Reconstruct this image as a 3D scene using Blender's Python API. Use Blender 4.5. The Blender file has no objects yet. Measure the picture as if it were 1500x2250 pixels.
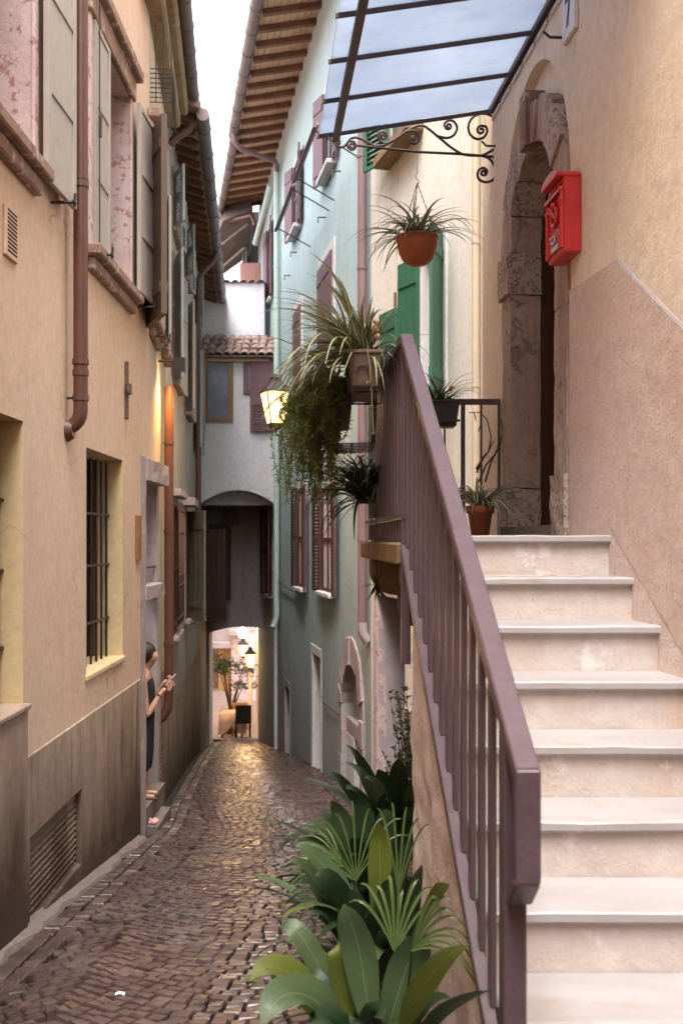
import bpy, bmesh, math, random
from mathutils import Vector, Matrix, noise
R = math.radians
random.seed(7)
sc = bpy.context.scene
C = sc.collection

# ------------------------------------------------------------------ camera
EYE = 1.6
cam_d = bpy.data.cameras.new('camera'); cam = bpy.data.objects.new('camera', cam_d); C.objects.link(cam)
cam.location = (0, 0, EYE); cam.rotation_euler = (R(90), 0, 0)
cam_d.sensor_fit = 'VERTICAL'; cam_d.sensor_height = 36.0; cam_d.lens = 2350 / 2250 * 36.0
cam_d.shift_y = 60 / 2250.0
cam_d.clip_start = 0.05; cam_d.clip_end = 400
cam_d.dof.use_dof = True; cam_d.dof.focus_distance = 6.5; cam_d.dof.aperture_fstop = 4.0
sc.camera = cam

# ------------------------------------------------------------------ world, sun, exposure
SUN_EL, SUN_AZ = 66.0, 190.0
world = bpy.data.worlds.new('World'); sc.world = world; world.use_nodes = True
nt = world.node_tree; nt.nodes.clear()
sky = nt.nodes.new('ShaderNodeTexSky'); sky.sky_type = 'NISHITA'; sky.sun_disc = False
sky.sun_elevation = R(SUN_EL); sky.sun_rotation = R(SUN_AZ)
sky.air_density = 1.0; sky.dust_density = 4.0; sky.ozone_density = 1.0
hsv = nt.nodes.new('ShaderNodeHueSaturation'); hsv.inputs['Saturation'].default_value = 0.32   # overcast: the blue is mostly veiled
bg = nt.nodes.new('ShaderNodeBackground'); bg.inputs['Strength'].default_value = 0.15
out = nt.nodes.new('ShaderNodeOutputWorld')
nt.links.new(sky.outputs[0], hsv.inputs['Color']); nt.links.new(hsv.outputs[0], bg.inputs['Color']); nt.links.new(bg.outputs[0], out.inputs['Surface'])
sun_d = bpy.data.lights.new('sun', 'SUN'); sun = bpy.data.objects.new('sun', sun_d); C.objects.link(sun)
sun_d.energy = 0.6; sun_d.angle = R(50); sun_d.color = (1.0, 0.95, 0.88)
_d = Vector((math.sin(R(SUN_AZ)) * math.cos(R(SUN_EL)), math.cos(R(SUN_AZ)) * math.cos(R(SUN_EL)), math.sin(R(SUN_EL))))
sun.rotation_euler = _d.to_track_quat('Z', 'Y').to_euler(); sun.location = (0, -4, 14)
sc.view_settings.view_transform = 'Standard'; sc.view_settings.look = 'None'
sc.view_settings.exposure = 2.78; sc.view_settings.gamma = 1.0
sc.render.engine = 'CYCLES'
sc.cycles.use_denoising = True
sc.cycles.max_bounces = 8; sc.cycles.diffuse_bounces = 5; sc.cycles.glossy_bounces = 3
sc.cycles.transmission_bounces = 4; sc.cycles.transparent_max_bounces = 8
sc.cycles.caustics_reflective = False; sc.cycles.caustics_refractive = False
sc.cycles.sample_clamp_indirect = 6.0

# ------------------------------------------------------------------ helpers: pixels of the photograph to metres
F = 2350.0; PX0 = 750.0; PY0 = 1185.0
def W(p, y, d): return Vector(((p - PX0) / F * d, d, EYE - (y - PY0) / F * d))
def ground(Y):
    if Y < 20: return -0.125 * Y
    if Y < 32: return -2.5 - 0.15 * (Y - 20)
    return -4.3

class Wall:
    """a straight wall: X = a + b*Y, the alley lies on its side*(+X) side; addressed by depth Y, distance t out of the wall, height z"""
    def __init__(s, a, b, side):
        s.a, s.b, s.side = a, b, side
        k = side / math.sqrt(1 + b * b); s.n = Vector((k, -b * k, 0)); s.u = Vector((b, 1, 0)).normalized(); s.k = math.sqrt(1 + b * b)
    def P(s, Y, t, z): return Vector((s.a + s.b * Y + s.n.x * t, Y + s.n.y * t, z))
    def pY(s, p, t=0.0):
        return (s.a + s.n.x * t) / ((p - PX0) / F - s.b)
    def pz(s, y, Y): return EYE + (PY0 - y) / F * Y

A1 = Wall(-1.98, 0.0, 1); A2 = Wall(-0.88, -0.1, 1); A3 = Wall(-1.062, -0.087, 1)
G = Wall(2.63, -0.17, -1); K = Wall(3.695, -0.25, -1); D = Wall(1.522, -0.08, -1)

# ------------------------------------------------------------------ helpers: meshes and objects
class MB:
    def __init__(s): s.v = []; s.f = []; s.m = []; s.sm = []
    def add(s, vs, fs, mi=0, smooth=False):
        o = len(s.v); s.v.extend([tuple(v) for v in vs])
        for f in fs: s.f.append(tuple(i + o for i in f)); s.m.append(mi); s.sm.append(smooth)
    def quad(s, a, b, c, d, mi=0): s.add([a, b, c, d], [(0, 1, 2, 3)], mi)
    def box(s, O, ax, ay, az, x, y, z, mi=0):
        O = Vector(O); vs = [O + ax * i + ay * j + az * k for k in z for j in y for i in x]
        s.add(vs, [(0, 2, 3, 1), (4, 5, 7, 6), (0, 1, 5, 4), (2, 6, 7, 3), (0, 4, 6, 2), (1, 3, 7, 5)], mi)
    def bx(s, x, y, z, mi=0): s.box((0, 0, 0), Vector((1, 0, 0)), Vector((0, 1, 0)), Vector((0, 0, 1)), x, y, z, mi)
    def wbox(s, w, Y, t, z, mi=0):
        vs = [w.P(a, b, c) for c in z for b in t for a in Y]
        s.add(vs, [(0, 2, 3, 1), (4, 5, 7, 6), (0, 1, 5, 4), (2, 6, 7, 3), (0, 4, 6, 2), (1, 3, 7, 5)], mi)
    def tube(s, pts, r, n=8, mi=0, cap=True, smooth=True):
        pts = [Vector(p) for p in pts]; rs = r if isinstance(r, (list, tuple)) else [r] * len(pts)
        vs = []; up = None
        for i, p in enumerate(pts):
            t = (pts[min(i + 1, len(pts) - 1)] - pts[max(i - 1, 0)]); t = t.normalized() if t.length > 1e-9 else Vector((0, 0, 1))
            if up is None:
                up = Vector((0, 0, 1)) if abs(t.z) < 0.9 else Vector((1, 0, 0))
            a = t.cross(up)
            if a.length < 1e-6: a = t.cross(Vector((0.3, 1, 0.2)))
            a.normalize(); b = a.cross(t).normalized(); up = b
            for k in range(n):
                an = 2 * math.pi * k / n; vs.append(p + a * math.cos(an) * rs[i] + b * math.sin(an) * rs[i])
        fs = [(i * n + k, i * n + (k + 1) % n, (i + 1) * n + (k + 1) % n, (i + 1) * n + k) for i in range(len(pts) - 1) for k in range(n)]
        s.add(vs, fs, mi, smooth)
        if cap:
            s.add(vs[:n], [tuple(range(n))[::-1]], mi); s.add(vs[-n:], [tuple(range(n))], mi)
    def lathe(s, O, prof, n=24, mi=0, smooth=True):
        O = Vector(O); vs = []
        for r, z in prof:
            for k in range(n):
                an = 2 * math.pi * k / n; vs.append(O + Vector((math.cos(an) * r, math.sin(an) * r, z)))
        fs = [(i * n + k, i * n + (k + 1) % n, (i + 1) * n + (k + 1) % n, (i + 1) * n + k) for i in range(len(prof) - 1) for k in range(n)]
        s.add(vs, fs, mi, smooth)
    def prism(s, poly, d, mi=0):
        """closed polygon (list of points) pushed along d"""
        n = len(poly); d = Vector(d); vs = [Vector(p) for p in poly] + [Vector(p) + d for p in poly]
        s.add(vs, [tuple(range(n)), tuple(range(2 * n - 1, n - 1, -1))] + [(i, i + n, (i + 1) % n + n, (i + 1) % n) for i in range(n)], mi)
    def sphere(s, O, r, n=10, mi=0, sz=1.0):
        O = Vector(O); prof = [(max(1e-4, r * math.sin(math.pi * i / n)), -r * sz * math.cos(math.pi * i / n)) for i in range(n + 1)]
        s.lathe(O, prof, n * 2, mi)
    def rough(s, O, ax, ay, az, x, y, z, n=(3, 3, 6), amp=0.006, seed=0, mi=0, freq=9.0):
        """box with subdivided, uneven faces: hewn stone"""
        O = Vector(O); L = [(x[0] + (x[1] - x[0]) * i / n[0]) for i in range(n[0] + 1)], [(y[0] + (y[1] - y[0]) * i / n[1]) for i in range(n[1] + 1)], [(z[0] + (z[1] - z[0]) * i / n[2]) for i in range(n[2] + 1)]
        idx = {}; vs = []; fs = []
        def vid(i, j, k):
            if (i, j, k) not in idx:
                p = O + ax * L[0][i] + ay * L[1][j] + az * L[2][k]
                q = noise.noise_vector((p + Vector((seed * 3.1, seed, seed * 1.7))) * freq)
                idx[(i, j, k)] = len(vs); vs.append(p + q * amp)
            return idx[(i, j, k)]
        for i in range(n[0]):
            for j in range(n[1]):
                fs.append((vid(i, j, 0), vid(i, j + 1, 0), vid(i + 1, j + 1, 0), vid(i + 1, j, 0))); fs.append((vid(i, j, n[2]), vid(i + 1, j, n[2]), vid(i + 1, j + 1, n[2]), vid(i, j + 1, n[2])))
        for i in range(n[0]):
            for k in range(n[2]):
                fs.append((vid(i, 0, k), vid(i + 1, 0, k), vid(i + 1, 0, k + 1), vid(i, 0, k + 1))); fs.append((vid(i, n[1], k), vid(i, n[1], k + 1), vid(i + 1, n[1], k + 1), vid(i + 1, n[1], k)))
        for j in range(n[1]):
            for k in range(n[2]):
                fs.append((vid(0, j, k), vid(0, j, k + 1), vid(0, j + 1, k + 1), vid(0, j + 1, k))); fs.append((vid(n[0], j, k), vid(n[0], j + 1, k), vid(n[0], j + 1, k + 1), vid(n[0], j, k + 1)))
        s.add(vs, fs, mi)
    def build(s, name, mats, parent=None, bevel=0.0, fix=False):
        me = bpy.data.meshes.new(name); o = bpy.data.objects.new(name, me); C.objects.link(o)
        off = Vector((0, 0, 0))
        if parent is not None:
            o.parent = parent; q = parent
            while q is not None: off += q.location; q = q.parent
        me.from_pydata([tuple(Vector(v) - off) for v in s.v], [], s.f)
        for m in (mats if isinstance(mats, (list, tuple)) else [mats]): me.materials.append(M(m))
        me.polygons.foreach_set('material_index', s.m); me.polygons.foreach_set('use_smooth', s.sm)
        bm = bmesh.new(); bm.from_mesh(me)
        if fix or bevel: bmesh.ops.remove_doubles(bm, verts=bm.verts, dist=1e-5)
        bmesh.ops.recalc_face_normals(bm, faces=bm.faces); bm.to_mesh(me); bm.free()
        if getattr(s, 'uv', None):
            ul = me.uv_layers.new(name='UVMap')
            for lp_ in me.loops: ul.data[lp_.index].uv = s.uv[lp_.vertex_index]
        me.update()
        if bevel:
            b = o.modifiers.new('bevel', 'BEVEL'); b.width = bevel; b.segments = 1; b.limit_method = 'ANGLE'; b.angle_limit = R(40)
        return o

def tag(o, label=None, cat=None, group=None, kind=None):
    if label: o['label'] = label
    if cat: o['category'] = cat
    if group: o['group'] = group
    if kind: o['kind'] = kind
    return o
def thing(name, loc, label, cat, group=None):
    o = bpy.data.objects.new(name, None); C.objects.link(o); o.location = loc; o.empty_display_size = 0.1
    return tag(o, label, cat, group)
def place(name, me, parent, loc, rot=(0, 0, 0), scale=(1, 1, 1)):
    o = bpy.data.objects.new(name, me); C.objects.link(o); off = Vector((0, 0, 0))
    if parent is not None:
        o.parent = parent; q = parent
        while q is not None: off += q.location; q = q.parent
    o.location = Vector(loc) - off; o.rotation_euler = rot; o.scale = scale
    return o
X_, Y_, Z_ = Vector((1, 0, 0)), Vector((0, 1, 0)), Vector((0, 0, 1))

# ------------------------------------------------------------------ materials (all node based)
_M = {}
def M(n): return _M[n]
class NB:
    def __init__(s, name):
        s.m = bpy.data.materials.new(name); s.m.use_nodes = True; s.t = s.m.node_tree
        s.b = s.t.nodes['Principled BSDF']; s.pos = s.t.nodes.new('ShaderNodeNewGeometry').outputs['Position']; _M[name] = s.m
    def n(s, k, **kw):
        x = s.t.nodes.new(k)
        for a, b in kw.items(): setattr(x, a, b)
        return x
    def l(s, a, b): s.t.links.new(a, b)
    def noise(s, scale, detail=4, rough=0.6, stretch=None, src=None):
        v = src or s.pos
        if stretch:
            mp = s.n('ShaderNodeMapping'); mp.inputs['Scale'].default_value = stretch; s.l(v, mp.inputs['Vector']); v = mp.outputs[0]
        x = s.n('ShaderNodeTexNoise'); x.inputs['Scale'].default_value = scale; x.inputs['Detail'].default_value = detail; x.inputs['Roughness'].default_value = rough
        s.l(v, x.inputs['Vector']); return x.outputs['Fac']
    def ramp(s, f, stops):
        x = s.n('ShaderNodeValToRGB'); e = x.color_ramp.elements
        while len(e) < len(stops): e.new(0.5)
        for i, (p, c) in enumerate(stops):
            e[i].position = p; e[i].color = (c, c, c, 1) if isinstance(c, (int, float)) else (*c, 1)
        s.l(f, x.inputs[0]); return x.outputs[0]
    def mix(s, f, a, b, mode='MIX'):
        x = s.n('ShaderNodeMix', data_type='RGBA', blend_type=mode)
        if isinstance(f, (int, float)): x.inputs[0].default_value = f
        else: s.l(f, x.inputs[0])
        for i, c in ((6, a), (7, b)):
            if isinstance(c, tuple): x.inputs[i].default_value = (*c, 1)
            else: s.l(c, x.inputs[i])
        return x.outputs[2]
    def math(s, op, a, b=None):
        x = s.n('ShaderNodeMath', operation=op)
        for i, c in ((0, a), (1, b)):
            if c is None: continue
            if isinstance(c, (int, float)): x.inputs[i].default_value = c
            else: s.l(c, x.inputs[i])
        return x.outputs[0]
    def bump(s, h, strength=0.3, dist=0.01):
        x = s.n('ShaderNodeBump'); x.inputs['Strength'].default_value = strength; x.inputs['Distance'].default_value = dist
        s.l(h, x.inputs['Height']); s.l(x.outputs[0], s.b.inputs['Normal'])
    def col(s, c):
        if isinstance(c, tuple): s.b.inputs['Base Color'].default_value = (*c, 1)
        else: s.l(c, s.b.inputs['Base Color'])
    def rough(s, r):
        if isinstance(r, (int, float)): s.b.inputs['Roughness'].default_value = r
        else: s.l(r, s.b.inputs['Roughness'])
    def set(s, **kw):
        for k, v in kw.items(): s.b.inputs[k.replace('_', ' ')].default_value = v
    def sep(s):
        x = s.n('ShaderNodeSeparateXYZ'); s.l(s.pos, x.inputs[0]); return x.outputs

def plaster(name, c1, c2, grain=0.35, streak=0.0, streak_c=(0.2, 0.14, 0.1), patch=None, patch_c=None, pits=0.0, stain_shade=None, pscale=1.7, crack=0.55, pitscale=55):
    b = NB(name)
    big = b.ramp(b.noise(0.9, 5, 0.65), [(0.32, 0.0), (0.68, 1.0)])
    c = b.mix(big, c1, c2)
    fine = b.ramp(b.noise(14, 4, 0.7), [(0.3, 0.86), (0.7, 1.05)])
    c = b.mix(1.0, c, fine, 'MULTIPLY')
    if streak:
        st = b.ramp(b.noise(1.0, 7, 0.62, (4.0, 4.0, 0.6)), [(0.48, 0.0), (0.64, 1.0)])
        br_ = b.ramp(b.noise(1.1, 5, 0.6), [(0.38, 0.12), (0.66, 1.0)])
        c = b.mix(b.math('MULTIPLY', b.math('MULTIPLY', st, br_), streak * 1.5), c, streak_c)
    if stain_shade:   # darker towards the ground, uneven edge: stains plus painted shade of the lane
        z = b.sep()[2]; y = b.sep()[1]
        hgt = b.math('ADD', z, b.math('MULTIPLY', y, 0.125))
        w = b.math('ADD', hgt, b.math('MULTIPLY', b.math('SUBTRACT', b.noise(0.8, 7, 0.7, (1.6, 1.6, 0.7)), 0.5), stain_shade[2]))
        mr = b.n('ShaderNodeMapRange'); mr.inputs[1].default_value = stain_shade[0]; mr.inputs[2].default_value = stain_shade[1]; mr.inputs[3].default_value = 1.0; mr.inputs[4].default_value = 0.0; b.l(w, mr.inputs[0])
        c = b.mix(mr.outputs[0], c, stain_shade[3])
    if patch:
        pt = b.ramp(b.noise(pscale, 7, 0.66), [(patch, 0.0), (patch + 0.05, 1.0)])
        c = b.mix(pt, c, patch_c)
    if crack:   # sparse hairline cracks
        wv_ = b.n('ShaderNodeVectorMath', operation='ADD'); nz_ = b.n('ShaderNodeTexNoise'); nz_.inputs['Scale'].default_value = 3.0; nz_.inputs['Detail'].default_value = 6; b.l(b.pos, nz_.inputs['Vector'])
        sc_ = b.n('ShaderNodeVectorMath', operation='SCALE'); sc_.inputs['Scale'].default_value = 0.7; b.l(nz_.outputs['Color'], sc_.inputs[0]); b.l(b.pos, wv_.inputs[0]); b.l(sc_.outputs[0], wv_.inputs[1])
        vr = b.n('ShaderNodeTexVoronoi', feature='DISTANCE_TO_EDGE'); vr.inputs['Scale'].default_value = 0.75; b.l(wv_.outputs[0], vr.inputs['Vector'])
        cr_ = b.math('MULTIPLY', b.ramp(vr.outputs['Distance'], [(0.003, crack), (0.008, 0.0)]), b.ramp(b.noise(0.7, 3, 0.5), [(0.50, 0.0), (0.60, 1.0)]))
        c = b.mix(cr_, c, tuple(x * 0.35 for x in c1))
    if pits:
        pi = b.ramp(b.noise(pitscale, 5, 0.65), [(0.62, 0.0), (0.7, pits)])
        c = b.mix(pi, c, tuple(x * 0.45 for x in c1))
    b.col(c); b.rough(0.92); b.set(Specular_IOR_Level=0.2)
    h = b.math('ADD', b.math('MULTIPLY', b.noise(4, 4, 0.55), 1.0), b.math('MULTIPLY', b.noise(70, 3, 0.7), 0.22))
    b.bump(h, grain, 0.02)
    return b
plaster('peach_plaster', (0.70, 0.52, 0.385), (0.655, 0.465, 0.34), 0.35, 0.22, (0.50, 0.36, 0.265))
plaster('yellow_reveal', (0.70, 0.555, 0.31), (0.66, 0.50, 0.28), 0.3)
plaster('brown_plinth', (0.47, 0.355, 0.27), (0.38, 0.275, 0.205), 0.5, 0.75, (0.13, 0.085, 0.06), stain_shade=(0.1, 1.2, 2.0, (0.075, 0.045, 0.031)))
plaster('cream_plaster', (0.62, 0.51, 0.385), (0.57, 0.46, 0.35), 0.3, 0.35, (0.40, 0.31, 0.22))
plaster('grey_plaster', (0.50, 0.455, 0.40), (0.44, 0.395, 0.345), 0.3, 0.4, (0.25, 0.2, 0.15), stain_shade=(0.3, 2.0, 1.8, (0.24, 0.17, 0.115)))
plaster('white_plaster', (0.72, 0.70, 0.72), (0.67, 0.65, 0.69), 0.25, 0.2, (0.55, 0.53, 0.54))
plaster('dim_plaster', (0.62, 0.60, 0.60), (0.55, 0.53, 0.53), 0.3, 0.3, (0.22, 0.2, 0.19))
plaster('green_plaster', (0.42, 0.515, 0.515), (0.475, 0.56, 0.565), 0.45, 0.55, (0.35, 0.43, 0.43), stain_shade=(0.0, 3.0, 2.8, (0.325, 0.335, 0.335)))  # shade of the lower lane mixed into the green, along with stains
plaster('green_low', (0.30, 0.345, 0.315), (0.235, 0.265, 0.24), 0.45, 0.7, (0.11, 0.115, 0.105), 0.63, (0.42, 0.43, 0.40))
plaster('ivory_plaster', (0.78, 0.735, 0.66), (0.75, 0.69, 0.585), 0.25, 0.25, (0.6, 0.5, 0.36))
plaster('ochre_plaster', (0.79, 0.64, 0.47), (0.79, 0.675, 0.56), 0.5, 0.5, (0.80, 0.70, 0.61), 0.66, (0.66, 0.49, 0.33), pscale=2.6)
plaster('pink_dado', (0.66, 0.525, 0.475), (0.64, 0.485, 0.42), 0.6, 0.35, (0.58, 0.42, 0.33), 0.67, (0.52, 0.36, 0.26), 0.8, pscale=5, pitscale=32)
plaster('rough_cast', (0.52, 0.46, 0.42), (0.34, 0.29, 0.27), 1.0, 0.0, (0, 0, 0), None, None, 0.9)
plaster('stair_side', (0.72, 0.60, 0.545), (0.64, 0.51, 0.445), 1.0, 0.0, (0.36, 0.21, 0.10), 0.62, (0.50, 0.34, 0.22), 1.0, pscale=4, pitscale=30)
plaster('riser_plaster', (0.575, 0.52, 0.49), (0.55, 0.475, 0.43), 0.8, 0.6, (0.49, 0.37, 0.29), 0.60, (0.66, 0.60, 0.575), 0.4, pscale=4)
plaster('stone_pink', (0.54, 0.375, 0.36), (0.66, 0.54, 0.53), 0.7, 0.0, (0, 0, 0), 0.55, (0.40, 0.22, 0.195), 0.6, pscale=13)
plaster('stone_sill', (0.36, 0.24, 0.19), (0.27, 0.17, 0.13), 0.7, 0.4, (0.14, 0.09, 0.07), 0.56, (0.50, 0.38, 0.33), 0.5, pscale=8)
plaster('stone_lilac', (0.47, 0.40, 0.405), (0.38, 0.31, 0.31), 0.8, 0.3, (0.30, 0.22, 0.21), None, None, 0.8)
plaster('stone_white', (0.72, 0.69, 0.70), (0.64, 0.60, 0.61), 0.4, 0.3, (0.45, 0.40, 0.38))
plaster('portal_stone', (0.42, 0.30, 0.255), (0.54, 0.43, 0.385), 1.0, 0.7, (0.25, 0.145, 0.10), 0.58, (0.27, 0.17, 0.135), 1.0, pscale=12)
plaster('portal_pocked', (0.44, 0.34, 0.30), (0.56, 0.47, 0.43), 1.0, 0.3, (0.30, 0.20, 0.16), 0.53, (0.25, 0.165, 0.135), 1.0, pscale=40)
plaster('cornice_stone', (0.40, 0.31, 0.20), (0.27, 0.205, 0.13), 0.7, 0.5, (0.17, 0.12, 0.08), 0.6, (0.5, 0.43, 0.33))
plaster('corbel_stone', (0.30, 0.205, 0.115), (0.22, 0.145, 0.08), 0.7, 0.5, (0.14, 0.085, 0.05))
plaster('concrete_strip', (0.21, 0.17, 0.145), (0.155, 0.125, 0.108), 0.6, 0.0, (0, 0, 0), 0.6, (0.15, 0.12, 0.10), 0.8)
plaster('terrace_wall', (0.30, 0.26, 0.23), (0.22, 0.19, 0.17), 0.5, 0.4, (0.1, 0.08, 0.07))
b = NB('marble_tread')
c = b.mix(b.ramp(b.noise(2.2, 6, 0.6, (1.0, 3.0, 3.0)), [(0.35, 0.0), (0.65, 1.0)]), (0.385, 0.365, 0.37), (0.32, 0.295, 0.29))
c = b.mix(b.ramp(b.noise(3.0, 8, 0.75), [(0.56, 0.0), (0.66, 0.6)]), c, (0.33, 0.26, 0.215))
b.col(c); b.rough(0.45); b.bump(b.noise(30, 4, 0.7), 0.12, 0.01)

def metal(name, c1, c2=None, rough=0.45, bump=0.15, scale=12, metallic=0.0, rust=None, rt=0.57):
    b = NB(name); c2 = c2 or tuple(x * 0.75 for x in c1)
    c = b.mix(b.ramp(b.noise(scale, 5, 0.6), [(0.35, 0.0), (0.7, 1.0)]), c1, c2)
    if rust: c = b.mix(b.ramp(b.noise(scale * 1.7, 6, 0.7), [(rt, 0.0), (rt + 0.06, 0.85)]), c, rust)
    b.col(c); b.rough(rough); b.set(Metallic=metallic)
    b.bump(b.noise(scale * 5, 3, 0.6), bump, 0.004); return b
metal('rail_paint', (0.098, 0.063, 0.076), (0.076, 0.048, 0.058), 0.40, 0.35, 14, 0.0, (0.17, 0.085, 0.055), 0.66)
metal('copper_pipe', (0.125, 0.052, 0.036), (0.095, 0.040, 0.028), 0.38, 0.1, 6)
metal('gutter_zinc', (0.175, 0.135, 0.135), (0.13, 0.085, 0.08), 0.45, 0.1, 4)
metal('mauve_pipe', (0.215, 0.13, 0.14), (0.185, 0.11, 0.12), 0.45, 0.1, 6)
metal('green_pipe', (0.43, 0.53, 0.47), (0.36, 0.46, 0.41), 0.5, 0.1, 6)
metal('ochre_pipe', (0.60, 0.49, 0.36), (0.54, 0.43, 0.31), 0.5, 0.1, 6)
metal('black_iron', (0.022, 0.018, 0.017), (0.035, 0.024, 0.02), 0.5, 0.25, 30)
metal('rust_iron', (0.15, 0.09, 0.07), (0.10, 0.06, 0.05), 0.8, 0.5, 25, 0, (0.30, 0.16, 0.10))
metal('canopy_iron', (0.055, 0.020, 0.022), (0.04, 0.016, 0.018), 0.45, 0.1, 20)
metal('red_paint', (0.60, 0.034, 0.038), (0.52, 0.026, 0.030), 0.34, 0.25, 10)
metal('chrome', (0.75, 0.75, 0.78), None, 0.15, 0.0, 8, 1.0)
metal('taupe_paint', (0.40, 0.355, 0.305), (0.35, 0.305, 0.26), 0.6, 0.12, 9)
metal('taupe_dark', (0.115, 0.066, 0.045), (0.095, 0.055, 0.04), 0.6, 0.12, 9)
metal('grey_shutter', (0.33, 0.34, 0.32), (0.29, 0.30, 0.285), 0.6, 0.12, 9)
metal('olive_shutter', (0.185, 0.165, 0.115), (0.15, 0.135, 0.095), 0.65, 0.15, 9)
metal('plum_shutter', (0.155, 0.072, 0.085), (0.13, 0.06, 0.072), 0.55, 0.12, 9)
metal('brown_shutter', (0.115, 0.035, 0.032), (0.09, 0.028, 0.025), 0.5, 0.12, 9)
metal('green_shutter', (0.028, 0.125, 0.068), (0.022, 0.105, 0.056), 0.5, 0.12, 9)
metal('tan_frame', (0.27, 0.155, 0.075), (0.22, 0.12, 0.06), 0.5, 0.1, 9)
metal('brown_plastic', (0.145, 0.085, 0.062), (0.125, 0.074, 0.054), 0.55, 0.05, 12)
metal('dark_plastic', (0.028, 0.028, 0.026), (0.02, 0.02, 0.02), 0.5, 0.05, 12)
metal('terracotta', (0.40, 0.125, 0.045), (0.34, 0.10, 0.036), 0.75, 0.2, 18)
metal('tile_clay', (0.36, 0.25, 0.21), (0.22, 0.16, 0.14), 0.9, 0.5, 5, 0, (0.12, 0.095, 0.085))
metal('soffit_clay', (0.56, 0.38, 0.25), (0.46, 0.29, 0.17), 0.9, 0.4, 5)
metal('white_paper', (0.75, 0.72, 0.70), None, 0.7, 0.0, 8)
metal('plaque_marble', (0.72, 0.69, 0.68), (0.62, 0.58, 0.58), 0.35, 0.0, 9)
metal('pink_panel', (0.42, 0.20, 0.17), (0.38, 0.175, 0.15), 0.7, 0.1, 9)
metal('wood_plaque', (0.30, 0.13, 0.05), (0.25, 0.10, 0.04), 0.6, 0.1, 12)
metal('soil', (0.03, 0.02, 0.014), (0.02, 0.014, 0.01), 1.0, 0.8, 40)
metal('shell_ball', (0.62, 0.36, 0.22), (0.50, 0.27, 0.16), 0.5, 0.1, 60)
metal('orange_ball', (0.60, 0.18, 0.03), (0.5, 0.14, 0.03), 0.5, 0.1, 60)
metal('skin', (0.52, 0.28, 0.19), (0.48, 0.25, 0.165), 0.55, 0.03, 30)
metal('hair', (0.02, 0.011, 0.008), (0.03, 0.016, 0.011), 0.45, 0.6, 60)
metal('black_cloth', (0.012, 0.011, 0.013), (0.018, 0.016, 0.018), 0.85, 0.5, 50)
metal('leather', (0.05, 0.022, 0.015), None, 0.6, 0.1, 30)
metal('phone_case', (0.65, 0.67, 0.72), None, 0.3, 0.0, 8)
metal('table_linen', (0.60, 0.47, 0.40), (0.52, 0.40, 0.34), 0.9, 0.3, 8)
metal('wicker', (0.42, 0.25, 0.11), (0.30, 0.17, 0.075), 0.8, 0.6, 60)
metal('pink_cloth', (0.62, 0.30, 0.30), (0.66, 0.46, 0.44), 0.9, 0.6, 60)
metal('curtain', (0.58, 0.38, 0.16), (0.48, 0.30, 0.12), 0.9, 0.3, 8)
metal('grey_steel', (0.30, 0.29, 0.29), None, 0.5, 0.1, 8)
metal('dry_bark', (0.12, 0.07, 0.045), (0.08, 0.05, 0.03), 0.9, 0.6, 40)
b = NB('dark_wood')
c = b.mix(b.ramp(b.noise(6, 5, 0.6, (8, 8, 0.6)), [(0.35, 0.0), (0.7, 1.0)]), (0.085, 0.034, 0.02), (0.045, 0.018, 0.012)); b.col(c); b.rough(0.5)
b.bump(b.noise(20, 4, 0.6, (8, 8, 0.6)), 0.2, 0.004)
b = NB('rafter_wood')
c = b.mix(b.ramp(b.noise(5, 5, 0.6), [(0.35, 0.0), (0.7, 1.0)]), (0.19, 0.095, 0.052), (0.115, 0.056, 0.033)); b.col(c); b.rough(0.8); b.bump(b.noise(25, 4, 0.6), 0.3, 0.006)
b = NB('grey_boards')
c = b.mix(b.ramp(b.noise(5, 5, 0.6), [(0.35, 0.0), (0.7, 1.0)]), (0.125, 0.10, 0.085), (0.085, 0.066, 0.055)); b.col(c); b.rough(0.85); b.bump(b.noise(25, 4, 0.6), 0.3, 0.006)
b = NB('window_glass'); b.col((0.02, 0.022, 0.028)); b.rough(0.04); b.set(Specular_IOR_Level=1.0, Coat_Weight=1.0, Coat_Roughness=0.03)
b.bump(b.noise(1.5, 2, 0.5), 0.03, 0.05)
b = NB('sky_tint_glass'); b.col(b.mix(b.ramp(b.noise(2.2, 3, 0.5), [(0.4, 0.0), (0.6, 1.0)]), (0.26, 0.28, 0.36), (0.17, 0.18, 0.25))); b.rough(0.5); b.set(Coat_Weight=1.0, Coat_Roughness=0.03)  # bluish base paints the sky's reflection into the pane
b = NB('dark_glass'); b.col((0.010, 0.009, 0.009)); b.rough(0.35)
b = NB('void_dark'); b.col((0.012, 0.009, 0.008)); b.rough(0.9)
# milky canopy glass: scatters daylight through
b = NB('canopy_glass'); t = b.t
tr = t.nodes.new('ShaderNodeBsdfTranslucent'); tr.inputs['Color'].default_value = (0.86, 0.90, 0.97, 1)
cc = b.mix(b.ramp(b.noise(1.4, 5, 0.6), [(0.35, 0.0), (0.7, 1.0)]), (0.40, 0.445, 0.52), (0.30, 0.345, 0.42)); cc = b.mix(b.ramp(b.noise(1.0, 7, 0.75, (2.0, 9.0, 2.0)), [(0.52, 0.0), (0.75, 0.5)]), cc, (0.27, 0.28, 0.30)); b.l(cc, tr.inputs['Color'])
gl = t.nodes.new('ShaderNodeBsdfGlossy'); gl.inputs['Roughness'].default_value = 0.12; gl.inputs['Color'].default_value = (0.9, 0.9, 0.9, 1)
mx = t.nodes.new('ShaderNodeMixShader'); mx.inputs[0].default_value = 0.07; b.l(tr.outputs[0], mx.inputs[1]); b.l(gl.outputs[0], mx.inputs[2])
tp = t.nodes.new('ShaderNodeBsdfTransparent'); tp.inputs[0].default_value = (0.92, 0.95, 1, 1)
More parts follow.
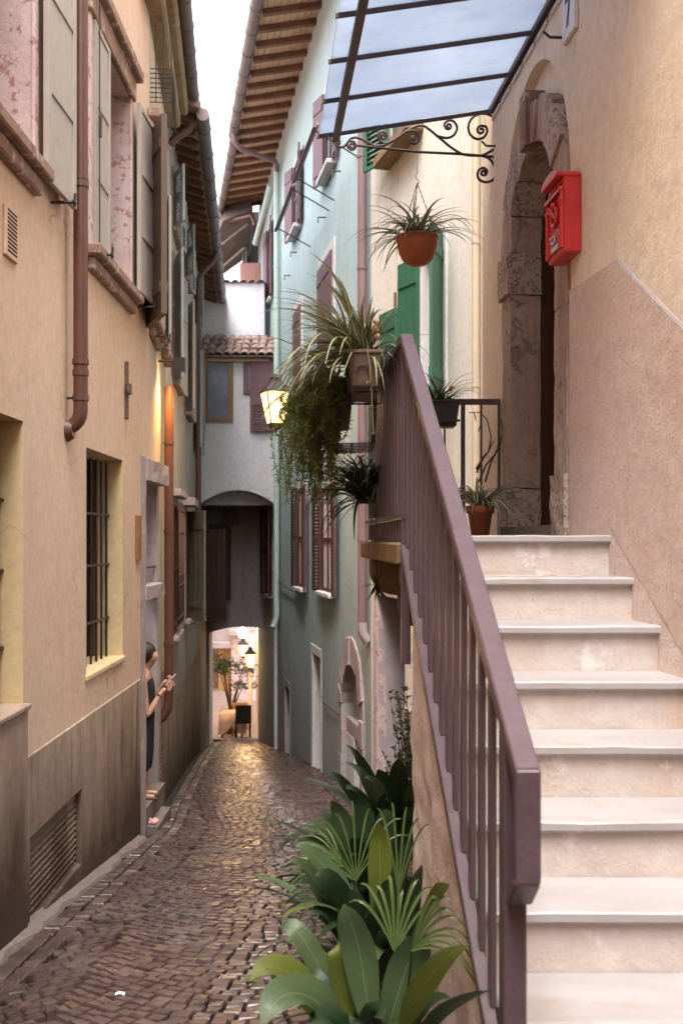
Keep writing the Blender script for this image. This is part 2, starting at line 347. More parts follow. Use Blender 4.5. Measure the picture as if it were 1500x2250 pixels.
m2 = t.nodes.new('ShaderNodeMixShader'); m2.inputs[0].default_value = 0.06; b.l(mx.outputs[0], m2.inputs[1]); b.l(tp.outputs[0], m2.inputs[2])
b.l(m2.outputs[0], t.nodes['Material Output'].inputs['Surface'])
def emit(name, col, s):
    b = NB(name); b.set(Emission_Color=(*col, 1), Emission_Strength=s); b.col((0.8, 0.7, 0.5)); return b
emit('lamp_glass', (1.0, 0.60, 0.22), 2.2)
emit('lamp_bulb', (1.0, 0.82, 0.52), 14.0)
def leaf(name, c1, c2, rough=0.4, trans=0.25, scale=6):
    b = NB(name); c = b.mix(b.ramp(b.noise(scale, 4, 0.6), [(0.3, 0.0), (0.7, 1.0)]), c1, c2)
    b.col(c); b.rough(rough); b.bump(b.noise(35, 3, 0.6), 0.12, 0.004); b.set(Specular_IOR_Level=0.5)
    t = b.t; tr = t.nodes.new('ShaderNodeBsdfTranslucent'); b.l(c, tr.inputs['Color']); m = t.nodes.new('ShaderNodeMixShader'); m.inputs[0].default_value = trans
    b.l(b.b.outputs[0], m.inputs[1]); b.l(tr.outputs[0], m.inputs[2]); b.l(m.outputs[0], t.nodes['Material Output'].inputs['Surface'])
leaf('leaf_olive', (0.075, 0.095, 0.030), (0.12, 0.125, 0.042), 0.45)
leaf('leaf_pale', (0.27, 0.27, 0.14), (0.34, 0.31, 0.19), 0.45)
leaf('leaf_stripe', (0.55, 0.56, 0.42), (0.48, 0.50, 0.34), 0.45)
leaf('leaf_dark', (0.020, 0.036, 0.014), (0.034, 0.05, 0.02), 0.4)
def veined(name, c1, c2, rib, rough=0.32, trans=0.18):
    b = NB(name); tc = b.n('ShaderNodeTexCoord'); sx = b.n('ShaderNodeSeparateXYZ'); b.l(tc.outputs['UV'], sx.inputs[0])
    st = b.noise(1.0, 5, 0.7, (46.0, 1.6, 1.0), tc.outputs['UV']); big = b.noise(5, 4, 0.6)
    c = b.mix(b.ramp(st, [(0.32, 0.0), (0.68, 1.0)]), c1, c2); c = b.mix(b.ramp(big, [(0.4, 0.0), (0.75, 0.55)]), c, tuple(x * 0.6 for x in c1))
    du = b.math('ABSOLUTE', b.math('SUBTRACT', sx.outputs[0], 0.5)); c = b.mix(b.ramp(du, [(0.008, 0.75), (0.022, 0.0)]), c, rib)
    tipn = b.math('ADD', sx.outputs[1], b.math('MULTIPLY', big, 0.12)); c = b.mix(b.ramp(tipn, [(1.0, 0.0), (1.05, 0.8)]), c, (0.20, 0.13, 0.05))
    b.col(c); b.rough(rough); b.bump(b.math('ADD', st, b.math('MULTIPLY', b.noise(30, 3, 0.6), 0.5)), 0.35, 0.006)
    t = b.t; tr = t.nodes.new('ShaderNodeBsdfTranslucent'); b.l(c, tr.inputs['Color']); m = t.nodes.new('ShaderNodeMixShader'); m.inputs[0].default_value = trans
    b.l(b.b.outputs[0], m.inputs[1]); b.l(tr.outputs[0], m.inputs[2]); b.l(m.outputs[0], t.nodes['Material Output'].inputs['Surface'])
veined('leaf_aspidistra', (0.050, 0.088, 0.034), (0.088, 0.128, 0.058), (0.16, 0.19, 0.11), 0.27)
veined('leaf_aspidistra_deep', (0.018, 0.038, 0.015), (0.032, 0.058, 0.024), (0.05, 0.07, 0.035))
veined('leaf_lime', (0.10, 0.135, 0.020), (0.16, 0.185, 0.032), (0.20, 0.21, 0.08), 0.38, 0.3)
leaf('leaf_palm', (0.075, 0.125, 0.035), (0.11, 0.155, 0.05), 0.35, 0.25, 9)
leaf('leaf_fern', (0.20, 0.235, 0.055), (0.13, 0.16, 0.04), 0.5, 0.5, 7)
leaf('leaf_tree', (0.045, 0.085, 0.045), (0.07, 0.12, 0.055), 0.4, 0.25, 7)
# porphyry setts, damp and worn smooth
b = NB('porphyry')
vo = b.n('ShaderNodeTexVoronoi'); vo.inputs['Scale'].default_value = 7.5; b.l(b.pos, vo.inputs['Vector'])
hv = b.n('ShaderNodeSeparateColor'); b.l(vo.outputs['Color'], hv.inputs[0])
c = b.mix(hv.outputs[0], (0.088, 0.053, 0.048), (0.045, 0.028, 0.029))
c = b.mix(b.ramp(hv.outputs[1], [(0.80, 0.0), (0.9, 0.6)]), c, (0.14, 0.10, 0.092))
c = b.mix(b.ramp(b.noise(1.1, 4, 0.6), [(0.4, 0.0), (0.7, 0.4)]), c, (0.12, 0.08, 0.072))
c = b.mix(1.0, c, b.ramp(b.noise(60, 4, 0.7), [(0.3, 0.8), (0.7, 1.15)]), 'MULTIPLY')
b.col(c); b.rough(b.ramp(b.noise(3, 4, 0.6), [(0.35, 0.24), (0.7, 0.42)])); b.set(Specular_IOR_Level=0.8); b.bump(b.noise(45, 4, 0.7), 0.35, 0.006)
b = NB('joint_dirt'); c = b.mix(b.noise(9, 4, 0.6), (0.018, 0.012, 0.010), (0.032, 0.024, 0.018)); b.col(c); b.rough(0.95); b.bump(b.noise(60, 3, 0.6), 0.6, 0.01)
b = NB('square_stone')
br = b.n('ShaderNodeTexBrick'); br.inputs['Scale'].default_value = 1.2; br.inputs['Color1'].default_value = (0.34, 0.25, 0.22, 1); br.inputs['Color2'].default_value = (0.28, 0.2, 0.18, 1); br.inputs['Mortar'].default_value = (0.12, 0.09, 0.08, 1)
b.l(b.pos, br.inputs['Vector']); b.col(br.outputs[0]); b.rough(0.5)

# ------------------------------------------------------------------ the setting: street
def xl(Y): return A1.a if Y < 11 else (A2.a + A2.b * Y if Y < 14 else A3.a + A3.b * Y)
def xr(Y):
    if Y < 9.7: return 1.35
    if Y < 13.3: return K.a + K.b * Y
    return G.a + G.b * Y
mb = MB(); ys = [-16, -3, 0, 2, 4, 6, 8, 10, 11, 12, 13, 14, 16, 18, 20, 22, 24, 26, 28, 30, 32, 34, 46]
for i in range(len(ys) - 1):
    a, c_ = ys[i], ys[i + 1]
    mb.quad((-9, a, ground(a) - 0.042), (9, a, ground(a) - 0.042), (9, c_, ground(c_) - 0.042), (-9, c_, ground(c_) - 0.042))
street = tag(mb.build('street', 'joint_dirt'), 'narrow cobbled street running down between the houses', 'street', kind='structure')
# far ground so that nothing ends in a void
mb = MB(); mb.quad((-200, -200, -8), (200, -200, -8), (200, 300, -8), (-200, 300, -8))
tag(mb.build('ground', 'concrete_strip'), 'plain ground far below and around the houses', 'ground', kind='structure')

def sett_mesh(i):
    rr = random.Random(i); m = MB(); h = 0.03; e = 0.07
    top = [(-0.5 + e * rr.uniform(0.5, 1.3), -0.5 + e * rr.uniform(0.5, 1.3)), (0.5 - e * rr.uniform(0.5, 1.3), -0.5 + e * rr.uniform(0.5, 1.3)), (0.5 - e * rr.uniform(0.5, 1.3), 0.5 - e * rr.uniform(0.5, 1.3)), (-0.5 + e * rr.uniform(0.5, 1.3), 0.5 - e * rr.uniform(0.5, 1.3))]
    mid = [(-0.5, -0.5), (0.5, -0.5), (0.5, 0.5), (-0.5, 0.5)]
    zz = [h + rr.uniform(-0.004, 0.004) for _ in range(4)]
    vs = [(x, y, -0.035) for x, y in mid] + [(x, y, h * 0.62) for x, y in mid] + [(x, y, z) for (x, y), z in zip(top, zz)]
    return vs, [(8, 9, 10, 11)] + [(k, (k + 1) % 4, 4 + (k + 1) % 4, 4 + k) for k in range(4)] + [(4 + k, 4 + (k + 1) % 4, 8 + (k + 1) % 4, 8 + k) for k in range(4)]
SV = [sett_mesh(i) for i in range(10)]
setts = []
def centre(Y): return 0.5 * (xl(Y) + min(xr(Y), 1.0))
rng = random.Random(3)
WA, SAG, HR = 1.75, 0.42, 0.092
ncol = 3
for k in range(-4, int(31 / HR)):
    for ci in range(-2, 3):
        # one arc: walk along its curve
        x = -WA / 2 + rng.uniform(0, 0.05)
        while x < WA / 2 - 0.03:
            L = rng.uniform(0.082, 0.118); slope = SAG * 8 * x / (WA * WA)
            dx = L / math.sqrt(1 + slope * slope)
            xm = x + dx / 2; vv = k * HR + SAG * (4 * xm * xm / (WA * WA)); sl = SAG * 8 * xm / (WA * WA)
            Y = 1.2 + vv; cx = centre(Y) if Y > 0 else centre(0); X = cx + ci * WA + xm
            x += dx
            if Y > 30.5: continue
            if X < xl(Y) + 0.34 or X > xr(Y) - 0.03: continue
            if Y < 4.4 and X > 0.42: continue
            setts.append((X, Y, math.atan(sl), L - 0.014, HR / math.sqrt(1 + sl * sl) - 0.0135))
# two straight courses along the left-hand houses
for row in range(2):
    Y = 1.5
    while Y < 28:
        L = rng.uniform(0.10, 0.16); X = xl(Y) + 0.17 + row * 0.115
        setts.append((X, Y + L / 2, R(90), L - 0.016, 0.098)); Y += L
def vis(s):
    X, Y = s[0], s[1]; p = PX0 + F * X / Y; y = PY0 + F * (EYE - ground(Y)) / Y
    return 0 < p < 640 and y < 2250
cand = sorted([s for s in setts if vis(s)], key=lambda s: s[1])
single = cand[:300]; ids = set(id(s) for s in single)
sm = []
for i, (vs, fs) in enumerate(SV):
    me = bpy.data.meshes.new('cobblestone'); me.from_pydata(vs, [], fs); me.materials.append(M('porphyry')); me.update(); sm.append(me)
tilt = lambda: rng.uniform(-0.05, 0.05)
for s in single:
    o = place('cobblestone', sm[rng.randrange(10)], street, (s[0], s[1], ground(s[1]) - 0.022 + rng.uniform(-0.004, 0.004)), (math.atan(-0.125) + tilt(), tilt(), s[2] + rng.uniform(-0.06, 0.06)), (s[3], s[4], 1))
mb = MB()
for s in setts:
    if id(s) in ids: continue
    vs, fs = SV[rng.randrange(10)]; g = ground(s[1]) - 0.022 + rng.uniform(-0.004, 0.004)
    a = s[2] + rng.uniform(-0.06, 0.06); ca, sa = math.cos(a), math.sin(a); t1, t2 = tilt(), tilt()
    sl = -0.125 if s[1] < 20 else -0.15
    o = []
    for x, y, z in vs:
        lx, ly = x * s[3], y * s[4]; rx, ry = lx * ca - ly * sa, lx * sa + ly * ca
        o.append((s[0] + rx, s[1] + ry, g + z + sl * ry + t1 * rx + t2 * ry))
    mb.add(o, fs)
o = mb.build('cobblestones', 'porphyry', street); o['kind'] = 'stuff'
mb = MB()
yy = [1, 3, 5, 7, 9, 10.4]
for a, c_ in zip(yy, yy[1:]):
    mb.rough((0, 0, 0), X_, Y_, Z_, (0, 0), (0, 0), (0, 0), (1, 1, 1)) if False else None
    n = 14
    for i in range(n):
        y0, y1 = a + (c_ - a) * i / n, a + (c_ - a) * (i + 1) / n
        w0, w1 = 0.085 + 0.08 * noise.noise((y0 * 2.5, 0, 0)), 0.085 + 0.08 * noise.noise((y1 * 2.5, 0, 0))
        z0, z1 = ground(y0), ground(y1)
        mb.quad((-2.0, y0, z0 + 0.035), (-1.98 + w0, y0, z0 + 0.008), (-1.98 + w1, y1, z1 + 0.008), (-2.0, y1, z1 + 0.035))
        mb.quad((-1.98 + w0, y0, z0 + 0.008), (-1.98 + w0 + 0.02, y0, z0 - 0.03), (-1.98 + w1 + 0.02, y1, z1 - 0.03), (-1.98 + w1, y1, z1 + 0.008))
mb.build('mortar_fillet', 'concrete_strip', street, fix=True)

# ------------------------------------------------------------------ building helpers
def wall_mesh(w, Y0, Y1, z0, z1, ops, t=0.0):
    """face with rectangular openings; ops = (Y0, Y1, z0, z1, depth)"""
    m = MB(); Ys = sorted(set([Y0, Y1] + [v for o in ops for v in o[:2]])); zs = sorted(set([z0, z1] + [v for o in ops for v in o[2:4]]))
    for i in range(len(Ys) - 1):
        for j in range(len(zs) - 1):
            cy, cz = (Ys[i] + Ys[i + 1]) / 2, (zs[j] + zs[j + 1]) / 2
            if any(o[0] < cy < o[1] and o[2] < cz < o[3] for o in ops): continue
            m.quad(w.P(Ys[i], t, zs[j]), w.P(Ys[i + 1], t, zs[j]), w.P(Ys[i + 1], t, zs[j + 1]), w.P(Ys[i], t, zs[j + 1]))
    return m
def reveal(m, w, o, t=0.0, mi=0, floor=True):
    a, b_, c_, d_, dp = o
    m.quad(w.P(a, t, c_), w.P(a, t, d_), w.P(a, t - dp, d_), w.P(a, t - dp, c_), mi); m.quad(w.P(b_, t, c_), w.P(b_, t, d_), w.P(b_, t - dp, d_), w.P(b_, t - dp, c_), mi)
    m.quad(w.P(a, t, d_), w.P(b_, t, d_), w.P(b_, t - dp, d_), w.P(a, t - dp, d_), mi)
    if floor: m.quad(w.P(a, t, c_), w.P(b_, t, c_), w.P(b_, t - dp, c_), w.P(a, t - dp, c_), mi)
def pane(w, o, mat, parent, name='pane', t=0.0):
    m = MB(); m.quad(w.P(o[0], t - o[4] + 0.002, o[2]), w.P(o[1], t - o[4] + 0.002, o[2]), w.P(o[1], t - o[4] + 0.002, o[3]), w.P(o[0], t - o[4] + 0.002, o[3])); return m.build(name, mat, parent)
def shutter(hinge, ang_vec, width, z0, z1, mat, parent, style='panel', thick=0.035, inner=None, name='shutter'):
    """one leaf: hinge (x, y), direction in plan, board or framed or louvred"""
    u = Vector((ang_vec[0], ang_vec[1], 0)).normalized(); n = Vector((-u.y, u.x, 0)); O = Vector((hinge[0], hinge[1], 0)); m = MB(); h = z1 - z0
    tk = thick
    if style == 'board':
        k = max(3, int(width / 0.14))
        for i in range(k): m.box(O, u, n, Z_, (width * i / k + 0.002, width * (i + 1) / k - 0.002), (-tk / 2, tk / 2), (z0, z1))
        for f in (0.14, 0.86): m.box(O, u, n, Z_, (0.02, width - 0.02), (-tk / 2 - 0.012, tk / 2 + 0.012), (z0 + h * f - 0.05, z0 + h * f + 0.05))
    else:
        s_ = 0.075
        m.box(O, u, n, Z_, (0, s_), (-tk / 2, tk / 2), (z0, z1)); m.box(O, u, n, Z_, (width - s_, width), (-tk / 2, tk / 2), (z0, z1))
        cuts = [0, 0.36, 1.0] if style == 'louvre_low' else ([0, 0.33, 0.66, 1.0] if style == 'panel' else [0, 0.5, 1.0])
        for c_ in cuts:
            zz = z0 + h * c_; m.box(O, u, n, Z_, (s_, width - s_), (-tk / 2 + 0.001, tk / 2 - 0.001), (max(z0, zz - 0.05), min(z1, zz + 0.05)))
        for i in range(len(cuts) - 1):
            a, b2 = z0 + h * cuts[i] + 0.05, z0 + h * cuts[i + 1] - 0.05
            lou = style == 'louvre' or (style == 'louvre_low' and i == 0)
            if lou:
                k = int((b2 - a) / 0.055)
                for j in range(k):
                    zc = a + (b2 - a) * (j + 0.5) / k; m.box(O + Z_ * zc, u, (n * 0.8 + Z_ * 0.6), (Z_ * 0.8 - n * 0.6), (s_, width - s_), (-0.022, 0.022), (-0.004, 0.004))
                m.box(O, u, n, Z_, (s_, width - s_), (-0.002, 0.002), (a, b2)) if style == 'x' else None
            else:
                m.box(O, u, n, Z_, (s_, width - s_), (-tk / 2 + 0.012, tk / 2 - 0.012), (a, b2))
    return m.build(name, mat, parent, bevel=0.003)
def pipe(pts, r, mat, parent, name='downpipe', rings=(), n=12):
    m = MB(); m.tube(pts, r, n)
    for q, d_ in rings:
        d_ = Vector(d_).normalized(); m.tube([Vector(q) - d_ * 0.02, Vector(q) + d_ * 0.02], r * 1.14, n)
    return m.build(name, mat, parent)
def arc(c_, a, b_, r, t0, t1, n):
    """points of an arc round c in the plane of unit vectors a, b"""
    return [Vector(c_) + a * r * math.cos(t0 + (t1 - t0) * i / n) + b_ * r * math.sin(t0 + (t1 - t0) * i / n) for i in range(n + 1)]

# ================================================================== LEFT: peach house (walls A1 + A2)
hx = thing('peach_house', (-2.0, 7.0, ground(7.0)), 'peach plastered house on the left with taupe shutters and barred niches', 'house')
n1 = (5.25, 6.66, 0.575, 2.335, 0.30); n2 = (8.31, 9.69, 0.545, 2.315, 0.30)
wA = (5.4, 6.82, 4.0, 5.9, 0.25); wB = (8.42, 9.97, 3.9, 5.72, 0.25)
dr = (10.82, 11.0, ground(11) - 0.2, 2.2, 0.4)
m = wall_mesh(A1, -14.0, 11.0, -2.5, 10.0, [n1, n2, wA, wB, dr, (6.76, 8.12, -0.86, -0.29, 0.10)]); m.build('wall', 'peach_plaster', hx)
dr2 = (11.0, 11.95, ground(11) - 0.2, 2.2, 0.4); wC = (10.999, 11.95, 3.9, 5.72, 0.25)
m = wall_mesh(A2, 11.0, 14.0, -3, 7.6, [dr2, (11.1, 11.95, 3.9, 5.72, 0.25)]); m.build('wall', 'cream_plaster', hx)
for o_ in (n1, n2): m = MB(); reveal(m, A1, o_); m.build('niche_reveal', 'yellow_reveal', hx)
for o_ in (wA, wB): m = MB(); reveal(m, A1, o_); m.build('window_reveal', 'stone_pink', hx)
# plinth: a skin of darker render a finger proud of the wall, open where the vent and the doorway are
vg = (6.76, 8.12, -0.86, -0.29, 0.10)
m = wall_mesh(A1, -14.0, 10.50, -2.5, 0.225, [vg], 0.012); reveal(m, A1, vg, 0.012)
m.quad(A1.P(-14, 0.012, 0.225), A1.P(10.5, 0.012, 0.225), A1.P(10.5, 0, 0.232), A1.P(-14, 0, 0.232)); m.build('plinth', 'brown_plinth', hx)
m = MB(); m.wbox(A1, (4.6, 6.655), (0.013, 0.035), (-2.2, 0.545)); m.build('plinth_pier', 'brown_plinth', hx, bevel=0.01)
m = MB(); m.wbox(A1, (4.6, 6.655), (-0.24, 0.055), (0.546, 0.582)); m.build('sill', 'brown_plinth', hx, bevel=0.008)
m = MB(); m.wbox(A1, (8.27, 9.72), (-0.24, 0.02), (0.50, 0.546)); m.build('sill', 'yellow_reveal', hx, bevel=0.008)
# vent: slats one by one
pane(A1, (vg[0], vg[1], vg[2], vg[3], 0.08), 'void_dark', hx, 'vent_back', 0.012)
for i in range(13):
    z = vg[2] + 0.02 + (vg[3] - vg[2] - 0.03) * i / 12
    m = MB(); m.box(A1.P(vg[0] + 0.01, -0.05, z), Y_, (X_ * 0.8 - Z_ * 0.6), (X_ * 0.6 + Z_ * 0.8), (0, vg[1] - vg[0] - 0.02), (-0.028, 0.028), (-0.004, 0.004)); m.build('vent_slat', 'brown_plinth', hx)
m = MB(); m.wbox(A1, (6.26, 6.50), (0.0, 0.02), (3.27, 3.57)); m.build('vent_plate', 'peach_plaster', hx, bevel=0.005)
for i in range(11):
    z = 3.30 + 0.024 * i; m = MB(); m.wbox(A1, (6.29, 6.47), (0.018, 0.022), (z, z + 0.011)); m.build('vent_slot', 'void_dark', hx)
# barred niches
for o_ in (n1, n2):
    win = pane(A1, o_, 'dark_glass', hx, 'window')
    m = MB()
    for f in (0.0, 0.5, 1.0):
        yy_ = o_[0] + 0.03 + (o_[1] - o_[0] - 0.06) * f; m.wbox(A1, (yy_ - 0.03, yy_ + 0.03), (-0.295, -0.25), (o_[2], o_[3]))
    m.build('window_frame', 'dark_wood', win)
    nb = 7
    for i in range(nb):
        yy_ = o_[0] + (o_[1] - o_[0]) * (i + 0.6) / nb; m = MB(); m.tube([A1.P(yy_, -0.13, o_[2] - 0.02), A1.P(yy_, -0.13, o_[3] - 0.03)], 0.011, 8); m.build('bar', 'black_iron', win)
    for z in (o_[2] + 0.35, o_[2] + 0.83, o_[2] + 1.27):
        m = MB(); m.tube([A1.P(o_[0] - 0.02, -0.13, z), A1.P(o_[1] + 0.02, -0.13, z)], 0.013, 8); m.build('bar', 'black_iron', win)
# upper windows A and B and C: stone surround, sill, taupe shutters
def stone_window(w, o_, mat, sill=True, lintel=True, glass='dark_glass', prnt=None, sp=0.13, smat='stone_sill'):
    win = pane(w, o_, glass, prnt, 'window')
    if lintel:
        m = MB(); m.wbox(w, (o_[0] - sp, o_[1] + sp), (0.0, 0.05), (o_[3], o_[3] + 0.20)); m.wbox(w, (o_[0] - sp - 0.05, o_[1] + sp + 0.05), (0.0, 0.11), (o_[3] + 0.2, o_[3] + 0.30)); m.build('lintel', smat, win, bevel=0.012)
    if sill:
        m = MB(); m.wbox(w, (o_[0] - sp, o_[1] + sp), (0.0, 0.12), (o_[2] - 0.085, o_[2])); m.wbox(w, (o_[0] - sp + 0.05, o_[1] + sp - 0.05), (0.0, 0.06), (o_[2] - 0.19, o_[2] - 0.085)); m.build('sill', smat, win, bevel=0.012)
    for a, b_ in ((o_[0] - 0.10, o_[0]), (o_[1], o_[1] + 0.10)): m = MB(); m.wbox(w, (a, b_), (0.0, 0.025), (o_[2], o_[3])); m.build('jamb', mat, win, bevel=0.006)
    m = MB(); yc = (o_[0] + o_[1]) / 2
    for yy_ in (o_[0] + 0.03, yc, o_[1] - 0.03): m.wbox(w, (yy_ - 0.03, yy_ + 0.03), (-o_[4] + 0.004, -o_[4] + 0.04), (o_[2], o_[3]))
    m.build('window_frame', 'taupe_dark', win)
    return win
w_ = stone_window(A1, wA, 'stone_pink', prnt=hx)
s1 = shutter((A1.P(6.90, 0.075, 0).x, 6.90), (0.03, 1), 0.66, 3.93, 5.85, 'taupe_paint', w_)
shutter((A1.P(5.3, 0.06, 0).x, 5.3), (0.03, -1), 0.7, 3.93, 5.85, 'taupe_paint', w_)
def catch(w, Y, z, parent):
    m = MB(); m.tube([w.P(Y, 0, z), w.P(Y, 0.17, z)], 0.011, 6); m.tube([w.P(Y, 0.16, z - 0.03), w.P(Y, 0.165, z + 0.06)], 0.010, 6); m.tube([w.P(Y - 0.04, 0.16, z + 0.0), w.P(Y + 0.04, 0.16, z + 0.0)], 0.008, 6); m.build('shutter_catch', 'black_iron', parent)
catch(A1, 7.3, 3.9, w_)
w_ = stone_window(A1, wB, 'stone_pink', prnt=hx)
shutter((A1.P(8.42, 0.03, 0).x, 8.43), (0.0, 1), 0.55, 3.93, 5.70, 'taupe_paint', w_)
shutter((A1.P(10.02, 0.08, 0).x, 10.03), (0.05, 1), 0.74, 3.93, 5.70, 'taupe_paint', w_)
catch(A1, 8.5, 3.86, w_); catch(A1, 10.4, 3.86, w_)
m = MB(); m.tube([A1.P(8.46, 0.07, 3.95), A1.P(8.46, 0.07, 5.9)], 0.006, 6); m.tube([A1.P(8.46, 0.075, 4.78), A1.P(8.46, 0.075, 4.95)], 0.014, 6); m.build('shutter_bolt', 'black_iron', w_)
oC = (11.1, 11.95, 3.9, 5.72, 0.25)
m = MB(); reveal(m, A2, oC); m.build('window_reveal', 'stone_pink', hx)
w_ = stone_window(A2, oC, 'stone_pink', prnt=hx)
shutter((-1.97, 10.93), (0.40, -1), 0.74, 3.76, 5.68, 'taupe_dark', w_, 'board', 0.06)
shutter((A2.P(12.03, 0.06, 0).x, 12.03), (-0.06, 1), 0.80, 3.9, 5.7, 'taupe_paint', w_)
catch(A2, 11.9, 3.83, w_); catch(A2, 10.95 + 0.2, 3.72, w_)
oC2 = (12.95, 13.6, 3.9, 5.6, 0.2)
w_ = tag(pane(A2, (12.95, 13.6, 3.9, 5.6, -0.004), 'dark_glass', hx, 'window'))
m = MB(); m.wbox(A2, (12.85, 13.7), (0.0, 0.12), (3.8, 3.9)); m.build('sill', 'stone_sill', w_, bevel=0.01)
shutter((A2.P(12.9, 0.05, 0).x, 12.9), (0.28, -1), 0.5, 3.9, 5.6, 'taupe_paint', w_)
# downpipes
px = -1.98 + 0.10
pipe([(px, 7.72, 9), (px, 7.72, 2.52)] + [(px - 0.16 * (1 - math.cos(a)), 7.72, 2.52 - 0.13 * math.sin(a)) for a in [R(15 * i) for i in range(1, 7)]] , 0.052, 'copper_pipe', hx, rings=[((px, 7.72, 4.16), Z_), ((px, 7.72, 2.80), Z_), ((px, 7.72, 2.88), Z_), ((px, 7.72, 2.62), Z_), ((px, 7.72, 5.9), Z_)], n=16)
m = MB(); m.tube([A1.P(7.72, 0.0, 2.385), A1.P(7.72, 0.05, 2.39)], [0.085, 0.062], 16); m.build('pipe_collar', 'copper_pipe', hx)
m = MB()
for z in (4.16, 2.60): m.tube([A1.P(7.72, -0.02, z + 0.02), A1.P(7.72, 0.09, z + 0.02)], 0.009, 6); m.tube([(px, 7.72, z + 0.01), (px, 7.72, z + 0.035)], 0.058, 16)
m.build('pipe_bracket', 'black_iron', hx)
P0 = lambda z, t=0.10: A2.P(12.75, t, z)
pipe([P0(3.42), P0(-0.30)] + [P0(-0.42, 0.085), P0(-0.52, 0.03), P0(-0.56, -0.05)], 0.056, 'copper_pipe', hx, rings=[(P0(2.75), Z_), (P0(1.7), Z_), (P0(0.35), Z_)], n=14)
# anchor, plaque, relief of old paint
m = MB(); m.wbox(A1, (9.78, 9.83), (0.0, 0.03), (2.70, 3.23)); m.wbox(A1, (9.74, 9.87), (0.02, 0.05), (2.93, 3.03)); m.build('wall_anchor', 'rust_iron', hx, bevel=0.008)
m = MB(); m.wbox(A1, (10.28, 10.46), (0.0, 0.03), (1.40, 1.83)); m.build('wall_plaque', 'wood_plaque', hx, bevel=0.004)
# doorway: rough stone jambs, transom light above, plank door folded back, step
dz = ground(11.3)
doorway = MB(); doorway.rough((0, 0, 0), X_, Y_, Z_, (-2.13, -1.975), (10.52, 10.82), (-1.7, 2.43), (2, 2, 26), 0.010, 1, 0, 6); doorway = doorway.build('door_frame', 'stone_lilac', hx)
m = MB(); m.rough((0, 0, 0), X_, Y_, Z_, (-2.42, -2.06), (11.95, 12.12), (-1.9, 2.35), (2, 2, 24), 0.014, 2, 0, 6); m.build('far_jamb', 'stone_lilac', doorway)
m = MB(); m.rough((0, 0, 0), X_, Y_, Z_, (-2.35, -1.95), (10.8, 12.12), (2.2, 2.42), (2, 8, 2), 0.012, 3, 0, 6); m.build('lintel', 'stone_lilac', doorway)
m = MB(); m.rough((0, 0, 0), X_, Y_, Z_, (-2.30, -1.97), (10.8, 11.97), (0.98, 1.12), (2, 8, 2), 0.012, 3, 0, 6); m.build('transom', 'stone_lilac', doorway)
m = MB(); m.quad((-2.34, 10.8, 1.1), (-2.40, 12.0, 1.1), (-2.40, 12.0, 2.25), (-2.34, 10.8, 2.25)); m.build('transom_light', 'stone_lilac', doorway)
m = MB(); m.tube([(-2.08, 10.82, 1.30), (-2.08, 11.95, 1.30)], 0.014, 6); m.build('bar', 'rust_iron', doorway)
m = MB(); m.quad((-2.75, 10.7, -2), (-2.75, 12.1, -2), (-2.75, 12.1, 1), (-2.75, 10.7, 1)); m.quad((-2.75, 10.7, -2), (-1.99, 10.7, -2), (-1.99, 10.7, 1), (-2.75, 10.7, 1)); m.build('hall', 'stone_sill', doorway)
m = MB(); m.quad((-2.75, 12.02, -2), (-2.06, 12.02, -2), (-2.06, 12.02, 1), (-2.75, 12.02, 1)); m.build('hall_wall', 'stone_pink', doorway)
STEP = -1.12
m = MB(); m.rough((0, 0, 0), X_, Y_, Z_, (-2.74, -1.97), (10.825, 11.945), (-1.9, STEP), (4, 6, 3), 0.008, 5, 0, 5); m.build('door_step', 'concrete_strip', doorway)
m = MB(); m.rough((0, 0, 0), X_, Y_, Z_, (-1.969, -1.86), (10.84, 11.7), (-1.9, -1.32), (2, 6, 3), 0.014, 6, 0, 6); m.build('door_step', 'concrete_strip', doorway)
# grated cellar hatch beside the door
m = wall_mesh(A2, 12.12, 14.0, -3, 0.0, [(12.3, 12.9, -1.45, -0.75, 0.05)], 0.012); m.build('plinth', 'brown_plinth', hx)
for i in range(8):
    z = -1.42 + 0.09 * i; m = MB(); m.wbox(A2, (12.3, 12.9), (-0.02, 0.02), (z, z + 0.02)); m.build('vent_slat', 'rust_iron', hx)
# stone cornice with gutter on the A2 part
m = MB(); m.wbox(A2, (10.4, 14.1), (-0.3, 0.17), (7.02, 7.20)); m.wbox(A2, (10.4, 14.13), (-0.3, 0.27), (7.20, 7.42)); m.build('cornice', 'cornice_stone', hx, bevel=0.03)
gp = [A2.P(y, 0.34, 7.42) for y in (9.0, 10, 11, 12, 13, 14.2)]
pipe(gp, 0.075, 'gutter_zinc', hx, 'gutter', rings=[(A2.P(9.6 + 0.62 * i, 0.34, 7.42), A2.u) for i in range(8)], n=14)
pipe([A2.P(14.2, 0.34, 7.42), A2.P(14.3, 0.33, 7.33), A2.P(14.32, 0.27, 7.10), A2.P(14.32, 0.10, 6.98), A2.P(14.32, 0.02, 6.90)], 0.055, 'copper_pipe', hx, 'gutter_outlet', n=12)
# small iron cage under the cornice
m = MB()
for i in range(8):
    z = 6.18 + 0.05 * i; m.tube([A2.P(11.2, 0.0, z), A2.P(11.2, 0.22, z), A2.P(12.0, 0.22, z)], 0.006, 5)
for t in (0.06, 0.14, 0.22): m.tube([A2.P(11.2, t, 6.18), A2.P(11.2, t, 7.0)], 0.006, 5)
m.build('iron_cage', 'black_iron', hx)
# roof over the house (slab out of view)
m = MB(); m.bx((-7, -1.75), (-14, 11), (10.0, 10.15)); m.build('roof', 'tile_clay', hx)
m = MB(); m.prism([A2.P(11, 0.2, 7.45), A2.P(14.0, 0.2, 7.45), (-7, 14.2, 9.0), (-7, 11, 9.0)], (0, 0, 0.1)); m.build('roof', 'tile_clay', hx)
